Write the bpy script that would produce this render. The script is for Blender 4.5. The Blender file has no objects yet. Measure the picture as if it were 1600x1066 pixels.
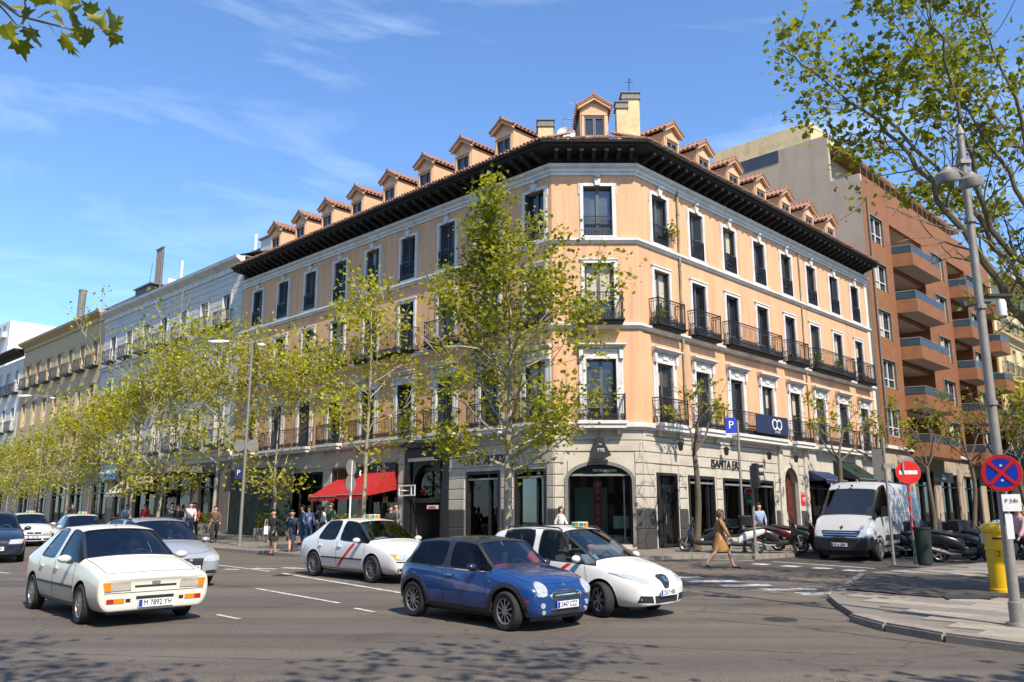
import bpy, bmesh, math, random
from mathutils import Vector, Matrix, noise
from mathutils.bvhtree import BVHTree
R=math.radians; PI=math.pi
SC=bpy.context.scene; COL=SC.collection
# ---------------- camera, sky, sun, exposure ----------------
cam=bpy.data.objects.new('camera',bpy.data.cameras.new('camera')); COL.objects.link(cam)
PITCH=math.atan(278/1323.); cam.location=(0,0,2.0); cam.rotation_euler=(PI/2+PITCH,0,0)
cam.data.sensor_width=36; cam.data.lens=1323*36/1600.; cam.data.clip_end=3000; cam.data.clip_start=.1
SC.camera=cam
SUN=Vector((.48,-.877,1.15)).normalized()          # towards the sun
SUN_EL=math.asin(SUN.z); SUN_AZ=math.atan2(SUN.x,SUN.y)
W=bpy.data.worlds.new('World'); SC.world=W; W.use_nodes=True
nt=W.node_tree; nt.nodes.clear(); N=nt.nodes.new; LK=nt.links.new
out=N('ShaderNodeOutputWorld'); bg=N('ShaderNodeBackground'); bg.inputs['Strength'].default_value=.15
sky=N('ShaderNodeTexSky'); sky.sky_type='NISHITA'; sky.sun_disc=False
sky.sun_elevation=SUN_EL; sky.sun_rotation=SUN_AZ; sky.altitude=600; sky.air_density=1.0; sky.dust_density=.6; sky.ozone_density=2.0
tc=N('ShaderNodeTexCoord'); mp=N('ShaderNodeMapping'); mp.inputs['Scale'].default_value=(1.1,1.1,5.5); mp.inputs['Rotation'].default_value=(R(14),R(22),R(12))
ns=N('ShaderNodeTexNoise'); ns.inputs['Scale'].default_value=1.7; ns.inputs['Detail'].default_value=9; ns.inputs['Roughness'].default_value=.58; ns.inputs['Distortion'].default_value=.6
cr=N('ShaderNodeValToRGB'); cr.color_ramp.elements[0].position=.50; cr.color_ramp.elements[1].position=.95
cr.color_ramp.elements[0].color=(0,0,0,1); cr.color_ramp.elements[1].color=(.55,.55,.55,1)
mx=N('ShaderNodeMixRGB'); mx.inputs[2].default_value=(6.2,6.9,7.6,1)
LK(tc.outputs['Generated'],mp.inputs['Vector']); LK(mp.outputs[0],ns.inputs['Vector']); LK(ns.outputs['Fac'],cr.inputs[0])
LK(cr.outputs[0],mx.inputs[0])
gm=N('ShaderNodeMixRGB'); gm.blend_type='MULTIPLY'; gm.inputs[0].default_value=1; gm.inputs[2].default_value=(.69,.865,1.04,1)
LK(sky.outputs[0],gm.inputs[1]); LK(gm.outputs[0],mx.inputs[1]); LK(mx.outputs[0],bg.inputs[0]); LK(bg.outputs[0],out.inputs[0])
sl=bpy.data.lights.new('sun','SUN'); sl.energy=4.2; sl.angle=R(.5); sl.color=(1,.89,.74)
so=bpy.data.objects.new('sun',sl); COL.objects.link(so); so.rotation_euler=SUN.to_track_quat('Z','Y').to_euler()
so.location=(20,-30,60)
SC.view_settings.view_transform='Standard'; SC.view_settings.look='None'; SC.view_settings.gamma=1
SC.view_settings.use_curve_mapping=False; SC.view_settings.exposure=.80
SC.render.film_transparent=False
SC.cycles.max_bounces=6; SC.cycles.diffuse_bounces=3; SC.cycles.glossy_bounces=3; SC.cycles.transparent_max_bounces=10; SC.cycles.transmission_bounces=4
SC.cycles.use_denoising=True; SC.cycles.caustics_reflective=False; SC.cycles.caustics_refractive=False
# ---------------- helpers ----------------
GS=.02035
def gz(x,y,h=0): return GS*y+h
WM={}
def reg(o,parent,M):
    COL.objects.link(o); WM[o]=M.copy()
    if parent is not None:
        o.parent=parent; o.matrix_local=WM[parent].inverted()@M
    else: o.matrix_world=M
    return o
def tag(o,label=None,cat=None,group=None,kind=None):
    if label: o['label']=label
    if cat: o['category']=cat
    if group: o['group']=group
    if kind: o['kind']=kind
    return o
def empty(name,M,label=None,cat=None,group=None,parent=None):
    o=bpy.data.objects.new(name,None); o.empty_display_size=.3
    return tag(reg(o,parent,M),label,cat,group)
def T(x,y,z=0,rz=0): return Matrix.Translation((x,y,z))@Matrix.Rotation(rz,4,'Z')
def inst(mesh,name,parent,M): return reg(bpy.data.objects.new(name,mesh),parent,M)
def copy_tree(o,M,parent=None,label=None):
    c=o.copy(); reg(c,parent,M)
    if label: c['label']=label
    base=WM[o].inverted()
    for ch in list(o.children): copy_tree(ch,M@base@WM[ch],c)
    return c
class MB:
    def __init__(s): s.v=[];s.f=[];s.m=[]
    def add(s,vs,fs,mi=0,M=None):
        b=len(s.v); s.v+= [tuple(M@Vector(p)) for p in vs] if M is not None else [tuple(p) for p in vs]
        s.f+=[tuple(b+i for i in f) for f in fs]; s.m+=[mi]*len(fs); return s
    def quad(s,a,b,c,d,mi=0): return s.add([a,b,c,d],[(0,1,2,3)],mi)
    def box(s,x0,x1,y0,y1,z0,z1,mi=0,M=None):
        vs=[(x,y,z) for z in (z0,z1) for y in (y0,y1) for x in (x0,x1)]
        return s.add(vs,[(0,2,3,1),(4,5,7,6),(0,1,5,4),(2,6,7,3),(0,4,6,2),(1,3,7,5)],mi,M)
    def cbox(s,x0,x1,y0,y1,z0,z1,c=.02,mi=0,M=None):   # box with chamfered front (y0) edges
        vs=[(x0,y1,z0),(x1,y1,z0),(x1,y1,z1),(x0,y1,z1),(x0,y0+c,z0),(x1,y0+c,z0),(x1,y0+c,z1),(x0,y0+c,z1),
            (x0+c,y0,z0+c),(x1-c,y0,z0+c),(x1-c,y0,z1-c),(x0+c,y0,z1-c)]
        return s.add(vs,[(0,3,2,1),(0,1,5,4),(1,2,6,5),(2,3,7,6),(3,0,4,7),(4,5,9,8),(5,6,10,9),(6,7,11,10),(7,4,8,11),(8,9,10,11)],mi,M)
    def prism(s,poly,y0,y1,mi=0,M=None):               # poly in xz, extruded along y
        n=len(poly); vs=[(x,y0,z) for x,z in poly]+[(x,y1,z) for x,z in poly]
        return s.add(vs,[tuple(range(n)),tuple(range(2*n-1,n-1,-1))]+[(i,i+n,(i+1)%n+n,(i+1)%n) for i in range(n)],mi,M)
    def prismz(s,poly,z0,z1,mi=0,M=None):
        n=len(poly); vs=[(x,y,z0) for x,y in poly]+[(x,y,z1) for x,y in poly]
        return s.add(vs,[tuple(range(n-1,-1,-1)),tuple(range(n,2*n))]+[(i,(i+1)%n,(i+1)%n+n,i+n) for i in range(n)],mi,M)
    def tube(s,pts,rs,n=6,mi=0,cap=True):
        pts=[Vector(p) for p in pts]
        if not hasattr(rs,'__len__'): rs=[rs]*len(pts)
        b=len(s.v); up=None
        for i,p in enumerate(pts):
            d=(pts[min(i+1,len(pts)-1)]-pts[max(i-1,0)]).normalized()
            if up is None:
                up=d.orthogonal().normalized()
            else:
                up=(up-d*up.dot(d)); up=up.normalized() if up.length>1e-5 else d.orthogonal().normalized()
            q=d.cross(up)
            for k in range(n):
                a=2*PI*k/n; s.v.append(tuple(p+(up*math.cos(a)+q*math.sin(a))*rs[i]))
        for i in range(len(pts)-1):
            for k in range(n):
                s.f.append((b+i*n+k,b+i*n+(k+1)%n,b+(i+1)*n+(k+1)%n,b+(i+1)*n+k)); s.m.append(mi)
        if cap:
            s.f.append(tuple(b+k for k in range(n-1,-1,-1))); s.f.append(tuple(b+(len(pts)-1)*n+k for k in range(n))); s.m+=[mi,mi]
        return s
    def lathe(s,prof,n=16,mi=0,M=None,closed=False):     # prof (r,z) about z
        vs=[];fs=[]
        for r,z in prof:
            for k in range(n): a=2*PI*k/n; vs.append((r*math.cos(a),r*math.sin(a),z))
        m=len(prof); rng=m if closed else m-1
        for i in range(rng):
            j=(i+1)%m
            for k in range(n): fs.append((i*n+k,i*n+(k+1)%n,j*n+(k+1)%n,j*n+k))
        return s.add(vs,fs,mi,M)
    def mesh(s,name,mats,smooth=False):
        me=bpy.data.meshes.new(name); me.from_pydata(s.v,[],s.f)
        for m in (mats if isinstance(mats,(list,tuple)) else [mats]): me.materials.append(m)
        if any(s.m): me.polygons.foreach_set('material_index',s.m)
        if smooth: 
            me.polygons.foreach_set('use_smooth',[True]*len(s.f))
            try: me.set_sharp_from_angle(angle=R(40))
            except Exception: pass
        me.update(); return me
    def build(s,name,mats,parent=None,M=Matrix(),smooth=False,**k):
        return tag(reg(bpy.data.objects.new(name,s.mesh(name,mats,smooth)),parent,M),**k)
# ---------------- materials ----------------
def mat(name,c,rough=.7,metal=0,c2=None,scale=4,var=.5,bump=0,bscale=40,spec=.5,coat=0,emit=None,stretch=None,dirt=None):
    m=bpy.data.materials.new(name); m.use_nodes=True; t=m.node_tree; b=t.nodes['Principled BSDF']
    b.inputs['Base Color'].default_value=(*c,1); b.inputs['Roughness'].default_value=rough; b.inputs['Metallic'].default_value=metal
    b.inputs['Specular IOR Level'].default_value=spec; b.inputs['Coat Weight'].default_value=coat; b.inputs['Coat Roughness'].default_value=.04
    tcn=t.nodes.new('ShaderNodeTexCoord')
    def nz(sc,det=5,st=None):
        n=t.nodes.new('ShaderNodeTexNoise'); n.inputs['Scale'].default_value=sc; n.inputs['Detail'].default_value=det; n.inputs['Roughness'].default_value=.62
        if st:
            mpn=t.nodes.new('ShaderNodeMapping'); mpn.inputs['Scale'].default_value=st; t.links.new(tcn.outputs['Object'],mpn.inputs[0]); t.links.new(mpn.outputs[0],n.inputs['Vector'])
        else: t.links.new(tcn.outputs['Object'],n.inputs['Vector'])
        return n
    last=None
    if c2 is not None:
        n=nz(scale,6,stretch); r=t.nodes.new('ShaderNodeValToRGB'); r.color_ramp.elements[0].position=.5-var*.4; r.color_ramp.elements[1].position=.5+var*.4
        r.color_ramp.elements[0].color=(*c,1); r.color_ramp.elements[1].color=(*c2,1); t.links.new(n.outputs['Fac'],r.inputs[0]); t.links.new(r.outputs[0],b.inputs['Base Color']); last=r.outputs[0]
    if dirt is not None and last is not None:
        n=nz(dirt[1],8,dirt[3] if len(dirt)>3 else None); r=t.nodes.new('ShaderNodeValToRGB'); r.color_ramp.elements[0].position=.45; r.color_ramp.elements[1].position=.70
        r.color_ramp.elements[0].color=(0,0,0,1); r.color_ramp.elements[1].color=(dirt[2],)*3+(1,)
        x=t.nodes.new('ShaderNodeMixRGB'); x.inputs[2].default_value=(*dirt[0],1); t.links.new(r.outputs[0],x.inputs[0]); t.links.new(n.outputs['Fac'],r.inputs[0])
        t.links.new(last,x.inputs[1]); t.links.new(x.outputs[0],b.inputs['Base Color'])
    if bump:
        n=nz(bscale,4); bp=t.nodes.new('ShaderNodeBump'); bp.inputs['Strength'].default_value=bump; bp.inputs['Distance'].default_value=.02
        t.links.new(n.outputs['Fac'],bp.inputs['Height']); t.links.new(bp.outputs[0],b.inputs['Normal'])
    if emit: b.inputs['Emission Color'].default_value=(*emit[0],1); b.inputs['Emission Strength'].default_value=emit[1]
    return m
def glassmat(name,tint,ior=1.5,rough=.015,add=.04):
    m=bpy.data.materials.new(name); m.use_nodes=True; t=m.node_tree; t.nodes.clear()
    o=t.nodes.new('ShaderNodeOutputMaterial'); a=t.nodes.new('ShaderNodeBsdfTransparent'); g=t.nodes.new('ShaderNodeBsdfGlossy'); x=t.nodes.new('ShaderNodeMixShader'); f=t.nodes.new('ShaderNodeFresnel')
    a.inputs[0].default_value=(*tint,1); g.inputs['Roughness'].default_value=rough; f.inputs[0].default_value=ior; g.inputs[0].default_value=(.95,.97,1,1)
    ad=t.nodes.new('ShaderNodeMath'); ad.operation='ADD'; ad.use_clamp=True; ad.inputs[1].default_value=add
    t.links.new(f.outputs[0],ad.inputs[0]); t.links.new(ad.outputs[0],x.inputs[0]); t.links.new(a.outputs[0],x.inputs[1]); t.links.new(g.outputs[0],x.inputs[2]); t.links.new(x.outputs[0],o.inputs[0])
    return m
def leafmat(name,c,c2,tr):
    m=bpy.data.materials.new(name); m.use_nodes=True; t=m.node_tree; t.nodes.clear()
    o=t.nodes.new('ShaderNodeOutputMaterial'); d=t.nodes.new('ShaderNodeBsdfPrincipled'); d.inputs['Roughness'].default_value=.5; d.inputs['Specular IOR Level'].default_value=.35
    tl=t.nodes.new('ShaderNodeBsdfTranslucent'); x=t.nodes.new('ShaderNodeMixShader'); x.inputs[0].default_value=.42
    g=t.nodes.new('ShaderNodeNewGeometry'); r=t.nodes.new('ShaderNodeValToRGB'); r.color_ramp.elements[0].color=(*c,1); r.color_ramp.elements[1].color=(*c2,1)
    t.links.new(g.outputs['Random Per Island'],r.inputs[0]); t.links.new(r.outputs[0],d.inputs['Base Color'])
    mu=t.nodes.new('ShaderNodeMixRGB'); mu.blend_type='MULTIPLY'; mu.inputs[0].default_value=1; mu.inputs[2].default_value=(*tr,1); t.links.new(r.outputs[0],mu.inputs[1]); t.links.new(mu.outputs[0],tl.inputs[0])
    t.links.new(d.outputs[0],x.inputs[1]); t.links.new(tl.outputs[0],x.inputs[2]); t.links.new(x.outputs[0],o.inputs[0])
    return m
K={}
K['peach']=mat('peach_render',(.64,.345,.180),.85,c2=(.70,.395,.22),scale=.7,var=.9,bump=.12,bscale=9,dirt=((.40,.235,.14),.9,.75,(2.6,2.6,.22)))
K['white']=mat('white_trim',(.56,.545,.515),.7,c2=(.68,.665,.635),scale=3,var=.8,bump=.1,bscale=25,dirt=((.34,.31,.27),1.6,.5))
K['stone']=mat('cream_stone',(.46,.415,.335),.75,c2=(.53,.48,.40),scale=.8,var=.9,bump=.15,bscale=30,dirt=((.3,.26,.2),2.0,.5))
K['granite']=mat('dark_granite',(.032,.030,.029),.6,c2=(.065,.062,.058),scale=60,var=.6,bump=.1,bscale=60)
K['black_wood']=mat('black_painted_wood',(.007,.006,.005),.8,c2=(.016,.014,.012),scale=4,bump=.2,bscale=20)
K['iron']=mat('black_iron',(.012,.012,.013),.45,c2=(.03,.03,.032),scale=12,metal=.2)
K['shutter']=mat('slate_shutter',(.035,.043,.05),.5,c2=(.06,.07,.08),scale=3)
K['shutterb']=mat('grey_shutter',(.10,.11,.12),.5,c2=(.15,.16,.17),scale=3)
K['wframe']=mat('grey_window_frame',(.10,.10,.10),.5)
K['wfwhite']=mat('white_window_frame',(.62,.61,.58),.5)
K['pane']=mat('dark_window_glass',(.012,.016,.02),.04,spec=.9,c2=(.035,.04,.045),scale=.6,var=.4)
K['pane2']=mat('sky_reflecting_window_glass',(.03,.04,.05),.10,spec=1.0,c2=(.09,.11,.13),scale=.8,var=.4)  # lighter bluish base colour stands in for the reflected sky
K['curtain']=mat('cream_curtain',(.42,.37,.28),.9,c2=(.5,.45,.35),scale=6,stretch=(20,20,.3))
K['tile']=mat('clay_roof_tile',(.23,.09,.055),.85,c2=(.42,.24,.155),scale=7,var=.8,bump=.3,bscale=30,dirt=((.12,.08,.06),5,.7))
K['dormer']=mat('orange_dormer_render',(.56,.34,.19),.85,c2=(.62,.40,.24),scale=1.5,bump=.1,bscale=15)
K['chim']=mat('cream_chimney_render',(.60,.46,.24),.85,c2=(.66,.52,.29),scale=1.5,bump=.1,bscale=15,dirt=((.3,.23,.14),2,.5))
K['lead']=mat('grey_lead',(.12,.115,.105),.6,c2=(.19,.18,.16),scale=6)
K['greyrender']=mat('pale_grey_stone_render',(.50,.475,.435),.8,c2=(.59,.565,.52),scale=1.2,bump=.1,bscale=12,dirt=((.28,.28,.28),1.1,.5))
K['beige']=mat('ochre_beige_render',(.46,.34,.185),.85,c2=(.52,.39,.22),scale=1,bump=.1,bscale=12,dirt=((.3,.22,.13),1,.5))
K['pale']=mat('pale_cream_render',(.58,.54,.46),.85,c2=(.63,.59,.52),scale=1,bump=.1,bscale=12)
K['brick']=mat('orange_brick_wall',(.20,.080,.030),.85,c2=(.265,.11,.043),scale=1.6,bump=.2,bscale=50,dirt=((.17,.065,.03),.9,.65))
K['flank']=mat('grey_beige_flank_render',(.36,.29,.215),.9,c2=(.42,.345,.26),scale=.4,bump=.1,bscale=8,dirt=((.26,.22,.18),.5,.6,(2,2,.4)))
K['soffit']=mat('grey_soffit',(.42,.39,.36),.8)
K['balglass']=mat('blue_balcony_glass',(.02,.032,.036),.3,spec=.4,c2=(.04,.055,.06),scale=1)
K['yellowst']=mat('yellow_cream_stone',(.56,.47,.27),.8,c2=(.62,.53,.33),scale=1.2,bump=.2,bscale=10)
K['dark']=mat('dark_shop_front',(.008,.009,.009),.5,c2=(.018,.018,.018),scale=3)
K['inner']=mat('shop_interior',(.05,.048,.042),.8,c2=(.13,.12,.10),scale=1.3)
K['mint']=mat('mint_shop_panel',(.30,.40,.35),.5,c2=(.36,.46,.41),scale=2)
K['shopglass']=glassmat('shop_glass',(.66,.74,.72),1.42,.01,.0)
K['carglass']=glassmat('car_glass',(.66,.71,.71),1.45,.012,.06)
K['sideglass']=glassmat('car_side_glass',(.50,.53,.50),1.32,.015,.0)
K['lensglass']=glassmat('lamp_lens_glass',(.9,.92,.95),1.5,.02,.05)
K['red']=mat('red_fabric',(.30,.007,.009),.75,c2=(.40,.016,.014),scale=3)
K['redsign']=mat('red_sign_paint',(.62,.012,.01),.4,c2=(.66,.02,.016),scale=6)
K['signwhite']=mat('white_sign_paint',(.78,.78,.78),.4,c2=(.7,.7,.69),scale=7)
K['signblue']=mat('blue_sign_paint',(.012,.035,.36),.4,c2=(.015,.045,.42),scale=8)
K['cyanblue']=mat('cyan_blue_sign',(.01,.13,.30),.4,c2=(.012,.16,.36),scale=8)
K['navy']=mat('navy_banner',(.01,.018,.06),.7,c2=(.014,.025,.08),scale=4)
K['green']=mat('dark_green_hoarding',(.004,.013,.009),.8,c2=(.007,.020,.014),scale=1.2,dirt=((.012,.022,.017),2,.5))
K['steel']=mat('galvanised_steel',(.21,.195,.17),.5,metal=.25,c2=(.29,.27,.24),scale=5,bump=.05,bscale=60)
K['yellow']=mat('yellow_postbox_paint',(.72,.42,.004),.35,c2=(.78,.47,.008),scale=3,coat=.3)
K['asphalt']=None
K['bark']=mat('plane_bark',(.20,.17,.11),.9,c2=(.40,.36,.25),scale=5,var=.35,bump=.5,bscale=14,stretch=(1,1,.35))
K['barko']=mat('olive_bark',(.085,.075,.04),.9,c2=(.19,.165,.10),scale=6,var=.6,bump=.4,bscale=14)
K['barkd']=mat('dark_bark',(.07,.055,.04),.9,c2=(.15,.12,.085),scale=6,var=.6,bump=.5,bscale=14)
K['leaf']=leafmat('spring_leaf',(.12,.135,.010),(.34,.33,.022),(1.9,1.85,1.0))
K['leafy']=leafmat('yellow_spring_leaf',(.185,.19,.010),(.46,.43,.028),(1.8,1.75,.9))
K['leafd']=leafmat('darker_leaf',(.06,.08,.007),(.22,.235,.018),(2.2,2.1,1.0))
K['tyre']=mat('tyre_rubber',(.012,.012,.012),.85,c2=(.022,.021,.02),scale=20)
K['rim']=mat('alloy_rim',(.30,.30,.30),.32,metal=.8,c2=(.38,.38,.38),scale=8)
K['plastic']=mat('black_plastic',(.015,.015,.016),.5,c2=(.022,.022,.023),scale=20)
K['chrome']=mat('chrome',(.7,.7,.7),.1,metal=1)
K['amber']=mat('amber_lens',(.75,.22,.01),.15,coat=.6)
K['redlens']=mat('red_lens',(.4,.01,.008),.15,coat=.6)
K['lamp']=mat('headlight_glass',(.42,.44,.45),.12,metal=.35,c2=(.62,.64,.65),scale=25,coat=1)
K['lampy']=mat('aged_headlight_glass',(.45,.40,.30),.15,metal=.3,c2=(.65,.6,.5),scale=25,coat=.8)
K['seat']=mat('dark_seat_fabric',(.07,.07,.072),.9,c2=(.10,.10,.10),scale=6)
K['skin']=mat('skin',(.50,.27,.18),.55); K['hair']=mat('dark_hair',(.025,.015,.01),.6); K['hairg']=mat('auburn_hair',(.20,.08,.03),.6)
def paint(name,c,coat=.8,rough=.28,metal=0,c2=None): return mat(name,c,rough,metal,c2=c2 or tuple(x*.93 for x in c),scale=1.5,coat=coat)
# ---------------- ground ----------------
aL=R(-45.7); aR=R(44.3)
dL=Vector((math.sin(aL),math.cos(aL))); dR=Vector((math.sin(aR),math.cos(aR))); nL=Vector((-dR.x,-dR.y)); nR=Vector((-dL.x,-dL.y))
CRp=Vector((5.30,34.54)); CLp=Vector((1.70,34.54))
MR=T(CRp.x,CRp.y,0,R(45.7)); ML=T(CLp.x,CLp.y,0,R(-44.3)); MC=T(CRp.x,CRp.y,0,0)
def ptL(s,d): p=CLp+dL*s+nL*d; return (p.x,p.y)
def ptR(s,d): p=CRp+dR*s+nR*d; return (p.x,p.y)
TILT=Matrix.Rotation(math.atan(GS),4,'X')
def onground(x,y,rz=0,h=0): return Matrix.Translation((x,y,gz(x,y,h)))@TILT@Matrix.Rotation(rz,4,'Z')
def asphalt(name,c,c2):
    m=mat(name,c,.88,c2=c2,scale=.35,var=.9,bump=.0)
    t=m.node_tree; b=t.nodes['Principled BSDF']; tcn=t.nodes.new('ShaderNodeTexCoord')
    src=b.inputs['Base Color'].links[0].from_socket
    def noise_(sc,det): n=t.nodes.new('ShaderNodeTexNoise'); n.inputs['Scale'].default_value=sc; n.inputs['Detail'].default_value=det; t.links.new(tcn.outputs['Object'],n.inputs['Vector']); return n
    g=noise_(55,6); r=t.nodes.new('ShaderNodeValToRGB'); r.color_ramp.elements[0].position=.36; r.color_ramp.elements[1].position=.68; r.color_ramp.elements[0].color=(.62,.6,.58,1); r.color_ramp.elements[1].color=(1.4,1.38,1.34,1)
    t.links.new(g.outputs[0],r.inputs[0]); m1=t.nodes.new('ShaderNodeMixRGB'); m1.blend_type='MULTIPLY'; m1.inputs[0].default_value=1; t.links.new(src,m1.inputs[1]); t.links.new(r.outputs[0],m1.inputs[2])
    # tyre-polished bands and stains running along the avenue
    mpn=t.nodes.new('ShaderNodeMapping'); mpn.inputs['Rotation'].default_value=(0,0,R(44.3)); mpn.inputs['Scale'].default_value=(.06,.9,1); t.links.new(tcn.outputs['Object'],mpn.inputs[0])
    n2=t.nodes.new('ShaderNodeTexNoise'); n2.inputs['Scale'].default_value=1.3; n2.inputs['Detail'].default_value=5; t.links.new(mpn.outputs[0],n2.inputs['Vector'])
    r2=t.nodes.new('ShaderNodeValToRGB'); r2.color_ramp.elements[0].position=.35; r2.color_ramp.elements[1].position=.65; r2.color_ramp.elements[0].color=(.70,.70,.71,1); r2.color_ramp.elements[1].color=(1.18,1.15,1.10,1); t.links.new(n2.outputs[0],r2.inputs[0])
    m2=t.nodes.new('ShaderNodeMixRGB'); m2.blend_type='MULTIPLY'; m2.inputs[0].default_value=1; t.links.new(m1.outputs[0],m2.inputs[1]); t.links.new(r2.outputs[0],m2.inputs[2])
    v=t.nodes.new('ShaderNodeTexVoronoi'); v.feature='DISTANCE_TO_EDGE'; v.inputs['Scale'].default_value=.23; nd=noise_(.9,6); va=t.nodes.new('ShaderNodeMixRGB'); va.blend_type='LINEAR_LIGHT'; va.inputs[0].default_value=.55
    t.links.new(tcn.outputs['Object'],va.inputs[1]); t.links.new(nd.outputs['Color'],va.inputs[2]); t.links.new(va.outputs[0],v.inputs['Vector'])
    r3=t.nodes.new('ShaderNodeValToRGB'); r3.color_ramp.elements[0].position=.0; r3.color_ramp.elements[1].position=.006; r3.color_ramp.elements[0].color=(.5,.5,.5,1); r3.color_ramp.elements[1].color=(1,1,1,1); t.links.new(v.outputs['Distance'],r3.inputs[0])
    m3=t.nodes.new('ShaderNodeMixRGB'); m3.blend_type='MULTIPLY'; m3.inputs[0].default_value=.75; t.links.new(m2.outputs[0],m3.inputs[1]); t.links.new(r3.outputs[0],m3.inputs[2])
    n4=noise_(.75,7); r4=t.nodes.new('ShaderNodeValToRGB'); r4.color_ramp.elements[0].position=.60; r4.color_ramp.elements[1].position=.76; r4.color_ramp.elements[0].color=(1,1,1,1); r4.color_ramp.elements[1].color=(.52,.5,.49,1); t.links.new(n4.outputs[0],r4.inputs[0])
    m4=t.nodes.new('ShaderNodeMixRGB'); m4.blend_type='MULTIPLY'; m4.inputs[0].default_value=1; t.links.new(m3.outputs[0],m4.inputs[1]); t.links.new(r4.outputs[0],m4.inputs[2])
    t.links.new(m4.outputs[0],b.inputs['Base Color'])
    bp=t.nodes.new('ShaderNodeBump'); bp.inputs['Strength'].default_value=.5; bp.inputs['Distance'].default_value=.012; t.links.new(g.outputs[0],bp.inputs['Height']); t.links.new(bp.outputs[0],b.inputs['Normal'])
    return m
K['asphalt']=asphalt('avenue_asphalt',(.088,.075,.063),(.128,.110,.093))
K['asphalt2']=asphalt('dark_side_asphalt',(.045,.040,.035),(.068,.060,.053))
K['pave']=mat('pavement_concrete',(.15,.128,.104),.85,c2=(.205,.178,.146),scale=1.2,bump=.2,bscale=30,dirt=((.1,.09,.08),1.5,.6))
K['kerb']=mat('granite_kerb',(.21,.185,.15),.8,c2=(.30,.265,.22),scale=5,bump=.3,bscale=40,dirt=((.12,.11,.1),3,.6))
K['slab']=[mat('slab_%s'%n,c,.8,c2=tuple(x*1.2 for x in c),scale=3,bump=.25,bscale=35,dirt=((.12,.11,.095),2.5,.6)) for n,c in (('cream',(.275,.245,.20)),('grey',(.175,.158,.135)),('warm',(.235,.205,.165)))]
K['mark']=mat('worn_road_paint',(.62,.60,.56),.7,c2=(.30,.27,.24),scale=5,var=.35,bump=.1,bscale=40)
K['tar']=mat('tar_seam',(.018,.017,.016),.6,c2=(.035,.033,.03),scale=6)
def sheet(name,poly,h,m,parent=None,kind=None,**k):
    mb=MB(); mb.add([(x,y,gz(x,y,h)) for x,y in poly],[tuple(range(len(poly)))])
    o=mb.build(name,m,parent,Matrix(),**k)
    if kind: o['kind']=kind
    return o
def slabpoly(name,poly,h0,h1,m,kind='structure'):
    mb=MB(); n=len(poly); vs=[(x,y,gz(x,y,h0)) for x,y in poly]+[(x,y,gz(x,y,h1)) for x,y in poly]
    mb.add(vs,[tuple(range(n,2*n))]+[(i,(i+1)%n,(i+1)%n+n,i+n) for i in range(n)])
    o=mb.build(name,m); o['kind']=kind; return o
ground=MB(); g=[-400,-120,-40,0,40,120,400]; gy=[-120,-30,0,30,80,200,500]
for i in range(6):
    for j in range(6): ground.quad(*[(x,y,gz(x,y)) for x,y in ((g[i],gy[j]),(g[i+1],gy[j]),(g[i+1],gy[j+1]),(g[i],gy[j+1]))])
ground.build('road',K['asphalt'],kind='structure')
# side street surface (older, darker asphalt) between the two pavements
sheet('side_street',[ptR(-1,5.4),ptR(95,5.4),ptR(95,12.6),ptR(1,12.6),(6.3,21.5),(4.3,24.0),ptR(-5.5,5.6)],.004,K['asphalt2'],kind='structure')
LK_=8.7
farpave=[ptL(130,0),ptL(130,LK_),ptL(4.8,LK_),ptL(1.5,LK_-.3),(-3.2,28.0),(-1.2,27.2),(1.0,27.3),(3.0,28.6),(5.5,30.6),(7.1,31.2),(8.4,30.6),ptR(1.0,5.3),ptR(95,5.3),ptR(95,0),ptR(0,0),ptL(0,0)]
slabpoly('pavement',farpave[::-1][::-1],-.05,.12,K['pave'])
def kerb_run(pts,parent,h=.13,w=.28,L=1.0,m=None):
    for (x0,y0),(x1,y1) in zip(pts[:-1],pts[1:]):
        v=Vector((x1-x0,y1-y0)); n=max(1,round(v.length/L)); l=v.length/n; a=math.atan2(v.y,v.x)
        key=('kerb',round(l,2),w,h)
        if key not in K:
            mb=MB(); c=.012
            mb.prism([(c,-.05),(l-c,-.05),(l-c,h),(c,h)],-w/2,w/2-.03); mb.prism([(c,-.05),(l-c,-.05),(l-c,h-.03),(c,h-.03)],w/2-.03,w/2)
            K[key]=mb.mesh('kerb_stone',m or K['kerb'])
        for i in range(n):
            p=Vector((x0,y0))+v*(i/n); M=Matrix.Translation((p.x,p.y,gz(p.x,p.y)+random.uniform(-.004,.004)))@TILT@Matrix.Rotation(a,4,'Z')
            inst(K[key],'kerb_stone',parent,M)
random.seed(3)
pav=bpy.data.objects['pavement']
kerb_run([ptL(36,LK_),ptL(4.8,LK_),ptL(1.5,LK_-.3),(-3.2,28.0),(-1.2,27.2),(1.0,27.3),(3.0,28.6),(5.5,30.6),(7.1,31.2),(8.4,30.6),ptR(1.0,5.3),ptR(30,5.3)],pav)
# near corner pavement on the right, with separate slabs
near=[(6.5,18.1),(6.15,16.6),(5.85,15.0),(5.95,13.9),(6.35,12.9),(7.0,12.0),(7.9,11.2),(10,9.2),(20,-.5),(60,-40),(80,20),ptR(60,30),ptR(60,12.5),ptR(6,12.5),(9.3,23.5)]
npv=slabpoly('near_pavement',near,-.05,.10,K['pave'])
kerb_run([(10.8,8.4),(7.9,11.2),(7.0,12.0),(6.35,12.9),(5.95,13.9),(5.85,15.0)],npv,h=.135,w=.3,L=.9)
def ramp(name,a,b,h0,h1,w):
    pass
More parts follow.
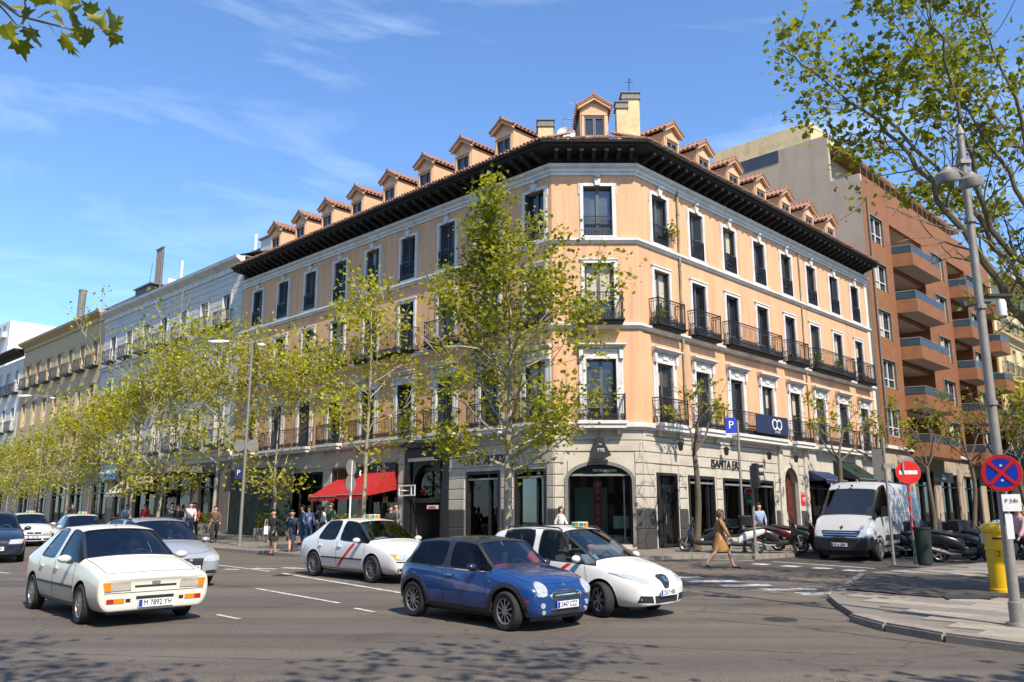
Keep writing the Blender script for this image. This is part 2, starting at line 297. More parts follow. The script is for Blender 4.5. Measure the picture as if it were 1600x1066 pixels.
# slab grid in the frame of the avenue
def inside(p,poly):
    c=False; n=len(poly)
    for i in range(n):
        (x0,y0),(x1,y1)=poly[i],poly[(i+1)%n]
        if (y0>p[1])!=(y1>p[1]) and p[0]<(x1-x0)*(p[1]-y0)/(y1-y0)+x0: c=not c
    return c
def clip_slab(cx,cy,lx,ly,a):
    return [Vector((cx,cy))+Vector((math.cos(a)*x-math.sin(a)*y,math.sin(a)*x+math.cos(a)*y)) for x,y in ((-lx/2,-ly/2),(lx/2,-ly/2),(lx/2,ly/2),(-lx/2,ly/2))]
sm={}
lx,ly=1.15,.62
for k in range(3):
    for q in range(2):
        mb=MB(); e=.008; X=lx*(1 if q==0 else .5)
        mb.prismz([(-X/2+e,-ly/2+e),(X/2-e,-ly/2+e),(X/2-e,ly/2-e),(-X/2+e,ly/2-e)],0,.022); sm[(k,q)]=mb.mesh('paving_slab',K['slab'][k])
cnt=0; A=R(-44.3); ux=Vector((math.cos(A),math.sin(A))); uy=Vector((-ux.y,ux.x)); insp=[(x*.995+.05,y) for x,y in near]
cand=[]
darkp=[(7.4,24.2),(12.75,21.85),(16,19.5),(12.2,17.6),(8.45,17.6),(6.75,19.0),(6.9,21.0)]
for i in range(-18,26):
    for j in range(-22,30):
        p=Vector((9.0,16.0))+ux*(i*lx+(lx/2 if j%2 else 0))+uy*(j*ly)
        q=clip_slab(p.x,p.y,lx,ly,A)
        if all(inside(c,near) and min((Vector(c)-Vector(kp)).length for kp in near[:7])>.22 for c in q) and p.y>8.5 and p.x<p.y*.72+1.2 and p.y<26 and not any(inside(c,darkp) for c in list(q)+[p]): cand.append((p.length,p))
cand.sort(key=lambda t:t[0])
for L_,p in cand[:290]:
    rr=random.random(); k=0 if rr<.5 else (1 if rr<.75 else 2)
    inst(sm[(k,0)],'paving_slab',npv,Matrix.Translation((p.x,p.y,gz(p.x,p.y,.098)+random.uniform(-.002,.002)))@TILT@Matrix.Rotation(A,4,'Z'))
sheet('asphalt_pavement',[(9.35,23.2),(12.75,21.85),(16,19.5),(12.2,17.6),(8.45,17.6),(7.25,19.1)],.1235,K['asphalt2'],kind='structure')  # dark pavement sheet, with the shade that falls here put into its colour
sheet('manhole_cover',[(8.5,17.2),(9.4,17.2),(9.6,17.9),(8.7,17.9)],.128,K['tar'],npv)
# markings
def strip(name,a,b,w,m=None,h=.008,parent=None,**k):
    a=Vector(a); b=Vector(b); n=(b-a).normalized(); n=Vector((-n.y,n.x))*w/2; L=(b-a).length
    segs=max(1,int(L/.5)); mb=MB(); ps=[]
    for i in range(segs+1):
        p=a+(b-a)*i/segs; j=random.uniform(.85,1.1); ps.append((p+n*j,p-n*j))
    for i in range(segs):
        mb.quad(*[(q.x,q.y,gz(q.x,q.y,h)) for q in (ps[i][1],ps[i+1][1],ps[i+1][0],ps[i][0])])
    o=mb.build(name,m or K['mark'],parent); 
    o['kind']='structure'; return o
for a,b,w in (((-5.94,20.41),(-3.43,17.54),.11),((-5.27,15.81),(-4.69,15.23),.10),((-2.97,16.72),(-2.51,16.16),.10),((-14.9,25.1),(-14.1,24.6),.16),
    ((-8.55,26.05),(-8.1,25.95),.3),((-7.8,26.4),(-7.0,26.1),.3),((-6.98,26.6),(-6.2,26.3),.3),((-6.48,24.66),(-2.44,19.44),.13),((-9.9,28.3),(-7.0,25.3),.13),
    ((-19,21),(-16.5,18.4),.11),((-12.4,17.4),(-10.8,15.8),.1),((-1.35,8.75),(-1.05,8.45),.1),((8.7,29.25),(10.9,26.3),.14),((7.0,30.4),(8.2,29.6),.12)):
    strip('lane_marking',a,b,w)
def pquad(name,c,l,w,a,h=.008):
    q=clip_slab(c[0],c[1],l,w,a); return sheet(name,[(p.x,p.y) for p in q],h,K['mark'],kind='structure')
for c in ((8.0,28.09),(8.67,27.2),(9.35,26.4),(10.0,25.6),(10.65,24.85)): pquad('crossing_square',c,.55,.5,R(-44))
for c in ((5.04,22.16),(5.62,21.15),(6.35,20.3),(4.4,23.3),(6.9,19.4),(3.75,24.3)): pquad('crossing_stripe',c,1.25,.5,R(8))
# worn pale paving of the crossing
sheet('crossing_paving',[(6.45,18.3),(9.2,23.4),(4.3,29.6),(2.9,28.0),(1.9,25.8),(3.9,22.2)],.0065-.0015,K['asphalt3'] if 'asphalt3' in K else asphalt('crossing_asphalt',(.10,.083,.066),(.145,.12,.098)),kind='structure')
def dark_line(pts,w):  # thin dark strips of uneven width along the points
    mb=MB(); P=[]
    pts=[Vector(p) for p in pts]
    for (a,b) in zip(pts[:-1],pts[1:]):
        n=int((b-a).length/.25)+1
        for i in range(n): P.append(a+(b-a)*i/n+Vector((random.uniform(-.02,.02),random.uniform(-.03,.03))))
    P.append(pts[-1])
    for i in range(len(P)-1):
        d=(P[i+1]-P[i]).normalized(); q=Vector((-d.y,d.x)); w0=w*random.uniform(.3,1)
        mb.quad(*[(v.x,v.y,gz(v.x,v.y,.0035)) for v in (P[i]-q*w0,P[i+1]-q*w0,P[i+1]+q*w0,P[i]+q*w0)])
    mb.build('tar_seam',K['tar'])['kind']='structure'
random.seed(8)
for pts,w in (([(3.2,16.3),(4.4,15.9),(5.6,14.9)],.018),([(3.2,15.3),(4.6,14.3),(6.2,12.4)],.018),([(.4,13.2),(2.2,12.4),(4.6,11.8)],.012),([(-9,14.0),(-6,11.9),(-2,11.3),(2,9.8)],.008),([(3.2,18.3),(6.2,17.7)],.02),([(9.3,18.5),(12.5,19.8)],.02)): dark_line(pts,w)

random.seed(21)
for nm,poly,m in (('road_patch',[(2.2,19.6),(3.4,18.4),(4.3,19.3),(3.0,20.6)],'asphalt2'),('road_patch',[(-11.8,21.5),(-9.6,19.2),(-9.0,19.8),(-11.2,22.1)],'asphalt2')):
    sheet(nm,poly,.0028,K[m],kind='structure')
def cover(x,y,r=.32):
    mb=MB(); M=Matrix.Translation((x,y,gz(x,y,.006)))@TILT; mb.lathe([(.001,0),(r*.86,0),(r*.88,-.004),(r*.9,0),(r,.002),(r*1.05,-.002)],24,0,M)
    for i in range(5): mb.box(-r*.6,r*.6,-.3*r*0+(i-2)*r*.28-.02,(i-2)*r*.28+.02,0,.004,0,M)
    mb.build('manhole_cover',K['tar'])['kind']='structure'
cover(-1.9,17.9); cover(4.6,15.2,.28); cover(-6.2,24.0)
# ---------------- facade tools (local frame: x along wall, y inward, z up) ----------------
def wall_holes(mb,x0,x1,z0,z1,holes,depth=.3,mi=0,y=0):
    xs=sorted({x0,x1,*[h[0] for h in holes],*[h[1] for h in holes]}); zs=sorted({z0,z1,*[h[2] for h in holes],*[h[3] for h in holes]})
    for i in range(len(xs)-1):
        for j in range(len(zs)-1):
            cx=(xs[i]+xs[i+1])/2; cz=(zs[j]+zs[j+1])/2
            if any(h[0]<cx<h[1] and h[2]<cz<h[3] for h in holes): continue
            mb.quad((xs[i],y,zs[j]),(xs[i+1],y,zs[j]),(xs[i+1],y,zs[j+1]),(xs[i],y,zs[j+1]),mi)
    for a,b,c,d in holes:
        D=y+depth
        mb.quad((a,y,c),(a,y,d),(a,D,d),(a,D,c),mi); mb.quad((b,y,c),(b,D,c),(b,D,d),(b,y,d),mi)
        mb.quad((a,y,d),(b,y,d),(b,D,d),(a,D,d),mi); mb.quad((a,y,c),(a,D,c),(b,D,c),(b,y,c),mi)
def offpoly(d,S0=26.8,S1=24.7,ext=0):
    # polyline along the corner building's street fronts, offset outward by d
    A0=CLp+dL*(S0+ext)+nL*d; A1=CRp+dR*(S1+ext)+nR*d
    c=Vector((0,-1)); k=d*math.tan(R(45.7/2)); k2=d*math.tan(R(44.3/2))
    # miter with the chamfer: chamfer y = y0-d
    y=34.54-d
    t=(y-(CLp+nL*d).y)/dL.y; B0=CLp+nL*d+dL*t; t=(y-(CRp+nR*d).y)/dR.y; B1=CRp+nR*d+dR*t
    return [A0,B0,B1,A1]
def sweep(mb,prof,mi=0,S0=26.8,S1=24.7,caps=True,ext=0):
    L=[[(p.x,p.y,z) for p in offpoly(d,S0,S1,ext)] for d,z in prof]
    for i in range(len(L)-1):
        for k in range(3): mb.quad(L[i][k],L[i][k+1],L[i+1][k+1],L[i+1][k],mi)
    if caps:
        n=len(L); mb.add([l[0] for l in L],[tuple(range(n))],mi); mb.add([l[3] for l in L],[tuple(range(n-1,-1,-1))],mi)
MESH={}
def shutter_mesh(w,h,m):
    k=('sh',round(w,2),round(h,2),m)
    if k not in MESH:
        mb=MB(); f=.05; mb.box(0,f,0,.04,0,h); mb.box(w-f,w,0,.04,0,h); mb.box(f,w-f,0,.04,0,f); mb.box(f,w-f,0,.04,h-f,h); mb.box(f,w-f,0,.04,h*.45,h*.45+f)
        z=f+.01
        while z<h-f-.05:
            mb.add([(f,.005,z),(w-f,.005,z),(w-f,.035,z+.055),(f,.035,z+.055)],[(0,1,2,3)]); z+=.07
        MESH[k]=mb.mesh('shutter',K[m])
    return MESH[k]
def casement_mesh(w,h,m):
    k=('cs',round(w,2),round(h,2),m)
    if k not in MESH:
        mb=MB(); f=.06
        for x in (0,w/2): 
            mb.box(x+.005,x+f,0,.06,0,h); mb.box(x+w/2-f,x+w/2-.005,0,.06,0,h)
            for z in (0,.55,h-f) if h>1.6 else (0,h-f): mb.box(x+f,x+w/2-f,0,.06,z,z+f)
            if h>1.6: mb.box(x+f,x+w/2-f,.02,.05,.61,.0+.61+.001)
        MESH[k]=mb.mesh('casement',K[m])
    return MESH[k]
def box_mesh(name,w,d,h,m,key=None):
    k=('bx',name,round(w,3),round(d,3),round(h,3),m)
    if k not in MESH:
        mb=MB(); mb.box(0,w,0,d,0,h); MESH[k]=mb.mesh(name,K[m])
    return MESH[k]
def surround_mesh(w,h,style,m='white'):
    k=('sr',w,h,style,m)
    if k in MESH: return MESH[k]
    mb=MB(); f=.135 if style!=0 else .13
    x0,x1=-w/2,w/2
    if style=='B': f=.1
    mb.box(x0-f,x0,-.06,.05,0,h); mb.box(x1,x1+f,-.06,.05,0,h); mb.box(x0-f,x1+f,-.065,.05,h,h+f)
    mb.box(x0-f-.03,x0-f,-.03,.0,0,h+f); mb.box(x1+f,x1+f+.03,-.03,.0,0,h+f)
    if style==3:   # top floor: sill, keystone
        mb.box(x0-f-.05,x1+f+.05,-.12,.0,-.09,-.0); mb.prism([(-.1,h+.02),(.1,h+.02),(.15,h+.34),(-.15,h+.34)],-.14,0)
        mb.box(x0-f-.07,x0-f-.03,-.05,0,h-.35,h+f); mb.box(x1+f+.03,x1+f+.07,-.05,0,h-.35,h+f)
        mb.lathe([(.01,0),(.10,.02),(.13,.08),(.08,.15),(.01,.17)],8,0,Matrix.Translation((0,-.12,h+.36)))
    if style==2: mb.box(x0-f-.06,x1+f+.06,-.1,0,h+f,h+f+.06)
    if style==1:   # pediment on brackets
        mb.box(x0-f-.16,x0-f-.03,-.04,0,.3,h+.1); mb.box(x1+f+.03,x1+f+.16,-.04,0,.3,h+.1)
        mb.box(x0-f-.16,x1+f+.16,-.05,0,h+f,h+.42); mb.box(-.18,.18,-.1,-.05,h+f+.03,h+.38)
        for sx in (x0-f-.16,x1+f): mb.prism([(sx,h+.0),(sx+.16,h+.0),(sx+.16,h+.42),(sx,h+.42)],-.16,-.05)
        for q in range(-3,4):
            if q: mb.box(q*.2-.06,q*.2+.06,-.08,-.05,h+.24,h+.36)
        P=[(0,h+.42),(-.12,h+.46),(-.2,h+.52),(-.32,h+.56),(-.32,h+.62),(0,h+.66)]
        vs=[(x0-f-.2+min(0,y*.3),y,z) for y,z in P]+[(x1+f+.2-min(0,y*.3),y,z) for y,z in P]; n=len(P)
        mb.add(vs,[(i,i+n,i+n+1,i+1) for i in range(n-1)]+[tuple(range(n)),tuple(range(2*n-1,n-1,-1))])
    MESH[k]=mb.mesh('window',K[m]); return MESH[k]
def rail_mesh(w,d,h,sides=True,fancy=True):
    k=('rl',round(w,2),d,h,sides,fancy)
    if k in MESH: return MESH[k]
    mb=MB(); t=.012
    def run(ax,c,a,b):
        def bx(u0,u1,v0,v1,z0,z1):
            if ax=='x': mb.box(u0,u1,c+v0,c+v1,z0,z1)
            else: mb.box(c+v0,c+v1,u0,u1,z0,z1)
        for z,tt in ((0.06,.014),(.24,.01),(h-.12,.010),(h,.02)): bx(a,b,-tt,tt,z-tt,z+tt)
        n=max(2,int((b-a)/.115))
        for i in range(n+1):
            u=a+(b-a)*i/n; bx(u-t*.6,u+t*.6,-t*.6,t*.6,0,h)
            if fancy and i<n:
                um=u+(b-a)/n/2; bx(um-.034,um+.034,-.004,.004,.10,.20); bx(um-.012,um+.012,-.004,.004,.02,.28)
    run('x',-d,-w/2,w/2)
    if sides and d>.15: run('y',-w/2,-d,0); run('y',w/2,-d,0)
    for x in (-w/2,w/2): mb.box(x-.022,x+.022,-d-.022,-d+.022,0,h+.06)
    MESH[k]=mb.mesh('railing',K['iron']); return MESH[k]
def slab_mesh(w,d,th,m):
    k=('sb',round(w,2),d,th,m)
    if k in MESH: return MESH[k]
    mb=MB(); w2=w/2+.08; D=d+.08
    mb.box(-w2,w2,-D,0,-th*.45,0); mb.box(-w2+.06,w2-.06,-D+.06,0,-th,-th*.45)
    if th>.2:
        for x in (-w2+.25,w2-.4): mb.prism([(x,-th-.22),(x+.14,-th-.22),(x+.14,-th),(x,-th)],-D*.4,0)
    MESH[k]=mb.mesh('balcony',K[m]); return MESH[k]
rnd=random.Random(11); PLANTS=[]
def window(parent,F,x,z,w,h,style,state=None,fm='wframe',sm_='shutter',trim='white',depth=.27,rail=False,shut=True,blind=None):
    win=inst(surround_mesh(w,h,style,trim),'window',parent,F@T(x,-.002,z))
    pb=F@T(x,0,z)
    st=state if state is not None else rnd.random()
    inst(box_mesh('pane',w,.02,h,rnd.choice(['pane','pane','pane2'])),'pane',win,pb@T(-w/2,depth-.02,0))
    inst(casement_mesh(w,h,fm),'casement',win,pb@T(-w/2,depth-.1,0))
    if blind or (blind is None and rnd.random()<.34):
        hh=h*rnd.uniform(.3,.65); inst(box_mesh('blind',w-.04,.012,round(hh,1),'curtain'),'blind',win,pb@T(-w/2+.02,depth-.04,h-round(hh,1)-.01))
    if shut:
        sw=w/2-.01; m=shutter_mesh(sw,h-.03,sm_)
        if st<.25:      # nearly closed pair
            for s in (-1,1):
                a=rnd.uniform(.05,.5)
                M=pb@T(s*w/2*.985,.05,.01)@Matrix.Rotation((a if s<0 else PI-a),4,'Z')
                inst(m,'shutter',win,M)
        elif st<.9:
            for s in (-1,1):
                a=rnd.uniform(1.15,1.5)
                inst(m,'shutter',win,pb@T(s*(w/2-.015),-.02+.02,.01)@Matrix.Rotation((a if s<0 else PI-a)*1.0,4,'Z')@T(0,-.02,0))
        else:
            inst(m,'shutter',win,pb@T(-w/2+.01,.05,.01)@Matrix.Rotation(.06,4,'Z'))
            inst(m,'shutter',win,pb@T(w/2-.01,.05,.01)@Matrix.Rotation(PI-1.4,4,'Z'))
    if rail: inst(rail_mesh(w-.04,.02,.86,False),'railing',win,pb@T(0,-.03,.02))
    return win
def balcony(parent,F,x,z,w,d,h,th,m='white',fancy=True):
    b=inst(slab_mesh(w,d,th,m),'balcony',parent,F@T(x,-.001,z)); inst(rail_mesh(w,d,h,True,fancy),'railing',b,F@T(x,0,z+.005)); return b
def text(s,size,M,m,parent,name='lettering',ext=.01,al='CENTER',sx=1,shear=0):
    c=bpy.data.curves.new(name,'FONT'); c.body=s; c.size=size; c.extrude=ext; c.align_x=al; c.align_y='CENTER'; c.shear=shear; c.materials.append(K[m] if isinstance(m,str) else m); c.resolution_u=3
    q=bpy.data.objects.new('tmp',c); me=bpy.data.meshes.new_from_object(q); me.name=name; bpy.data.objects.remove(q); bpy.data.curves.remove(c)
    return reg(bpy.data.objects.new(name,me),parent,M@Matrix.Scale(sx,4,(1,0,0))@Matrix.Rotation(PI/2,4,'X'))
# ---------------- the orange corner building ----------------
CB=empty('corner_building',T(3.5,36,.8),'long peach four-storey corner block with black eaves and clay dormers','building')
FR=[(MR,lambda s:s),(ML,lambda s:-s),(MC,lambda s:s)]
sR=[1.8+3.0*i-.02 for i in range(8)]; sL=[.98]+[3.75+3.0*i for i in range(8)]
Z1,Z2,Z3=5.92,10.12,13.84; H1,H2,H3=2.58,2.52,2.26
WW=1.16
wl=MB()
shopR=[(.9,2.4,.86,3.88),(3.24,5.42,1.2,3.85),(6.1,10.9,1.2,3.8),(11.85,13.5,1.0,4.62),(14.6,17.4,1.1,4.35),(17.9,20.7,1.1,4.35),(21.2,23.9,1.2,4.35)]
shopL=[(.45,2.2,1.2,4.02),(3.1,5.2,1.2,4.05),(6.4,9.45,.9,5.0),(10.1,15.7,1.1,4.62),(16.6,21.2,1.1,4.5),(21.9,26.0,1.1,4.5)]
shopC=[(-3.05,-.48,1.0,4.2)]
def holes_up(ss): return [(s-WW/2,s+WW/2,z,z+h) for s in ss for z,h in ((Z1,H1),(Z2,H2),(Z3,H3))]
for F,fx,ss,x0,x1,sh in ((MR,1,sR,0,24.7,shopR),(ML,-1,sL,0,26.8,shopL),(MC,1,[-1.61],-3.6,0,shopC)):
    up=MB(); hs=holes_up(ss)
    if F is MC: hs=[(-1.61-.62,-1.61+.62,z,z+h) for z,h in ((Z1,H1),(Z2,H2),(Z3,H3))]
    cv=lambda h:(h[0],h[1],h[2],h[3]) if fx>0 else (-h[1],-h[0],h[2],h[3])
    wall_holes(up,min(x0*fx,x1*fx),max(x0*fx,x1*fx),5.8,17.0,[cv(h) for h in hs],.28)
    up.build('wall',K['peach'],CB,F)
    lo=MB(); wall_holes(lo,min(x0*fx,x1*fx),max(x0*fx,x1*fx),.3,5.6,[cv(h) for h in sh],.34)
    lo.build('wall',K['stone'],CB,F)
# body behind: closing walls and flat roof
A0,B0,B1,A1=offpoly(-.36); e0=Vector((A0.x,A0.y))+(-nL)*11; e1=Vector((A1.x,A1.y))+(-nR)*11
bb=MB(); pl=[(A0.x,A0.y),(B0.x,B0.y),(B1.x,B1.y),(A1.x,A1.y),(e1.x,e1.y),(e0.x,e0.y)]
bb.prismz(pl,5.0,17.6); bb.build('building_core',K['flank'],CB)
def swp(name,prof,m,**k):
    mb=MB(); sweep(mb,prof,**k); return mb.build(name,K[m],CB)
swp('stone_ledge',[(-.05,5.55),(.1,5.55),(.16,5.62),(.24,5.66),(.24,5.80),(.06,5.86),(-.05,5.86)],'white')
swp('string_course',[(-.02,9.78),(.08,9.78),(.12,9.86),(.18,9.9),(.18,10.0),(-.02,10.06)],'white')
swp('string_course',[(-.02,13.50),(.07,13.50),(.11,13.58),(.17,13.62),(.17,13.72),(-.02,13.78)],'white')
swp('frieze',[(-.02,16.6),(.06,16.6),(.06,16.72),(.12,16.76),(.12,16.88),(.24,16.95),(.28,17.06),(-.02,17.08)],'white')
swp('eaves_cornice',[(-.05,17.06),(.12,17.07),(.14,17.45),(.88,17.52),(.98,17.56),(.98,17.64),(1.04,17.66),(1.04,17.76),(.7,17.80),(-.05,17.8)],'black_wood',ext=-.35)
swp('gutter',[(1.02,17.66),(1.12,17.68),(1.14,17.78),(1.04,17.78)],'black_wood',ext=-.35)
# eaves brackets
bm_=MB(); bm_.add([(-.07,-.86,17.46),(.07,-.86,17.46),(-.07,-.86,17.34),(.07,-.86,17.34),(-.07,-.3,17.16),(.07,-.3,17.16),(-.07,-.1,17.08),(.07,-.1,17.08),(-.07,-.1,17.46),(.07,-.1,17.46)],
 [(0,2,3,1),(2,4,5,3),(4,6,7,5),(0,8,6,4,2),(1,3,5,7,9),(6,8,9,7)])
bm_.box(-.085,.085,-.93,-.8,17.36,17.5)
bme=bm_.mesh('eaves_bracket',K['black_wood'])
for s in [.3+.62*i for i in range(39)]: inst(bme,'eaves_bracket',CB,MR@T(s,0))
for s in [.3+.62*i for i in range(42)]: inst(bme,'eaves_bracket',CB,ML@T(-s,0))
for i in range(7): inst(bme,'eaves_bracket',CB,MC@T(-3.4+i*.535,0))
# roof: tiled slopes and barrel tiles along the eaves
rf=MB(); sweep(rf,[(1.1,17.80),(-4,20.2)],caps=False,ext=-.35)
a,b,c,d=offpoly(-4,ext=-.35); pb_=[(p.x,p.y,20.2) for p in (a,b,c,d)]; E1=d-nR*9; E0=a-nL*9
rf.add(pb_+[(E1.x,E1.y,19.6),(E0.x,E0.y,19.6)],[(0,1,2,3,4,5)])
roof=rf.build('roof',K['tile'],CB)
tl=MB(); 
def barrel(mb,p,q,r=.085,n=5):
    p=Vector(p);q=Vector(q); d=(q-p).normalized(); s=d.cross(Vector((0,0,1))).normalized(); u=s.cross(d)
    b=len(mb.v)
    for e in (p,q):
        for k in range(n): a=PI*k/(n-1); mb.v.append(tuple(e+s*r*math.cos(a)+u*r*math.sin(a)))
    for k in range(n-1): mb.f.append((b+k,b+k+1,b+n+k+1,b+n+k)); mb.m.append(0)
    mb.f.append(tuple(b+k for k in range(n))); mb.m.append(0)
o1=offpoly(1.16,ext=-.35); o2=offpoly(-1.4,ext=-.35)
for k in range(3):
    a,b=o1[k],o1[k+1]; n=int((b-a).length/.215); dirn=(-nL,Vector((0,1)),-nR)[k]
    for i in range(n):
        p=a+(b-a)*(i+.5)/n; q=p+dirn*2.2; j=random.uniform(-.02,.02)
        barrel(tl,(p.x,p.y,17.80+j),(q.x,q.y,17.80+2.2*.472+j),.092)
tl.build('roof_tiles',K['tile'],roof,kind='stuff')
# dormers
dm=MB(); w=.62; z0,ze,zt=17.9,20.0,20.50
dm.box(-w,-.45,0,.12,z0,ze); dm.box(.45,w,0,.12,z0,ze); dm.box(-.45,.45,0,.12,z0,18.72); dm.box(-.45,.45,.0,.12,19.62,ze)
dm.prism([(-w,ze),(w,ze),(0,zt+.0)],0,.12)
for s in (-1,1): dm.box(min(s*w,s*(w-.06)),max(s*w,s*(w-.06)),.12,3.6,z0,ze)
dm.box(-.56,-.45,-.05,0,18.6,19.7); dm.box(.45,.56,-.05,0,18.6,19.7); dm.prism([(-.56,19.7),(.56,19.7),(.56,19.8),(0,20.05),(-.56,19.8)],-.07,0); dm.box(-.6,.6,-.09,0,18.6,18.68)
dmm=dm.mesh('dormer',K['dormer'])
rr_=MB(); sl_=(zt+.06-ze)/w
for s in (-1,1):
    P=[(0,zt+.1),(s*(w+.15),zt+.1-(w+.15)*.62),(s*(w+.15),zt+.02-(w+.15)*.62),(0,zt+.02)]
    if s>0: P=P[::-1]
    rr_.prism(P,-.24,3.7,0)
    rr_.prism([(0,zt+.02),(s*(w+.12),zt+.02-(w+.12)*.62),(s*(w+.12),zt-.1-(w+.12)*.62),(0,zt-.1)][::(1 if s<0 else -1)],-.2,-.05,1)
drm=rr_.mesh('dormer_roof',[K['tile'],K['dormer']])
dt=MB()
for s in (-1,1):
    for i in range(15):
        y=-.18+i*.26; barrel(dt,(s*(w+.19),y,zt+.1-(w+.19)*.62),(s*.03,y,zt+.1),.075)
for i in range(12):
    dt.tube([(0,-.26+i*.32,zt+.14),(0,.1+i*.32,zt+.12)],[.1,.075],6)
dtm=dt.mesh('roof_tiles',K['tile'])
def dormer(F,x,lab=None):
    d=inst(dmm,'dormer',CB,F@T(x,.55)); r=inst(drm,'dormer_roof',d,F@T(x,.55)); t=inst(dtm,'roof_tiles',d,F@T(x,.55)); t['kind']='stuff'
    inst(box_mesh('pane',.9,.02,.9,'pane'),'pane',d,F@T(x-.45,.62,18.72)); inst(casement_mesh(.9,.9,'wframe'),'casement',d,F@T(x-.45,.56,18.72))
for s in (3.45,6.3,9.2,12.2,15.2,18.2,21.1,24.0): dormer(ML,-s)
for s in (3.9,6.7,9.6,12.5,15.4,18.35,21.3): dormer(MR,s)
dormer(MC,-1.62)
def chimney(x,y,w,zt):
    mb=MB(); mb.box(-w/2,w/2,-w/2,w/2,17.8,zt); c=mb.build('chimney',K['chim'],CB,T(x,y))
    m2=MB(); m2.box(-w/2-.06,w/2+.06,-w/2-.06,w/2+.06,zt,zt+.1); m2.box(-w/2-.02,w/2+.02,-w/2-.02,w/2+.02,zt+.1,zt+.3); m2.box(-w/2-.07,w/2+.07,-w/2-.07,w/2+.07,zt+.3,zt+.36); m2.build('chimney_cap',K['lead'],c,T(x,y)); return c
chimney(1.55,36.4,.7,19.4+.25); chimney(5.05,36.2,.5,20.5); chimney(5.52,36.6,.78,21.1)
mb=MB(); mb.tube([(5.5,36.5,21.4),(5.5,36.5,22.3)],.02,5); mb.tube([(5.35,36.5,22.1),(5.7,36.5,22.1)],.015,5); mb.tube([(5.5,36.4,22.25),(5.6,36.6,22.25)],.015,5)
mb.build('antenna',K['iron'],CB)
mb=MB(); mb.tube([(2.95,36.1,18.4),(2.95,36.1,21.0)],.03,5); mb.tube([(2.7,36.1,20.5),(3.2,36.1,20.6)],.015,5); mb.tube([(2.6,36.1,20.9),(2.95,36.1,20.7)],.015,5); mb.tube([(2.35,36.0,18.4),(2.35,36.0,20.0),(2.8,36.0,20.0)],.03,5)
mb.build('antenna',K['steel'],CB)
mb=MB(); mb.lathe([(0,0),(.2,.02),(.36,.1),(.42,.18)],14,0,T(2.45,35.6,18.95)@Matrix.Rotation(R(75),4,'X')); mb.tube([(2.45,35.65,18.2),(2.45,35.65,18.95)],.03,6)
mb.build('satellite_dish',K['signwhite'],CB,smooth=True)
# windows and balconies
for s in sR:
    i=sR.index(s); first=i==0
    window(CB,MR,s,Z3,WW,H3,3,rail=True,blind=(i==2)); window(CB,MR,s,Z2,WW,H2,2); window(CB,MR,s,Z1,WW,H1,1,fm='wframe')
for s in sL:
    window(CB,ML,-s,Z3,WW,H3,3,rail=True,state=rnd.choice([.1,.95,.5])); window(CB,ML,-s,Z2,WW,H2,2); window(CB,ML,-s,Z1,WW,H1,1)
for z,h,st in ((Z3,H3,3),(Z2,H2,2),(Z1,H1,1)): window(CB,MC,-1.61,z,1.24,h,st,rail=st==3,sm_='shutter')
def bset(F,sg,ss,spec,z,th,m,d):
    for gset in spec:
        c=sum(ss[i] for i in gset)/len(gset); wd=(ss[gset[-1]]-ss[gset[0]])+1.98
        balcony(CB,F,sg*c,z,wd,d,1.05 if z<8 else 1.1,th,m)
bset(MR,1,sR,[(0,),(1,),(2,3),(4,),(5,6),(7,)],Z1-.03,.3,'white',.45)
bset(MR,1,sR,[(0,),(1,),(2,3),(4,),(5,6),(7,)],Z2-.02,.14,'black_wood',.5)
bset(ML,-1,sL,[(0,),(1,),(2,),(3,4),(5,),(6,7),(8,)],Z1-.03,.3,'white',.45)
bset(ML,-1,sL,[(0,),(1,),(2,),(3,4),(5,),(6,7),(8,)],Z2-.02,.14,'black_wood',.5)
balcony(CB,MC,-1.65,Z1-.03,1.85,.5,1.05,.3,'white'); balcony(CB,MC,-1.65,Z2-.02,1.85,.6,1.1,.16,'black_wood')
# potted plants on a few balconies, cables along the string course
for x,z in ((1.2,Z2),(2.4,Z3+.3),(16.4,Z2),(19.0,Z2)):
    rg=random.Random(int(x*7)); L=[(Vector((rg.gauss(0,.18),rg.gauss(0,.1),.25+abs(rg.gauss(0,.3)))),rg.uniform(.6,1.2)) for _ in range(120)]
    mb=MB(); mb.lathe([(.001,0),(.1,0),(.13,.24),(.001,.24)],10,0); F_=MR@T(x,-.3,z); pt=mb.build('plant_pot',K['tile'],CB,F_)
    PLANTS.append((pt,F_,L,rg))
mb=MB(); mb.tube([(.3,-.02,9.7),(8,-.03,9.66),(16,-.02,9.7),(24,-.03,9.68)],.012,4); mb.tube([(.2,-.05,5.35),(6,-.06,5.32),(11.2,-.05,5.36)],.015,4); mb.build('facade_cable',K['iron'],CB,MR)
# rainwater pipes
mb=MB(); mb.tube([(3.2,-.09,17.0),(3.2,-.09,7.6)],.055,8); 
for z in (15.6,13.2,11.4,9.4,7.7): mb.tube([(3.2,-.09,z),(3.2,-.09,z+.12)],.075,8)
mb.tube([(3.2,-.09,7.6),(3.2,-.14,7.3),(3.2,-.09,7.0)],[.11,.09,.05],8); mb.tube([(3.2,-.09,7.0),(3.2,-.09,5.9)],.05,8); mb.build('rainwater_pipe',K['bark'],CB,MR,smooth=True)
mb=MB(); mb.tube([(15.3,-.07,16.6),(15.3,-.07,6.0)],.04,8); mb.build('rainwater_pipe',K['bark'],CB,MR,smooth=True)
mb=MB(); mb.box(24.3,24.68,-.07,.0,1.0,16.6); mb.build('corner_pilaster',K['pale'],CB,MR)
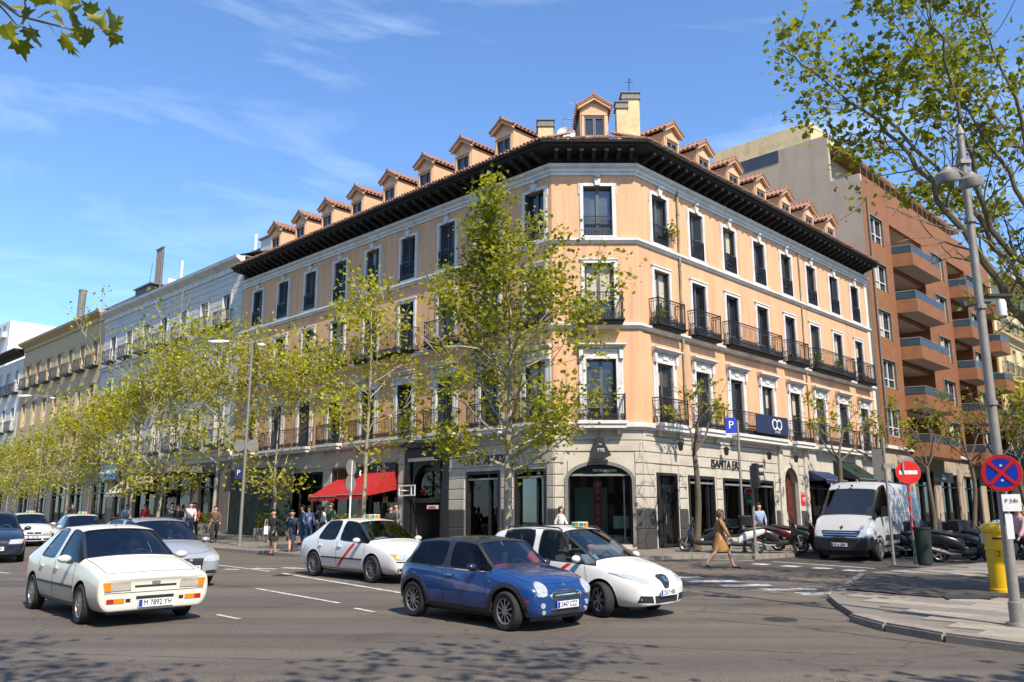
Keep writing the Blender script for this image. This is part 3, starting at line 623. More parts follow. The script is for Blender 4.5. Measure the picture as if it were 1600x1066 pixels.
# rusticated stone blocks over the shops and piers
def blocks(F,fx,x0,x1,holes,rows,zt):
    for ri,(za,zb,m) in enumerate(rows):
        segs=[(x0,x1)]
        for a,b,c,d in holes:
            if c<zb-.02 and d>za+.02:
                new=[]
                for p,q in segs:
                    if b<=p or a>=q: new.append((p,q))
                    else:
                        if a-p>.06: new.append((p,a))
                        if q-b>.06: new.append((b,q))
                segs=new
        for p,q in segs:
            n=max(1,round((q-p)/3.4)); l=(q-p)/n
            for i in range(n):
                u0=p+i*l+.004; u1=p+(i+1)*l-.004
                if ri%2 and n>1:
                    u0+=0 if i==0 else l*.25; u1+=0 if i==n-1 else l*.25
                k=('blk',round(u1-u0,1),round(zb-za,2),m)
                if k not in MESH:
                    mb=MB(); mb.cbox(0,1,-.045,.0,.0,zb-za-.035,.016); MESH[k]=mb.mesh('stone_block',K[m])
                o=inst(MESH[k],'granite_block' if m=='granite' else 'stone_block',CB,F@T(u0 if fx>0 else -u1,0,za+.018)@Matrix.Diagonal((u1-u0,1,1,1)))
rows=[(.82,1.6,'granite'),(1.6,2.38,'granite')]+[(2.38+i*.458,2.38+(i+1)*.458,'stone') for i in range(7)]
blocks(MC,1,-3.6,0,[(-3.2,-.33,.5,4.36)],rows,5.5)
blocks(MR,1,0,11.4,[(.78,2.52,.5,3.98),(3.14,5.52,.5,3.95),(6.0,11.0,.5,3.9)],rows,5.5)
blocks(MR,1,11.85,14.2,[(11.75,13.6,.5,4.7)],rows,5.5)
blocks(ML,-1,0,6.35,[(.35,2.3,.5,4.12),(3.0,5.3,.5,4.15)],rows,5.5)
tr=[(.95+i*.9,.95+(i+1)*.9,'stone') for i in range(5)]
blocks(ML,-1,9.5,10.05,[],tr,5.5); blocks(ML,-1,15.75,16.5,[],tr,5.5)
blocks(ML,-1,10.1,21.5,[],[(4.66,5.5,'stone')],5.5)
mb=MB(); mb.box(11.42,11.82,-.12,0,2.3,5.5); mb.box(11.36,11.88,-.16,0,.9,2.3); mb.box(14.22,14.55,-.12,0,.9,5.5); mb.build('stone_pilaster',K['stone'],CB,MR)
# --- shops ---
def interior(F,x0,x1,z0,z1,dep=3.0,parent=CB,m='inner',y0=.36):
    mb=MB(); a=(x0,y0,z0);D=y0+dep
    mb.quad((x0,D,z0),(x1,D,z0),(x1,D,z1),(x0,D,z1)); mb.quad((x0,y0,z0),(x0,D,z0),(x0,D,z1),(x0,y0,z1)); mb.quad((x1,y0,z0),(x1,y0,z1),(x1,D,z1),(x1,D,z0))
    mb.quad((x0,y0,z1),(x0,D,z1),(x1,D,z1),(x1,y0,z1)); mb.quad((x0,y0,z0),(x1,y0,z0),(x1,D,z0),(x0,D,z0))
    return mb.build('shop_interior',K[m],parent,F)
def frame(F,x0,x1,z0,z1,m='dark',t=.1,y=(.0,.2),mull=(),trans=(),parent=CB,name='shop_frame'):
    mb=MB(); mb.box(x0,x0+t,y[0],y[1],z0,z1); mb.box(x1-t,x1,y[0],y[1],z0,z1); mb.box(x0+t,x1-t,y[0],y[1],z1-t,z1); mb.box(x0+t,x1-t,y[0],y[1],z0,z0+t)
    for u in mull: mb.box(u-.03,u+.03,y[0]+.05,y[1],z0+t,z1-t)
    for z in trans: mb.box(x0+t,x1-t,y[0]+.03,y[1],z-.04,z+.04)
    return mb.build(name,K[m],parent,F)
def pane(F,x0,x1,z0,z1,y=.16,m='shopglass',parent=CB):
    return inst(box_mesh('pane',x1-x0,.012,z1-z0,m),'pane',parent,F@T(x0,y,z0))
def arched(F,x0,x1,zs,zt,zc,t,m,parent=CB,y=(-.08,.12),fillm='stone',z0=1.0,name='arch_frame'):
    # arch curve from (x0,zs) to (x1,zs) with top zt ; fill up to zc ; moulding of width t
    n=16; cx=(x0+x1)/2; hw=(x1-x0)/2; C=[(cx-hw*math.cos(PI*i/n),zs+(zt-zs)*math.sin(PI*i/n)) for i in range(n+1)]
    mb=MB()
    for i in range(n):
        (a,b),(c,d)=C[i],C[i+1]; mb.quad((a,-.046,b),(c,-.046,d),(c,-.046,zc),(a,-.046,zc)); mb.quad((a,-.046,b),(a,.3,b),(c,.3,d),(c,-.046,d))
    mb.build('arch_infill',K[fillm],parent,F)
    O=[(cx-(hw+t)*math.cos(PI*i/n),zs+(zt-zs+t)*math.sin(PI*i/n)) for i in range(n+1)]
    fb=MB()
    for i in range(n):
        a,b,c,d=C[i],C[i+1],O[i+1],O[i]
        for yy in (y[0],): fb.quad((a[0],yy,a[1]),(b[0],yy,b[1]),(c[0],yy,c[1]),(d[0],yy,d[1]))
        fb.quad((a[0],y[0],a[1]),(a[0],y[1],a[1]),(b[0],y[1],b[1]),(b[0],y[0],b[1])); fb.quad((d[0],y[0],d[1]),(c[0],y[0],c[1]),(c[0],y[1],c[1]),(d[0],y[1],d[1]))
    fb.box(x0-t,x0,y[0],y[1],z0,zs); fb.box(x1,x1+t,y[0],y[1],z0,zs)
    return fb.build(name,K[m],parent,F)
arched(MC,-3.05,-.48,3.5,4.16,4.36,.14,'lead')
blk=MB()
interior(MC,-3.05,-.48,1.0,4.2,3.2)
frame(MC,-3.04,-.49,1.0,3.76,'dark',.06,(.1,.2),mull=(-.78,)); 
mb=MB(); mb.prism([(-3.02,3.78),(-.5,3.78),(-.6,3.9),(-1.0,4.06),(-1.77,4.15),(-2.5,4.06),(-2.9,3.9)],.12,.16); lun=mb.build('lunette_panel',K['green'],CB,MC); mb=MB(); mb.box(-3.04,-.49,.04,.2,3.70,3.78); mb.build('transom_bar',K['steel'],CB,MC)
text('RESTAURACION',.13,MC@T(-1.55,.1,3.92),'signwhite',lun)
pane(MC,-2.98,-.55,1.06,3.7)
mb=MB(); mb.box(-2.95,-1.3,1.6,1.66,1.2,3.3); mb.build('display_panel',K['mint'],CB,MC)
mb=MB(); mb.box(-2.02,-1.66,.19,.21,1.65,3.5); rb=mb.build('window_banner',K['redsign'],CB,MC)
for i,ch in enumerate('REBAJA'): text(ch,.17,MC@T(-1.84,.185,3.34-i*.27),'signwhite',rb,ext=.004)
mb=MB(); mb.box(-1.2,-.56,.45,.5,1.62,2.12); mb.box(-1.2,-.56,.45,1.0,1.1,1.3); mb.box(-2.9,-2.35,.5,.55,1.3,1.75); mb.box(-2.6,-.7,1.0,1.5,1.3,1.36); mb.box(-1.5,-1.45,1.1,1.2,1.0,1.35); mb.build('window_display',K['signwhite'],CB,MC)
# hanging black sign shaped like a bell
mb=MB(); mb.prism([(-2.18,4.36),(-1.6,4.36),(-1.32,4.50),(-1.38,4.62),(-1.60,5.02),(-1.62,5.22),(-1.92,5.22),(-1.94,5.0)],-.42,-.2); mb.tube([(-1.79,-.3,5.2),(-1.79,-.3,5.55)],.015,5)
sg=mb.build('shop_sign',K['dark'],CB,MC); text('YTE',.18,MC@T(-1.74,-.43,4.70),'signwhite',sg,ext=.004); text('~',.24,MC@T(-1.76,-.43,4.95),'signwhite',sg,ext=.004)
# right facade openings
frame(MR,.92,2.38,.9,3.86,'dark',.1,(-.06,.3)); mb=MB(); mb.box(1.0,2.3,.24,.3,.95,3.8,0); mb.box(1.62,1.66,.2,.24,.95,3.8); dr=mb.build('door',K['dark'],CB,MR)
mb=MB(); mb.tube([(1.72,.14,1.8),(1.72,.14,2.3)],.02,6); mb.build('handle',K['steel'],dr,MR)
for a,b,ml in ((3.26,5.40,(4.9,)),(6.12,10.88,(7.7,9.3,10.2))):
    frame(MR,a,b,1.2,3.83,'dark',.12,(-.02,.22),mull=ml); interior(MR,a,b,1.2,3.85,2.6); pane(MR,a+.1,b-.1,1.3,3.55)
    mb=MB(); mb.box(a+.1,b-.1,.0,.06,3.50,3.58); mb.build('transom_bar',K['steel'],CB,MR)
mb=MB(); mb.box(3.95,4.7,1.0,1.06,1.3,3.5); mb.box(6.9,8.3,1.2,1.25,1.3,3.5); mb.box(9.0,9.9,.9,.95,1.3,3.5); mb.build('display_panel',K['mint'],CB,MR)
def mannequin(F,x,y,z0,m):
    mb=MB(); M=T(x,y,z0)
    mb.lathe([(.01,0),(.16,0),(.2,.5),(.13,.85),(.2,1.15),(.17,1.35),(.06,1.42),(.05,1.5),(.10,1.58),(.10,1.7),(.01,1.78)],10,0,M); mb.build('mannequin',K[m],CB,F,smooth=True)
mannequin(MR,4.4,.8,1.3,'signwhite'); mannequin(MR,7.2,.8,1.3,'inner'); mannequin(MR,8.8,.9,1.3,'curtain'); mannequin(ML,-3.7,.8,1.25,'inner'); mannequin(ML,-1.3,.8,1.25,'inner')
text('ISANTA ERL',.52,MR@T(6.35,-.06,4.42),'dark',CB,ext=.03,sx=.95,shear=.1)
arched(MR,11.95,13.4,3.8,4.55,4.72,.12,'stone',z0=1.0); mb=MB(); mb.box(11.9,13.45,.3,.36,.95,4.6); mb.box(12.65,12.7,.26,.3,1.0,4.3)
for u in (12.1,12.85): mb.box(u,u+.45,.27,.3,1.3,2.3); mb.box(u,u+.45,.27,.3,2.5,3.6)
K['mahog']=mat('mahogany_door',(.07,.018,.012),.45,c2=(.11,.03,.02),scale=4); mb.build('door',K['mahog'],CB,MR)
mb=MB(); mb.box(13.65,14.05,-.09,-.05,2.7,3.25); pq=mb.build('red_plaque',K['redsign'],CB,MR); text('H',.3,MR@T(13.85,-.1,2.97),'signwhite',pq)
for a,b in ((14.62,17.38),(17.92,20.68),(21.22,23.88)):
    frame(MR,a,b,1.1,4.3,'dark',.12,(-.02,.22),mull=((a+b)/2,),trans=(3.6,)); interior(MR,a,b,1.1,4.35,2.6); pane(MR,a+.1,b-.1,1.2,4.2)
def awning(F,x0,x1,z,dep,drop,m,parent=CB,val=.25,label=None):
    mb=MB(); n=12
    for i in range(n):
        u0=x0+(x1-x0)*i/n; u1=x0+(x1-x0)*(i+1)/n
        mb.quad((u0,0,z),(u1,0,z),(u1,-dep,z-drop),(u0,-dep,z-drop)); mb.quad((u0,-dep,z-drop),(u1,-dep,z-drop),(u1,-dep-.01,z-drop-val*(.8+.2*(i%2))),(u0,-dep-.01,z-drop-val*(.8+.2*(i%2))))
    for u in (x0,x1): mb.add([(u,0,z),(u,-dep,z-drop),(u,-dep,z-drop-.08),(u,0,z-drop*.8)],[(0,1,2,3)])
    a=mb.build('awning',K[m],parent,F); f=MB(); f.tube([(x0+.1,0,z-.5),(x0+.1,-dep,z-drop-.02)],.02,5); f.tube([(x1-.1,0,z-.5),(x1-.1,-dep,z-drop-.02)],.02,5); f.tube([(x0,-dep,z-drop-.01),(x1,-dep,z-drop-.01)],.025,5); f.build('awning_frame',K['steel'],a,F); return a
awning(MR,14.7,17.3,4.5,1.0,.5,'navy'); awning(MR,17.9,20.8,5.15,1.4,1.0,'green'); awning(MR,21.1,24.0,4.6,1.1,.6,'navy')
# left facade ground floor
for a,b in ((.45,2.2),(3.1,5.2)):
    frame(ML,-b,-a,1.2,4.03,'dark',.12,(-.02,.22),mull=(-(a+b)/2+.35,)); interior(ML,-b,-a,1.2,4.05,2.4); pane(ML,-b+.1,-a-.1,1.3,3.75)
    mb=MB(); mb.box(-b+.1,-a-.1,.0,.06,3.66,3.74); mb.build('transom_bar',K['steel'],CB,ML)
mb=MB(); mb.box(-4.95,-4.5,.7,.75,1.3,3.6); mb.box(-1.9,-1.5,.7,.75,1.3,3.6); mb.build('display_panel',K['mint'],CB,ML)
text('N S. ANDA',.55,ML@T(-3.85,-.06,4.5),'dark',CB,ext=.02,sx=.95,shear=.35)
# black arched entrance
mb=MB(); mb.box(-9.5,-9.1,-.1,.3,.9,5.3); mb.box(-6.75,-6.35,-.1,.3,.9,5.3); mb.box(-9.1,-6.75,-.1,.3,4.75,5.3); mb.box(-9.6,-6.25,-.3,.0,5.3,5.5); mb.box(-9.1,-6.75,.1,.25,2.75,2.95); mb.build('entrance_portal',K['dark'],CB,ML)
arched(ML,-8.9,-6.95,3.3,4.5,4.76,.12,'dark',fillm='dark',z0=.95,y=(-.02,.15)); interior(ML,-9.1,-6.75,.95,4.7,2.6,m='inner'); pane(ML,-8.85,-7.0,2.95,4.2,.2)
mb=MB(); mb.box(-8.8,-7.05,.4,.46,2.95,4.4); mb.build('lit_panel',mat('warm_lit_panel',(.35,.2,.08),.8,c2=(.5,.32,.14),scale=1.5),CB,ML)  # wall panel with warm lamplight put into its colour
mb=MB(); mb.box(-7.9,-7.1,.0,.06,2.45,2.62); sg=mb.build('name_plate',K['signwhite'],CB,ML); text('HOSTAL',.14,ML@T(-7.5,-.01,2.53),'redsign',sg)
mb=MB(); mb.box(-8.7,-6.9,-.55,-.5,4.62,4.78); mb.box(-8.7,-8.66,-.5,0,4.64,4.68); mb.box(-6.94,-6.9,-.5,0,4.64,4.68); sg=mb.build('sign_board',K['steel'],CB,ML)
mb=MB()
for u in (-9.25,-8.35,-8.1): mb.box(u,u+.04,-.62,-.58,3.05,3.55)
mb.box(-9.25,-8.05,-.62,-.58,3.5,3.55); mb.box(-9.25,-8.05,-.62,-.58,3.05,3.1); mb.box(-9.2,-9.16,-.6,-.1,3.3,3.34); mb.build('sign_bracket',K['signwhite'],CB,ML)
# restaurant with red awnings
frame(ML,-15.7,-10.1,1.1,4.6,'dark',.1,(-.02,.22),mull=(-14.3,-13.2,-12.4,-11.3),trans=(3.7,)); interior(ML,-15.7,-10.1,1.1,4.6,3.0); pane(ML,-15.6,-10.2,1.2,3.7)
mb=MB(); mb.box(-12.6,-10.3,1.4,1.45,1.2,3.4); mb.build('lit_panel',bpy.data.materials['warm_lit_panel'],CB,ML)  # restaurant wall, its warm glow painted as colour
mb=MB(); mb.box(-13.0,-12.9,-.05,.1,1.1,3.7); mb.box(-13.2,-12.7,-.06,.05,1.1,3.4); mb.build('shop_pier',K['stone'],CB,ML)
awning(ML,-15.2,-12.9,4.05,1.7,.95,'red'); awning(ML,-12.8,-10.2,4.35,1.7,1.2,'red')
mb=MB(); mb.box(-13.6,-12.75,-.5,-.42,4.0,4.75); sg=mb.build('projecting_sign',K['dark'],CB,ML); text('RS',.5,ML@T(-13.18,-.52,4.4),'signwhite',sg)
mb=MB(); mb.box(-12.6,-10.2,-.1,-.04,3.95,4.72); sg=mb.build('shop_sign',K['dark'],CB,ML); text('P-8',.55,ML@T(-11.3,-.12,4.38),'signwhite',sg)
mb=MB(); mb.box(-17.6,-16.4,-.2,-.12,3.05,3.3); mb.build('yellow_sign',K['yellow'],CB,ML)
K['bulb']=mat('warm_lamp_bulb',(.9,.6,.3),.5,emit=((1,.62,.25),18))
for x in (-14.6,-12.2,-11.4,-10.7):
    mb=MB(); mb.lathe([(.001,-.07),(.06,-.04),(.07,0),(.04,.06),(.001,.08)],10,0,T(x,1.0,3.1)); mb.tube([(x,1.0,3.18),(x,1.0,4.5)],.008,4); mb.build('pendant_lamp',K['bulb'],CB,ML)
text('LE',.4,ML@T(-11.0,-.02,2.9),'signwhite',CB)
for a,b in ((16.6,21.2),(21.9,26.0)):
    frame(ML,-b,-a,1.1,4.5,'green',.12,(-.02,.22),mull=(-(a+b)/2,-a-1.1,-b+1.1),trans=(3.7,)); interior(ML,-b,-a,1.1,4.5,2.4); pane(ML,-b+.1,-a-.1,1.2,4.4)
mb=MB(); mb.box(-24.5,-22.6,-.15,-.05,4.2,4.7); sg=mb.build('shop_sign',K['redsign'],CB,ML); text('F',.45,ML@T(-23.5,-.16,4.45),'signwhite',sg)
# banners on the first-floor balcony
mb=MB(); mb.box(8.35,11.55,-.64,-.60,6.02,6.9); sg=mb.build('balcony_banner',K['navy'],CB,MR); 
mb=MB(); 
for k in range(2):
    c=10.15+k*.45; mb.lathe([(.2,-.01),(.27,-.01),(.27,.01),(.2,.01)],20,0,T(c,-.65,6.52)@Matrix.Rotation(PI/2,4,'X'),closed=True)
mb.build('emblem',K['signwhite'],sg,MR); text('LA SALLE',.14,MR@T(10.4,-.65,6.16),'signwhite',sg,ext=.003)
# wall lanterns
for F,x in ((MR,2.2),(MR,5.9),(MR,12.7),(MR,9.9)):
    mb=MB(); mb.tube([(x,0,5.2),(x,-.3,5.35),(x,-.38,5.2)],.015,5); mb.lathe([(.02,0),(.09,.05),(.12,.3),(.14,.32),(.03,.42)],6,0,T(x,-.38,4.8)); mb.build('wall_lantern',K['iron'],CB,F)
# ---------------- neighbours on the avenue ----------------
def rowhouse(name,label,F,sg,s0,s1,zt,wallm,wins,floors,trim,z0=.3,dep=14,cat='building',group=None,fm='wfwhite',bal=None,w=1.05,shut=True,zg=5.6,style=2):
    B=empty(name,F@T(sg*(s0+s1)/2,0,z0+.8),label,cat)
    xa,xb=sorted((sg*s0,sg*s1)); hs=[(sg*s-w/2,sg*s+w/2,z,z+h) for s in wins for z,h in floors]
    mb=MB(); wall_holes(mb,xa,xb,zg,zt,hs,.28); mb.quad((xa,0,zt),(xb,0,zt),(xb,dep,zt),(xa,dep,zt))
    mb.quad((xa,0,0),(xa,0,zt),(xa,dep,zt),(xa,dep,0)); mb.quad((xb,0,0),(xb,dep,0),(xb,dep,zt),(xb,0,zt)); mb.quad((xa,dep,0),(xa,dep,zt),(xb,dep,zt),(xb,dep,0))
    mb.box(xa+.02,xb-.02,.29,.34,zg-.2,zt-.1)
    mb.build('wall',K[wallm],B,F)
    for s in wins:
        for k,(z,h) in enumerate(floors):
            window(B,F,sg*s,z,w,h,style,fm=fm,trim=trim,shut=shut)
            if bal and bal[k]: balcony(B,F,sg*s,z-.02,w+.75,.45,.95,.14,'iron' ,False)
    return B
# white building
K['wbground']=mat('brown_stone_shopfront',(.13,.105,.08),.7,c2=(.2,.165,.13),scale=2)  # dark brown shopfront colour, with the shade under the trees put in
WB=rowhouse('white_building','pale grey-white rendered building with iron balconies left of the peach block','' or ML,-1,26.86,50.2,18.1,'greyrender',[28.9+3.2*i for i in range(7)],[(14.55,2.1),(10.6,2.3),(6.7,2.5)],'white',bal=[1,1,1],fm='wfwhite',shut=False)
mb=MB()
for i in range(9):
    z=14.0+i*.44
    mb.box(-50.1,-26.95,-.012,.0,z,z+.4) if False else None
def cornice(B,F,xa,xb,z,m,out=.6,h=.8):
    mb=MB(); P=[(0,z-h),(-.12,z-h),(-.16,z-h*.6),(-out*.55,z-h*.45),(-out,z-h*.25),(-out-.05,z),(0,z)]; n=len(P)
    mb.add([(xa,y,q) for y,q in P]+[(xb,y,q) for y,q in P],[(i,i+n,i+n+1,i+1) for i in range(n-1)]+[tuple(range(n)),tuple(range(2*n-1,n-1,-1))]); return mb.build('cornice',K[m],B,F)
cornice(WB,ML,-50.2,-26.86,18.9,'white'); cornice(WB,ML,-50.2,-26.86,14.2,'white',.25,.3); cornice(WB,ML,-50.2,-26.86,10.2,'white',.25,.3); cornice(WB,ML,-50.2,-26.86,6.3,'white',.35,.4)
# horizontal render joints as courses of stone
ci=0
for z in [14.25+.44*i for i in range(9)]:
    segs=[]; x=26.95
    edges=[26.92]+[v for s in [28.9+3.2*i for i in range(7)] for v in (s-.72,s+.72)]+[50.15]
    if z>16.8: edges=[26.92]+[26.92+3.9*i for i in range(1,6) for _ in (0,1)]+[50.15]
    for a,b in zip(edges[0::2],edges[1::2]):
        if b-a<.1: continue
        k=('wc',round(b-a,1))
        if k not in MESH: q=MB(); q.cbox(0,1,-.03,0,.01,.42,.02); MESH[k]=q.mesh('stone_course',K['greyrender'])
        inst(MESH[k],'stone_course',WB,ML@T(-b+.01,0,z)@Matrix.Diagonal((b-a-.02,1,1,1)))
mb=MB(); mb.prism([(-50.2,18.9),(-26.9,18.9),(-26.9,19.0),(-50.2,19.0)],-.1,3); mb.add([(-50.2,-.3,19),(-26.9,-.3,19),(-26.9,4,20.6),(-50.2,4,20.6)],[(0,1,2,3)]); mb.build('roof',K['lead'],WB,ML)
def roofbox(B,F,x0,x1,y0,y1,z0,z1,m,name='roof_room'):
    mb=MB(); mb.box(x0,x1,y0,y1,z0,z1); o=mb.build(name,K[m],B,F); mb=MB(); mb.box(x0-.15,x1+.15,y0-.15,y1+.15,z1,z1+.12); mb.build('roof_slab',K['lead'],o,F); return o
roofbox(WB,ML,-29.5,-27.5,2.5,6,18.9,21.2,'greyrender'); roofbox(WB,ML,-33,-30,3,6,18.9,20.8,'chim'); roofbox(WB,ML,-40,-35,3,6,18.9,20.7,'greyrender'); roofbox(WB,ML,-49.8,-46.5,2.0,6,18.9,21.3,'iron')
mb=MB()
for k in range(4): mb.tube([(-47.3+k*.35,2.6,21),(-47.3+k*.35,2.6,24.6)],.09,7)
mb.tube([(-48.6,2.6,21.2),(-48.2,2.6,23.6)],.03,5); mb.box(-47.5,-46.1,2.5,2.7,24.5,24.62); mb.tube([(-46.0,2.6,21.2),(-46.0,2.6,24.3)],.03,5); mb.build('ventilation_flue',K['lead'],WB,ML,smooth=False)
for x,h in ((-43.2,2.2),(-31.2,1.6)):
    mb=MB(); mb.tube([(x,3,20.4),(x,3,20.6+h)],.1,7); mb.build('roof_pipe',K['signwhite'],WB,ML)
mb=MB(); mb.box(-45,-44.2,2.4,3.2,20.4,21.4); mb.box(-42.6,-42.0,2.4,3.2,20.4,21.1); mb.build('air_conditioner',K['signwhite'],WB,ML)
# ground floor of white building: dark shopfronts, entrance canopy
def groundfloor(B,F,xa,xb,openings,m='stone',zg=5.6,zt=4.6):
    mb=MB(); wall_holes(mb,xa,xb,.3,zg,[(a,b,1.2,zt) for a,b in openings],.3); mb.build('wall',K[m],B,F)
    for a,b in openings:
        frame(F,a+.01,b-.01,1.2,zt-.01,'dark',.12,(-.02,.22),mull=((a+b)/2,),trans=(zt-.9,),parent=B); interior(F,a,b,1.2,zt,2.2,parent=B); pane(F,a+.1,b-.1,1.3,zt-.1,parent=B)
groundfloor(WB,ML,-50.2,-26.86,[(-31.0,-28.2),(-36.5,-32.0),(-41,-37.5),(-45.2,-42.2),(-49.4,-46.4)],'wbground',zt=4.9)
mb=MB(); mb.box(-37.5,-30.4,-2.4,.0,4.95,5.35); mb.box(-37.6,-30.3,-2.5,-2.4,4.9,5.5); cn=mb.build('entrance_canopy',K['lead'],WB,ML); text('GRAN HOTEL',.42,ML@T(-33.8,-2.53,5.2),'signwhite',cn)
mb=MB()
for x in (-37.2,-30.8): mb.tube([(x,-2.3,1.2),(x,-2.3,4.95)],.08,8)
mb.build('canopy_post',K['dark'],cn,ML)
mb=MB(); mb.box(-46.5,-42.5,-.9,-.8,4.9,6.0); sg=mb.build('blue_sign',K['cyanblue'],WB,ML); text('BANCO NUESTRO',.42,ML@T(-44.5,-.93,5.45),'signwhite',sg)
awning(ML,-42.0,-38.2,5.3,1.8,1.5,'curtain',WB)
BB=rowhouse('ochre_building','ochre beige four-storey building beyond the white one on the avenue',ML,-1,50.25,71.5,18.5,'beige',[52.0+2.95*i for i in range(7)],[(14.7,2.2),(10.8,2.3),(6.9,2.4)],'beige',bal=[1,0,1],style=2,fm='wfwhite',shut=False)
cornice(BB,ML,-71.5,-50.25,19.3,'beige',.7,.8); mb=MB(); mb.add([(-71.5,-.5,19.3),(-50.3,-.5,19.3),(-50.3,4,20.8),(-71.5,4,20.8)],[(0,1,2,3)]); mb.build('roof',K['pale'],BB,ML)
groundfloor(BB,ML,-71.5,-50.25,[(-54.5,-51.5),(-59,-55.5),(-63.5,-60.5),(-68,-65)],'wbground',zt=4.9)
roofbox(BB,ML,-57,-50.8,2.5,6,19.3,21.0,'pale')
mb=MB(); mb.lathe([(.35,0),(.35,3.6),(.4,3.65),(.4,3.8),(.3,3.8)],10,0,T(-63.4,2.2,20.2)); mb.build('roof_flue',K['lead'],BB,ML)
WE=rowhouse('pale_building','pale building with a dark projecting eave at the far left edge',ML,-1,71.6,96,18.0,'pale',[73.2+3.0*i for i in range(7)],[(14.6,2.3),(10.7,2.3),(6.8,2.4)],'white',bal=[1,1,1],fm='wfwhite',shut=False)
cornice(WE,ML,-96,-71.6,18.9,'black_wood',1.0,.7); groundfloor(WE,ML,-96,-71.6,[(-76,-73),(-82,-78)],'wbground')
# tall white tower beyond
tw=empty('white_tower',ML@T(-100,8,1),'tall white modern tower with a dark strip window above the far rooftops','building')
TWF=T(-60.8,100,0,R(-44)); mb=MB(); mb.box(-30,0,0,12,1,25.6); mb.box(-12,-.8,-.5,0,23.6,24.2); mb.build('wall',K['white'],tw,TWF)
mb=MB(); mb.box(-5.2,-3.4,-.1,0,19,23.5); mb.box(-4.6,-3.6,-.02,.0,24.6,25.2); mb.box(-2.6,-1.6,-.02,0,24.6,25.2); mb.build('window',K['pane'],tw,TWF)
pr=random.Random(5)
for B,ops in ((WB,[(-31.0,-28.2),(-36.5,-32.0),(-41,-37.5),(-45.2,-42.2),(-49.4,-46.4)]),(BB,[(-54.5,-51.5),(-59,-55.5),(-63.5,-60.5),(-68,-65)]),(CB,[(-21.2,-16.6),(-26.0,-21.9),(-15.7,-13.4)])):
    for a,b in ops:
        for k in range(3):
            x=pr.uniform(a+.3,b-.9); z=pr.uniform(1.7,3.0); w_=pr.uniform(.4,.7); h_=pr.uniform(.5,1.1)
            inst(box_mesh('poster',round(w_,1),.01,round(h_,1),pr.choice(['redsign','signwhite','curtain','yellow','cyanblue','mint'])),'poster',B,ML@T(x,pr.uniform(.3,.9),z))
        mb=MB(); 
        for k in range(6): x=pr.uniform(a+.2,b-.4); mb.box(x,x+pr.uniform(.1,.35),.5,.8,1.25,1.25+pr.uniform(.4,1.2))
        mb.build('window_display',K[pr.choice(['curtain','signwhite','lead'])],B,ML)
# ---------------- brick apartment block on the side street ----------------
BR=empty('brick_apartment_block',MR@T(39,0,1.2),'tall orange brick apartment block with stacked cantilevered balconies','building')
S0,S1=25.5,53.0; rowsB=[16.85,13.6,10.3,7.15]; hb=1.78
top=24.6
colW=[(27.5,2.1),(39.3,2.5),(47.6,2.3)]; bays=[(29.9,36.2),(41.6,46.0),(49.3,52.5)]
zs=[20.1]+rowsB
mb=MB(); hs=[(c-w/2,c+w/2,z,z+hb) for c,w in colW for z in zs]+[(a,b,z-.55,z+hb+.15) for a,b in bays for z in zs]
wall_holes(mb,S0,S1,6.35,24.0,[h for h in hs if h[3]<22.9],.35); mb.build('wall',K['brick'],BR,MR)
for a,b in bays:
    mb=MB()
    for z in zs:
        y=1.9; z0_=z-.55; z1_=z+hb+.15
        mb.quad((a,y,z0_),(b,y,z0_),(b,y,z1_),(a,y,z1_)); mb.quad((a,.35,z0_),(a,y,z0_),(a,y,z1_),(a,.35,z1_)); mb.quad((b,.35,z0_),(b,.35,z1_),(b,y,z1_),(b,y,z0_))
    mb.build('balcony_recess',K['brick'],BR,MR)
for a,b in bays:
    mb=MB()
    for z in zs:
        z0_=z-.55; z1_=z+hb+.15; mb.quad((a,.3,z1_-.004),(a,1.9,z1_-.004),(b,1.9,z1_-.004),(b,.3,z1_-.004)); mb.quad((a,.3,z0_+.004),(b,.3,z0_+.004),(b,1.9,z0_+.004),(a,1.9,z0_+.004))
    mb.build('balcony_ceiling',K['soffit'],BR,MR)
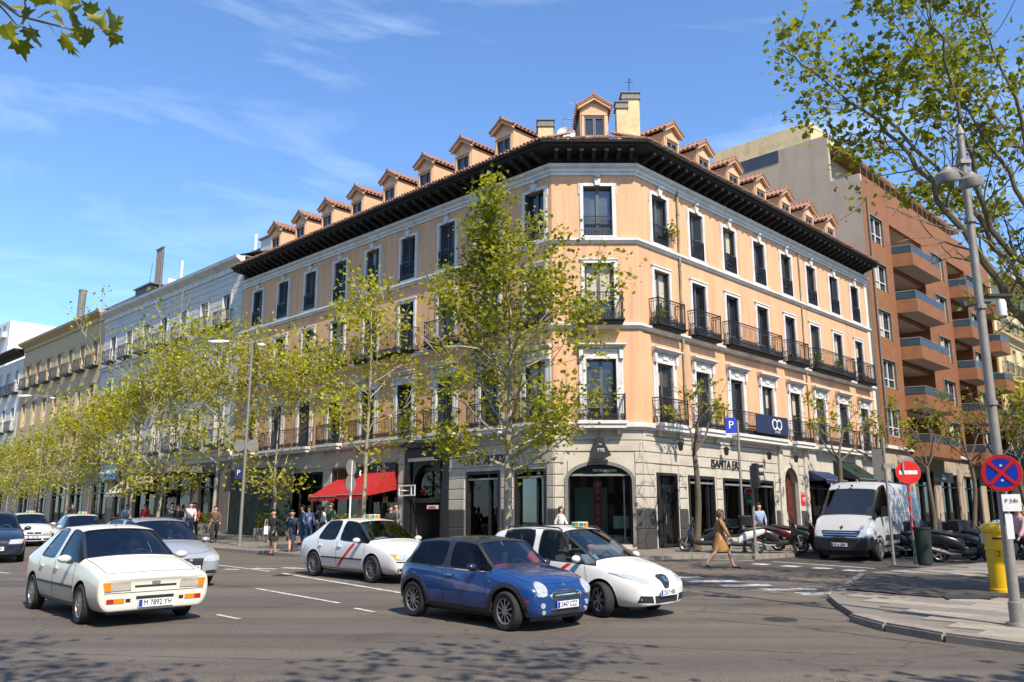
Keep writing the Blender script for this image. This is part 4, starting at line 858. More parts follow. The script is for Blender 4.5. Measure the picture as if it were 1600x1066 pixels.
for a,b in bays:
    for z in zs:
        w=b-a; D=1.25
        q=MB(); P=[(a-.02,0),(a+.35,-D),(b-.35,-D),(b+.02,0)]; z0_=z-1.15; z1_=z-.25
        n=4; q.add([(x,y,z0_) for x,y in P]+[(x,y,z1_) for x,y in P],[(0,1,5,4),(1,2,6,5),(2,3,7,6)])
        Pi=[(a+.1,0),(a+.42,-D+.1),(b-.42,-D+.1),(b-.1,0)]
        q.add([(x,y,z1_) for x,y in P]+[(x,y,z1_) for x,y in Pi],[(0,1,5,4),(1,2,6,5),(2,3,7,6)]); q.add([(x,y,z1_) for x,y in Pi]+[(x,y,z-.6) for x,y in Pi],[(0,1,5,4),(1,2,6,5),(2,3,7,6)])
        bo=q.build('balcony',K['brick'],BR,MR)
        q=MB(); q.add([(x,y,z0_+.003) for x,y in P],[(3,2,1,0)]); q.add([(x,y,z-.6) for x,y in Pi],[(0,1,2,3)]); q.build('balcony_soffit',K['soffit'],bo,MR)
        q=MB(); r=MB()
        for (x0,y0),(x1,y1) in ((P[0],P[1]),(P[1],P[2]),(P[2],P[3])):
            L=math.hypot(x1-x0,y1-y0); nn=max(1,round(L/1.1))
            for i in range(nn):
                u0=i/nn+.02/L; u1=(i+1)/nn-.02/L; A_=(x0+(x1-x0)*u0,y0+(y1-y0)*u0+.05); B_=(x0+(x1-x0)*u1,y0+(y1-y0)*u1+.05)
                q.quad((A_[0],A_[1],z1_+.05),(B_[0],B_[1],z1_+.05),(B_[0],B_[1],z1_+.5),(A_[0],A_[1],z1_+.5)); r.tube([(A_[0],A_[1],z1_),(A_[0],A_[1],z1_+.56)],.02,4)
            r.tube([(x0,y0+.05,z1_+.56),(x1,y1+.05,z1_+.56)],.03,4)
        q.build('glass_panel',K['balglass'],bo,MR); r.build('railing',K['steel'],bo,MR)
        inst(box_mesh('pane',2.2,.03,1.9,'pane'),'pane',BR,MR@T(a+.6,1.84,z-.5)); inst(casement_mesh(2.2,1.9,'wfwhite'),'casement',BR,MR@T(a+.6,1.78,z-.5))
for c,w in colW:
    for z in zs:
        win=inst(surround_mesh(w,hb,'B','lead'),'window',BR,MR@T(c,0,z)); inst(box_mesh('pane',w,.02,hb,'pane'),'pane',win,MR@T(c-w/2,.2,z)); inst(casement_mesh(w,hb,'wfwhite'),'casement',win,MR@T(c-w/2,.1,z))
        if rnd.random()<.6:
            inst(box_mesh('blind',w/2-.12,.01,hb-.1,'curtain'),'blind',win,MR@T(c-w/2+.08,.17,z+.05))
# core, flank and penthouse
mb=MB(); mb.box(S0,S1,2.0,16,5.0,23.0); mb.box(S0,S1,.36,2.0,22.0,23.0); mb.build('building_core',K['flank'],BR,MR)
mb=MB(); mb.box(S0-.01,S0+.3,0.02,2.0,.5,24.5); mb.box(S0-.01,S0+.3,2.0,20,.5,27.9); mb.build('flank_wall',K['flank'],BR,MR)
mb=MB(); mb.box(S0+.3,S1,.0,.25,24.0,24.5); mb.build('parapet',K['brick'],BR,MR)
mb=MB(); mb.box(S0+.3,S1-3,2.6,14,23.0,27.0); ph=mb.build('penthouse',K['flank'],BR,MR)
mb=MB(); mb.box(S0+.35,S1-2,1.4,14.6,26.9,27.15); mb.build('roof_slab',K['brick'],ph,MR)
mb=MB(); mb.box(S0+.2,S0+8,3.2,11,27.9,29.4); ph2=mb.build('penthouse',K['chim'],BR,MR); ph2['label']='cream roof storey with a dark band window on the flank'
mb=MB(); mb.box(S0-.05,S0-.01,5.6,10.8,27.0,27.9); mb.build('band_window',K['pane'],ph2,MR)
mb=MB()
for i in range(26): x=S0+.5+i*1.05; mb.tube([(x,.12,24.5),(x,.12,25.3)],.02,4)
mb.tube([(S0+.4,.12,25.3),(S1,.12,25.3)],.025,4); mb.build('roof_railing',K['steel'],BR,MR)
mb=MB(); mb.box(S0,S1,-.25,.0,6.3,6.5); mb.build('stone_band',K['pale'],BR,MR)
mb=MB(); ops=[(26.3,29.3),(30.2,34.0),(35.2,39.0),(40.2,44.2),(45.5,49),(50,52.5)]; wall_holes(mb,S0,S1,.5,6.3,[(a,b,1.2,5.1) for a,b in ops],.4); mb.build('wall',K['flank'],BR,MR)
for a,b in ops: frame(MR,a,b,1.2,5.1,'dark',.12,(.1,.3),mull=((a+b)/2,),trans=(4.2,),parent=BR); interior(MR,a,b,1.2,5.1,2.2,parent=BR,y0=.42); pane(MR,a+.1,b-.1,1.3,5.0,.3,parent=BR)
mb=MB(); mb.box(33.2,37.2,-.2,-.1,4.5,5.2); sg=mb.build('shop_sign',K['dark'],BR,MR); text('EEA',.5,MR@T(35.2,-.22,4.85),'signwhite',sg)
mb=MB(); mb.tube([(26.1,-.1,23),(26.1,-.1,6.6)],.06,6); mb.build('rainwater_pipe',K['lead'],BR,MR)
# yellow-cream building beyond
YB=empty('cream_stone_building',MR@T(70,0,2),'yellow-cream stone building with deep cornices beyond the brick block','building')
mb=MB(); S0,S1=53.1,100; wz=[(18.6,2.3),(14.6,2.5),(10.6,2.5),(6.9,2.5)]; ws=[55+3.3*i for i in range(13)]
wall_holes(mb,S0,S1,1.0,23.4,[(s-.6,s+.6,z,z+h) for s in ws for z,h in wz],.3); mb.box(S0,S1,.31,16,1,23.3); mb.build('wall',K['yellowst'],YB,MR)
for s in ws[:9]:
    for z,h in wz: window(YB,MR,s,z,1.2,h,2,trim='yellowst',fm='wfwhite',shut=False); balcony(YB,MR,s,z-.02,1.9,.45,.95,.14,'yellowst',False)
for z,o in ((23.4,1.3),(18.2,.5),(14.2,.4),(10.2,.4),(6.4,.5)): cornice(YB,MR,S0,S1,z,'yellowst',o,.7)
# block on the near side of the side street (outside the frame; it shades the street)
NB=empty('shading_apartment_block',MR@T(36,-22,1),'plain stone apartment block on the near side of the side street','building')
mb=MB(); x0,x1,y0,y1=26,75,-32,-19.0; zt=21
mb.box(x0,x1,y0,y1,0,zt); mb.build('wall',K['flank'],NB,MR)
mb=MB()
for i in range(13):
    for j in range(5): mb.box(x0+1.5+i*3.6,x0+2.8+i*3.6,y1,y1+.02,2.5+j*3.6,4.6+j*3.6); mb.box(x0+1.3+i*3.6,x0+3.0+i*3.6,y1,y1+.14,2.3+j*3.6,2.5+j*3.6)
mb.build('window',K['pane'],NB,MR)

# blocks across the avenue, behind the viewpoint (seen only in reflections)
for k,(a,b,zt,m,lab) in enumerate(((-60,-14,19,'beige','ochre block across the avenue behind the viewpoint, left half'),(-13,22,22,'flank','grey block across the avenue behind the viewpoint'),(23,60,18,'brick','brick block across the avenue behind the viewpoint, right end'))):
    F=T(nL.x*30,nL.y*30,0,R(-44.3)); OB=empty('opposite_building',F@T((a+b)/2,0,0),lab,'building')
    mb=MB(); mb.box(a,b,-14,0,-2,zt); mb.box(a,b,0,.4,zt-.8,zt-.2); mb.box(a,b,0,.3,4.6,5.0); mb.build('wall',K[m],OB,F); mb=MB()
    for i in range(int((b-a)/3.1)):
        for j in range(4): mb.box(a+1+i*3.1,a+2.3+i*3.1,0,.03,.6 if j==0 else 5.6+(j-1)*3.9,4.0 if j==0 else 8.0+(j-1)*3.9)
    mb.build('windows',K['pane'],OB,F)['kind']='stuff'
# ---------------- trees ----------------
def grow(rng,base_pts,base_r,depth,out,tips,spread=.6,lenf=.72,up=.25,nb=(2,3)):
    # recursive limb growth: out=list of (pts,radii), tips=list of points with direction
    def limb(p,d,L,r,lev):
        n=4; pts=[p]; rs=[r]; q=p.copy(); dd=d.copy()
        for i in range(n):
            dd=(dd+Vector((rng.gauss(0,.13),rng.gauss(0,.13),rng.gauss(0,.08)+up*.12))).normalized(); q=q+dd*L/n; pts.append(q.copy()); rs.append(r*(1-.42*(i+1)/n))
            if lev<=2: tips.append((q.copy(),dd.copy(),lev))
        out.append((pts,rs))
        if lev<=0: return
        k=rng.randint(*nb)
        for j in range(k):
            ax=dd.orthogonal().normalized(); ax=Matrix.Rotation(rng.uniform(0,2*PI),3,dd)@ax; a=rng.uniform(.35,1.0)*spread*1.3
            nd=(Matrix.Rotation(a,3,ax)@dd); nd=(nd+Vector((0,0,up*.5))).normalized(); st=pts[-1] if j<2 else pts[rng.randint(2,3)]
            limb(st,nd,L*lenf*rng.uniform(.75,1.2),rs[-1]*rng.uniform(.62,.85),lev-1)
    for p,d,L,r in base_pts: limb(Vector(p),Vector(d).normalized(),L,r,depth)
def leaf_shape(detail):
    if detail==0: return [(0,0,0),(.5,.45,.06),(0,1,0),(-.5,.45,.06)],[(0,1,2,3)]
    if detail==1: return [(0,0,0),(.30,.12,.04),(.52,.42,.08),(.22,.62,.03),(0,1,0),(-.22,.62,.03),(-.52,.42,.08),(-.30,.12,.04)],[(0,1,2,3,4),(0,4,5,6,7)]
    P=[(0,0),(.16,.04),(.42,-.06),(.40,.14),(.62,.36),(.34,.40),(.30,.62),(.14,.60),(0,1),(-.14,.60),(-.30,.62),(-.34,.40),(-.62,.36),(-.40,.14),(-.42,-.06),(-.16,.04)]
    V=[(x,y,.18*abs(x)-.10*y*y) for x,y in P]+[(0,.3,0)]
    return V,[(16,i,(i+1)%16) for i in range(16)]
def leaves_mesh(rng,pts,size,detail,m,name='crown'):
    lv,lf=leaf_shape(detail); V=[];F_=[]
    for p,sz in pts:
        M=Matrix.Rotation(rng.uniform(0,2*PI),3,'Z')@Matrix.Rotation(rng.gauss(0.3,.7),3,'X')@Matrix.Rotation(rng.gauss(0,.6),3,'Y'); s=sz*size; b=len(V)
        for v in lv: q=M@Vector(v)*s+p; V.append((q.x,q.y,q.z))
        for f in lf: F_.append(tuple(b+i for i in f))
    me=bpy.data.meshes.new(name); me.from_pydata(V,[],F_); me.materials.append(m); me.update(); return me
def make_tree(seed,h,trunk_r,nleaf,spread,levels=4,lsize=.17,lm='leaf',bm='bark',fork=.36,nf=4,detail=1,lean=(0,0),cl=.32,lenf=.72,minlev=1,up=.3,outw=.7,low=0):
    rng=random.Random(seed); out=[];tips=[]
    fz=h*fork; n=7; P=[];Rr=[]
    for i in range(n+1):
        t=i/n; P.append(Vector((lean[0]*t+.10*math.sin(t*5+seed),lean[1]*t+.08*math.cos(t*4+seed),fz*t))); Rr.append(trunk_r*(1.35 if i==0 else 1.05-.35*t))
    mb=MB(); mb.tube(P,Rr,10)
    base=[]
    for k in range(nf):
        a=2*PI*(k+rng.uniform(-.25,.25))/nf+seed; e=rng.uniform(.5,1.0)
        base.append((P[-1]-Vector((0,0,.1*(k%2))),(math.cos(a)*outw,math.sin(a)*outw,e+.35),(h-fz)*.36*rng.uniform(.8,1.15),Rr[-1]*.62))
    base.append((P[-1],(0.05,0.05,1),(h-fz)*.42,Rr[-1]*.7))
    grow(rng,base,0,levels,out,tips,spread=spread,lenf=lenf,up=up)
    for k in range(low):
        a=rng.uniform(0,2*PI); z=fz*rng.uniform(.62,1.0); grow(rng,[(Vector((P[-1].x*z/fz,P[-1].y*z/fz,z)),(math.cos(a),math.sin(a),.55),h*rng.uniform(.09,.14),trunk_r*.22)],0,1,out,tips,spread=.7,lenf=.75,up=.2)
    for pts,rs in out:
        rs=[max(r,.010) for r in rs]
        mb.tube(pts,rs,5 if rs[0]>.03 else 3,cap=False)
    trunk=mb.mesh('trunk',K[bm],True)
    tt=[t for t in tips if t[2]<=minlev]; L=[]
    cl_c=[rng.choice(tt) for _ in range(max(1,nleaf//7))]
    for c in cl_c:
        dens=.5+noise.noise(c[0]*.45+Vector((seed,0,0)))
        if dens<rng.uniform(.05,.55): continue
        for _ in range(10): L.append((c[0]+Vector((rng.gauss(0,cl),rng.gauss(0,cl),rng.gauss(0,cl*.75))),rng.uniform(.6,1.25)))
    return trunk,leaves_mesh(rng,L,lsize,detail,K[lm])
TM={}
def cone_tree(seed,h,tr,nleaf,env,zc,lsize,lm,bm='bark',nlimb=26,cl=.34,detail=1,gap=.45):
    # leading stem with side limbs whose reach follows env(t), t = 0 at the lowest limb and 1 at the top
    rng=random.Random(seed); out=[];tips=[]; n=12; P=[];Rr=[]
    for i in range(n+1):
        t=i/n; P.append(Vector((.16*math.sin(t*6+seed)*t,.14*math.cos(t*5+seed)*t,h*.96*t))); Rr.append(tr*(1.3 if i==0 else 1.04-.92*t**.9))
    mb=MB(); mb.tube(P,Rr,10)
    def at(z): k=min(n-1e-6,z/(h*.96)*n); i=int(k); return P[i].lerp(P[i+1],k-i),Rr[i]
    for k in range(nlimb):
        t=(k+rng.uniform(0,.8))/nlimb; z=zc+(h*.9-zc)*t; p,r=at(z); a=k*2.4+rng.uniform(-.5,.5); L=env(t)*rng.uniform(.75,1.15)
        grow(rng,[(p,(math.cos(a),math.sin(a),.35+.75*t),L*.50,max(.018,r*.48))],0,2 if L>1.2 else 1,out,tips,spread=.6,lenf=.62,up=.3)
    tips.append((P[-1],Vector((0,0,1)),0))
    for pts,rs in out: mb.tube(pts,[max(q,.009) for q in rs],5 if rs[0]>.03 else 3,cap=False)
    L=[]
    for _ in range(nleaf//8):
        c=rng.choice(tips)
        if .5+noise.noise(c[0]*.5+Vector((seed,0,0)))<rng.uniform(.05,gap+.1): continue
        for _ in range(9): L.append((c[0]+Vector((rng.gauss(0,cl),rng.gauss(0,cl),rng.gauss(0,cl*.8))),rng.uniform(.55,1.25)))
    return mb.mesh('trunk',K[bm],True),leaves_mesh(rng,L,lsize,detail,K[lm])
def place_tree(kind,x,y,rz,sc,label,group,h=.12):
    tr,cw=TM[kind]; M=Matrix.Translation((x,y,gz(x,y,h)))@Matrix.Rotation(rz,4,'Z')@Matrix.Scale(sc,4)
    e=empty('plane_tree',M,label,'tree',group); inst(tr,'trunk',e,M); c=inst(cw,'crown',e,M); c['kind']='stuff'; return e
def grate(parent,x,y): pass
TM['main']=cone_tree(5,12.6,.16,12500,lambda t:(2.3+2.9*math.sin(PI*min(1,t*1.05+.12)))*(1-.2*t),2.9,.165,'leaf',nlimb=34,cl=.34)
TM['a']=cone_tree(12,10.6,.09,3100,lambda t:1.3+2.0*math.sin(PI*min(1,t+.1)),3.0,.165,'leafy',nlimb=22,cl=.36)
TM['b']=make_tree(23,10.0,.085,3000,.6,4,.165,'leafy',fork=.27,nf=5,cl=.42,up=.45,outw=.62,lenf=.72,low=8)
TM['c']=cone_tree(37,9.4,.08,3300,lambda t:1.6+2.1*math.sin(PI*min(1,t+.2)),2.5,.175,'leafy',nlimb=24,cl=.42,detail=0)
TM['d']=make_tree(51,7.6,.14,260,.85,3,.17,'leaf','barkd',fork=.50,nf=3,cl=.12,lenf=.7,up=.1,outw=1.2)
TM['e']=make_tree(64,7.8,.12,260,.8,3,.18,'leafd','barkd',fork=.48,nf=4,cl=.2,lenf=.7,up=.15,outw=1.0)
GL='plane trees along the avenue pavement'
place_tree('main',*ptL(-4.6,7.3),R(35),.91,'tallest leafy plane tree in front of the chamfered corner of the peach building',GL)
place_tree('a',*ptL(2.73,7.3),R(70),1.0,'slim plane tree with thin crown in front of the red restaurant awning',GL)
place_tree('b',*ptL(13.0,5.0),R(10),.98,'plane tree with forked trunk beside the dark green hoarding',GL)
def tl_pos(u,off):
    k=(u-800)/1323.; c=CLp+nL*off   # (c.x+s dx)/( (c.y+s dy)*fw )=k ; forward axis scaled by cos pitch and tilt
    best=None
    for i in range(0,1400):
        s=i*.1; p=c+dL*s; z=gz(p.x,p.y)+1.5-2; f=.9786*p.y+.2056*z
        if abs(p.x/f-k)<(best[0] if best else 9): best=(abs(p.x/f-k),p)
    return best[1].x,best[1].y
for i,(u,off,kd,sc,lab) in enumerate(((333,6.6,'a',1.02,'plane tree right of the hotel canopy, by the white and peach building joint'),(249,6.9,'b',1.08,'pale trunked plane tree in front of the hotel canopy'),(205,6.9,'c',1.0,'leafy plane tree between the hotel canopy and the blue bank sign'),(190,5.0,'b',.95,'thin plane tree close behind the two trunks by the blue bank sign'),
   (150,7.0,'c',.86,'bushy yellow-green plane tree in front of the ochre building, nearest the blue bank sign'),(103,6.9,'c',.84,'bushy plane tree in front of the middle of the ochre building'),(60,6.8,'c',.74,'bushy plane tree beyond the street lamp at the far end of the ochre building'),(22,6.8,'c',.68,'bushy plane tree in front of the pale far-left building'),(-12,6.8,'c',.68,'bushy plane tree cut by the left edge of the picture'))):
    x,y=tl_pos(u,off); place_tree(kd,x,y,R(47*i+20),sc,lab,GL)
GR='street trees along the side street'
place_tree('d',7.15,33.4,R(80),.98,'nearly bare dark-barked street tree by the shop door right of the corner window',GR)
place_tree('d',*ptR(9.6,3.9),R(200),.98,'nearly bare street tree behind the traffic light',GR)
place_tree('d',*ptR(14.0,4.0),R(300),1.0,'bare-branched street tree beside the mahogany arched door',GR)
place_tree('e',*ptR(20.5,4.1),R(30),1.0,'street tree behind the white van, before the green awning',GR)
place_tree('e',*ptR(27.5,4.2),R(130),1.15,'street tree before the left end of the brick block',GR)
place_tree('e',*ptR(33,4.2),R(220),1.2,'street tree before the shop sign of the brick block',GR)
place_tree('e',*ptR(38.5,4.2),R(320),1.3,'street tree before the middle of the brick block',GR)
TM['f']=make_tree(71,10.5,.15,5200,.8,4,.22,'leafy','barkd',fork=.36,nf=4,cl=.5)
place_tree('f',*ptR(49,4.4),R(20),1.1,'leafy yellow street tree just past the far end of the brick block',GR)
place_tree('f',*ptR(56,4.6),R(140),1.2,'leafy yellow street tree before the cream stone building',GR)
place_tree('f',*ptR(64,4.6),R(250),1.25,'farthest leafy street tree before the cream stone building',GR)
place_tree('f',30.0,38.0,R(60),1.0,'leafy tree on the near pavement behind the big lamp post',GR)
# near tree at the right edge, its limbs reaching over the street into the picture
def px_pt(u,v,Y):   # real point seen in direction (u,v) at distance Y
    x=(u-800)/1323.; y=(533-v)/1323.; c,s=.9786,.2056; f=c-s*y; k=Y/f; return Vector((x*k,Y,2+(s+c*y)*k))
rng=random.Random(99)
TRX,TRY=13.2,15.2; b0=Vector((TRX,TRY,gz(TRX,TRY,.12)))
mb=MB(); P=[b0+Vector((.05*math.sin(i),.04*math.cos(i*1.7),i*.75)) for i in range(8)]; mb.tube(P,[.34,.26,.24,.23,.22,.21,.20,.19],12)
fork=P[-1]; fork2=P[5]
limbs=[ (fork2,[(1640,560,16.3),(1560,440,15.5),(1480,330,15.1),(1420,240,14.9),(1350,170,14.8),(1270,110,14.7)],.12),
        (fork,[(1640,500,16.9),(1600,440,16.7),(1520,330,16.9),(1400,200,17.3),(1310,130,17.5),(1215,75,17.9)],.10),
        (fork,[(1660,480,16.3),(1545,360,15.3),(1500,200,14.3),(1470,60,13.9),(1440,-60,13.8)],.09),
        (fork,[(1700,440,16.8),(1620,260,15.8),(1570,120,15.3),(1530,0,14.9)],.09),
        (fork,[(1650,470,15.9),(1590,300,14.9),(1520,180,14.5),(1400,40,14.3)],.08),
        (fork,[(1680,430,18.1),(1600,240,18.8),(1500,90,19.3),(1420,10,19.3)],.08),
        (fork2,[(1650,620,17.8),(1590,420,18.5),(1530,370,18.9),(1440,300,19.3)],.07)]
tipsN=[];
for st,tg,r in limbs:
    pts=[st]+[px_pt(*t) for t in tg]; Q=[]
    for i in range(len(pts)-1):
        for k in range(4): Q.append(pts[i].lerp(pts[i+1],k/4)+Vector((rng.gauss(0,.05),rng.gauss(0,.05),rng.gauss(0,.05))))
    Q.append(pts[-1]); n=len(Q); rs=[max(.014,r*(1-i/n)) for i in range(n)]; mb.tube(Q,rs,7,cap=False)
    out=[];tp=[]
    for i in range(5,n):
        for _ in range(2 if i%2 else 1):
            d=(Q[i]-Q[i-1]).normalized(); ax=d.orthogonal(); ax.rotate(Matrix.Rotation(rng.uniform(0,2*PI),3,d)); nd=(d*.7+ax*rng.uniform(.5,1)+Vector((0,0,.15))).normalized()
            grow(rng,[(Q[i],nd,rng.uniform(.6,1.3),max(.010,rs[i]*.38))],0,1,out,tp,spread=.8,lenf=.7,up=.1)
    for pts2,rs2 in out:
        if min(800+1323*q.x/(.9786*q.y+.2056*(q.z-2)) for q in pts2)<1205: continue
        mb.tube(pts2,[max(.006,q) for q in rs2],3,cap=False)
    tipsN+= [t[0] for t in tp]
for k in range(5):   # limbs on the side away from the picture
    a=R(-60+38*k); d=Vector((math.cos(a),math.sin(a),.9)); out=[];tp=[]; grow(rng,[(fork,d,3,.12)],0,3,out,tp,spread=.7)
    for pts2,rs2 in out: mb.tube(pts2,[max(.008,q) for q in rs2],4,cap=False)
    tipsN+=[t[0] for t in tp if rng.random()<.4]
e=empty('plane_tree',Matrix.Translation(b0),'large plane tree at the right edge whose leafy limbs spread over the lamp post','tree','near plane trees')
mb.build('trunk',K['barko'],e,smooth=True)
def inframe(p,m=0):
    f=.9786*p.y+.2056*(p.z-2)
    if f<=0: return False
    u=800+1323*p.x/f; v=533-1323*(.9786*(p.z-2)-.2056*p.y)/f
    return -m<u<1600+m and -m<v<1066+m
LP=[]
for t in tipsN:
    if noise.noise(t*.55)<-.10: continue
    uu=800+1323*t.x/max(1,(.9786*t.y+.2056*(t.z-2)))
    if uu<1215 or (uu<1330 and rng.random()<.08): continue
    vv=533-1323*(.9786*(t.z-2)-.2056*t.y)/max(1,(.9786*t.y+.2056*(t.z-2)))
    hi=vv<=330
    if not hi and rng.random()<.82: continue
    for _ in range(rng.randint(4,7) if hi else 4): LP.append((t+Vector((rng.gauss(0,.16),rng.gauss(0,.16),rng.gauss(0,.12))),rng.uniform(.55,1.3)))
rng.shuffle(LP); vis=sorted([q for q in LP if inframe(q[0])],key=lambda q:q[0].y/q[1]); big=vis[:300]; bs=set(id(q) for q in big); rest=[q for q in LP if id(q) not in bs]
if len(rest)>16000: rest=rest[:16000]
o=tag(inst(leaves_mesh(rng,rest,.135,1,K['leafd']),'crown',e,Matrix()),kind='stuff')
def leaf_parts(parent,L,size,m,det=2):
    V=[]
    for k in range(6): V.append(leaves_mesh(random.Random(k*7),[(Vector((0,0,0)),1.0)],1.0,det,K[m],'leaf'))
    for p,s in L: inst(rng.choice(V),'leaf',parent,Matrix.Translation(p)@Matrix.Rotation(rng.uniform(0,6.28),4,'Z')@Matrix.Scale(s*size,4))
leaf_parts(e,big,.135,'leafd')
# tree in the median behind the camera: one low twig of big leaves reaches into the top-left corner
b1=Vector((-5.6,.6,gz(-5.6,.6,.1))); mb=MB(); mb.tube([b1+Vector((.03*math.sin(i*2),.03*i,i*.9)) for i in range(6)],[.3,.22,.2,.19,.18,.17],12); top=b1+Vector((0,.15,4.5))
e2=empty('plane_tree',Matrix.Translation(b1),'overhanging plane tree twig with big lobed leaves at the top-left corner','tree','near plane trees')
tw=[top]+[px_pt(*t) for t in ((-330,-20,4.2),(-120,-30,5.2),(-20,-12,5.8),(30,25,6.0),(80,38,6.1),(120,48,6.2),(165,43,6.3))]; mb.tube(tw,[.06,.035,.02,.013,.010,.009,.006,.004],5)
tw2=[px_pt(-20,-12,5.8),px_pt(10,20,5.9),px_pt(25,38,5.95),px_pt(45,48,5.9)]; mb.tube(tw2,[.012,.008,.006,.004],4)
tp=[];out=[]
for k in range(6):
    a=R(60*k+20); grow(rng,[(top,(math.cos(a)*.9,math.sin(a)*.9,1.0),3.0,.1)],0,3,out,tp,spread=.6,up=.3)
for pts2,rs2 in out:
    if any(inframe(p,40) for p in pts2): continue
    mb.tube(pts2,[max(.008,q) for q in rs2],4,cap=False)
mb.build('trunk',K['bark'],e2,smooth=True)
L=[]
for t in tp:
    if rng.random()<.35: L.append((t[0]+Vector((rng.gauss(0,.3),rng.gauss(0,.3),rng.gauss(0,.25))),rng.uniform(.7,1.2)))
L=[q for q in L if not inframe(q[0],60)]
tag(inst(leaves_mesh(rng,L,.17,1,K['leaf']),'crown',e2,Matrix()),kind='stuff')
spots=[(8,10),(28,14),(5,38),(20,52),(35,30),(32,62),(48,44),(58,60),(68,8),(62,28),(74,16),(88,2),(98,12),(95,55),(105,66),(100,38),(112,8),(118,18),(118,62),(128,42),(140,12),(148,22),(142,66),(150,38),(160,50),(170,30),(178,34),(182,52),(40,4),(84,50),(108,28),(12,62)]
lp=[(px_pt(u,v,6.0+rng.uniform(-.25,.35)),rng.uniform(.75,1.15)) for u,v in spots]
V=[leaves_mesh(random.Random(k*5+1),[(Vector((0,0,0)),1.0)],1.0,2,K['leafd' if k%3 else 'leafy'],'leaf') for k in range(6)]
for p,s in lp:
    M=Matrix.Translation(p)@Matrix.Rotation(rng.uniform(0,6.28),4,'Z')@Matrix.Rotation(rng.uniform(.6,1.4),4,'X')@Matrix.Scale(s*.165,4); inst(rng.choice(V),'leaf',e2,M)
# further median trees, outside the frame, whose shade falls on the foreground
TM['g']=make_tree(83,9.5,.16,3600,.75,4,.2,'leaf','bark',fork=.42,nf=4,cl=.4)
for x,y,sc,lab in ((-8.5,1.5,1.15,'plane tree on the median to the left of the viewpoint'),(9.5,1.5,1.1,'plane tree on the near pavement to the right of the viewpoint'),(19,9,1.2,'plane tree on the near pavement beyond the right edge of the view'),(19.8,25.0,1.25,'plane tree on the side street pavement beyond the right edge of the view'),(15.8,12.2,1.2,'plane tree on the near pavement close behind the large right-hand tree')):
    place_tree('g',x,y,R(40*x),sc,lab,'near plane trees')

TM['h']=make_tree(91,12.5,.17,1100,.7,4,.2,'leaf','bark',fork=.56,nf=5,cl=.4,up=.2,outw=1.0)
place_tree('h',-3.1,.1,R(15),1.0,'high-crowned plane tree just left of the viewpoint','near plane trees')
place_tree('h',3.2,.6,R(130),1.0,'high-crowned plane tree just right of the viewpoint','near plane trees')
for pt,F_,L,rg in PLANTS: tag(inst(leaves_mesh(rg,L,.12,1,K['leafd']),'plant_foliage',pt,F_),kind='stuff')
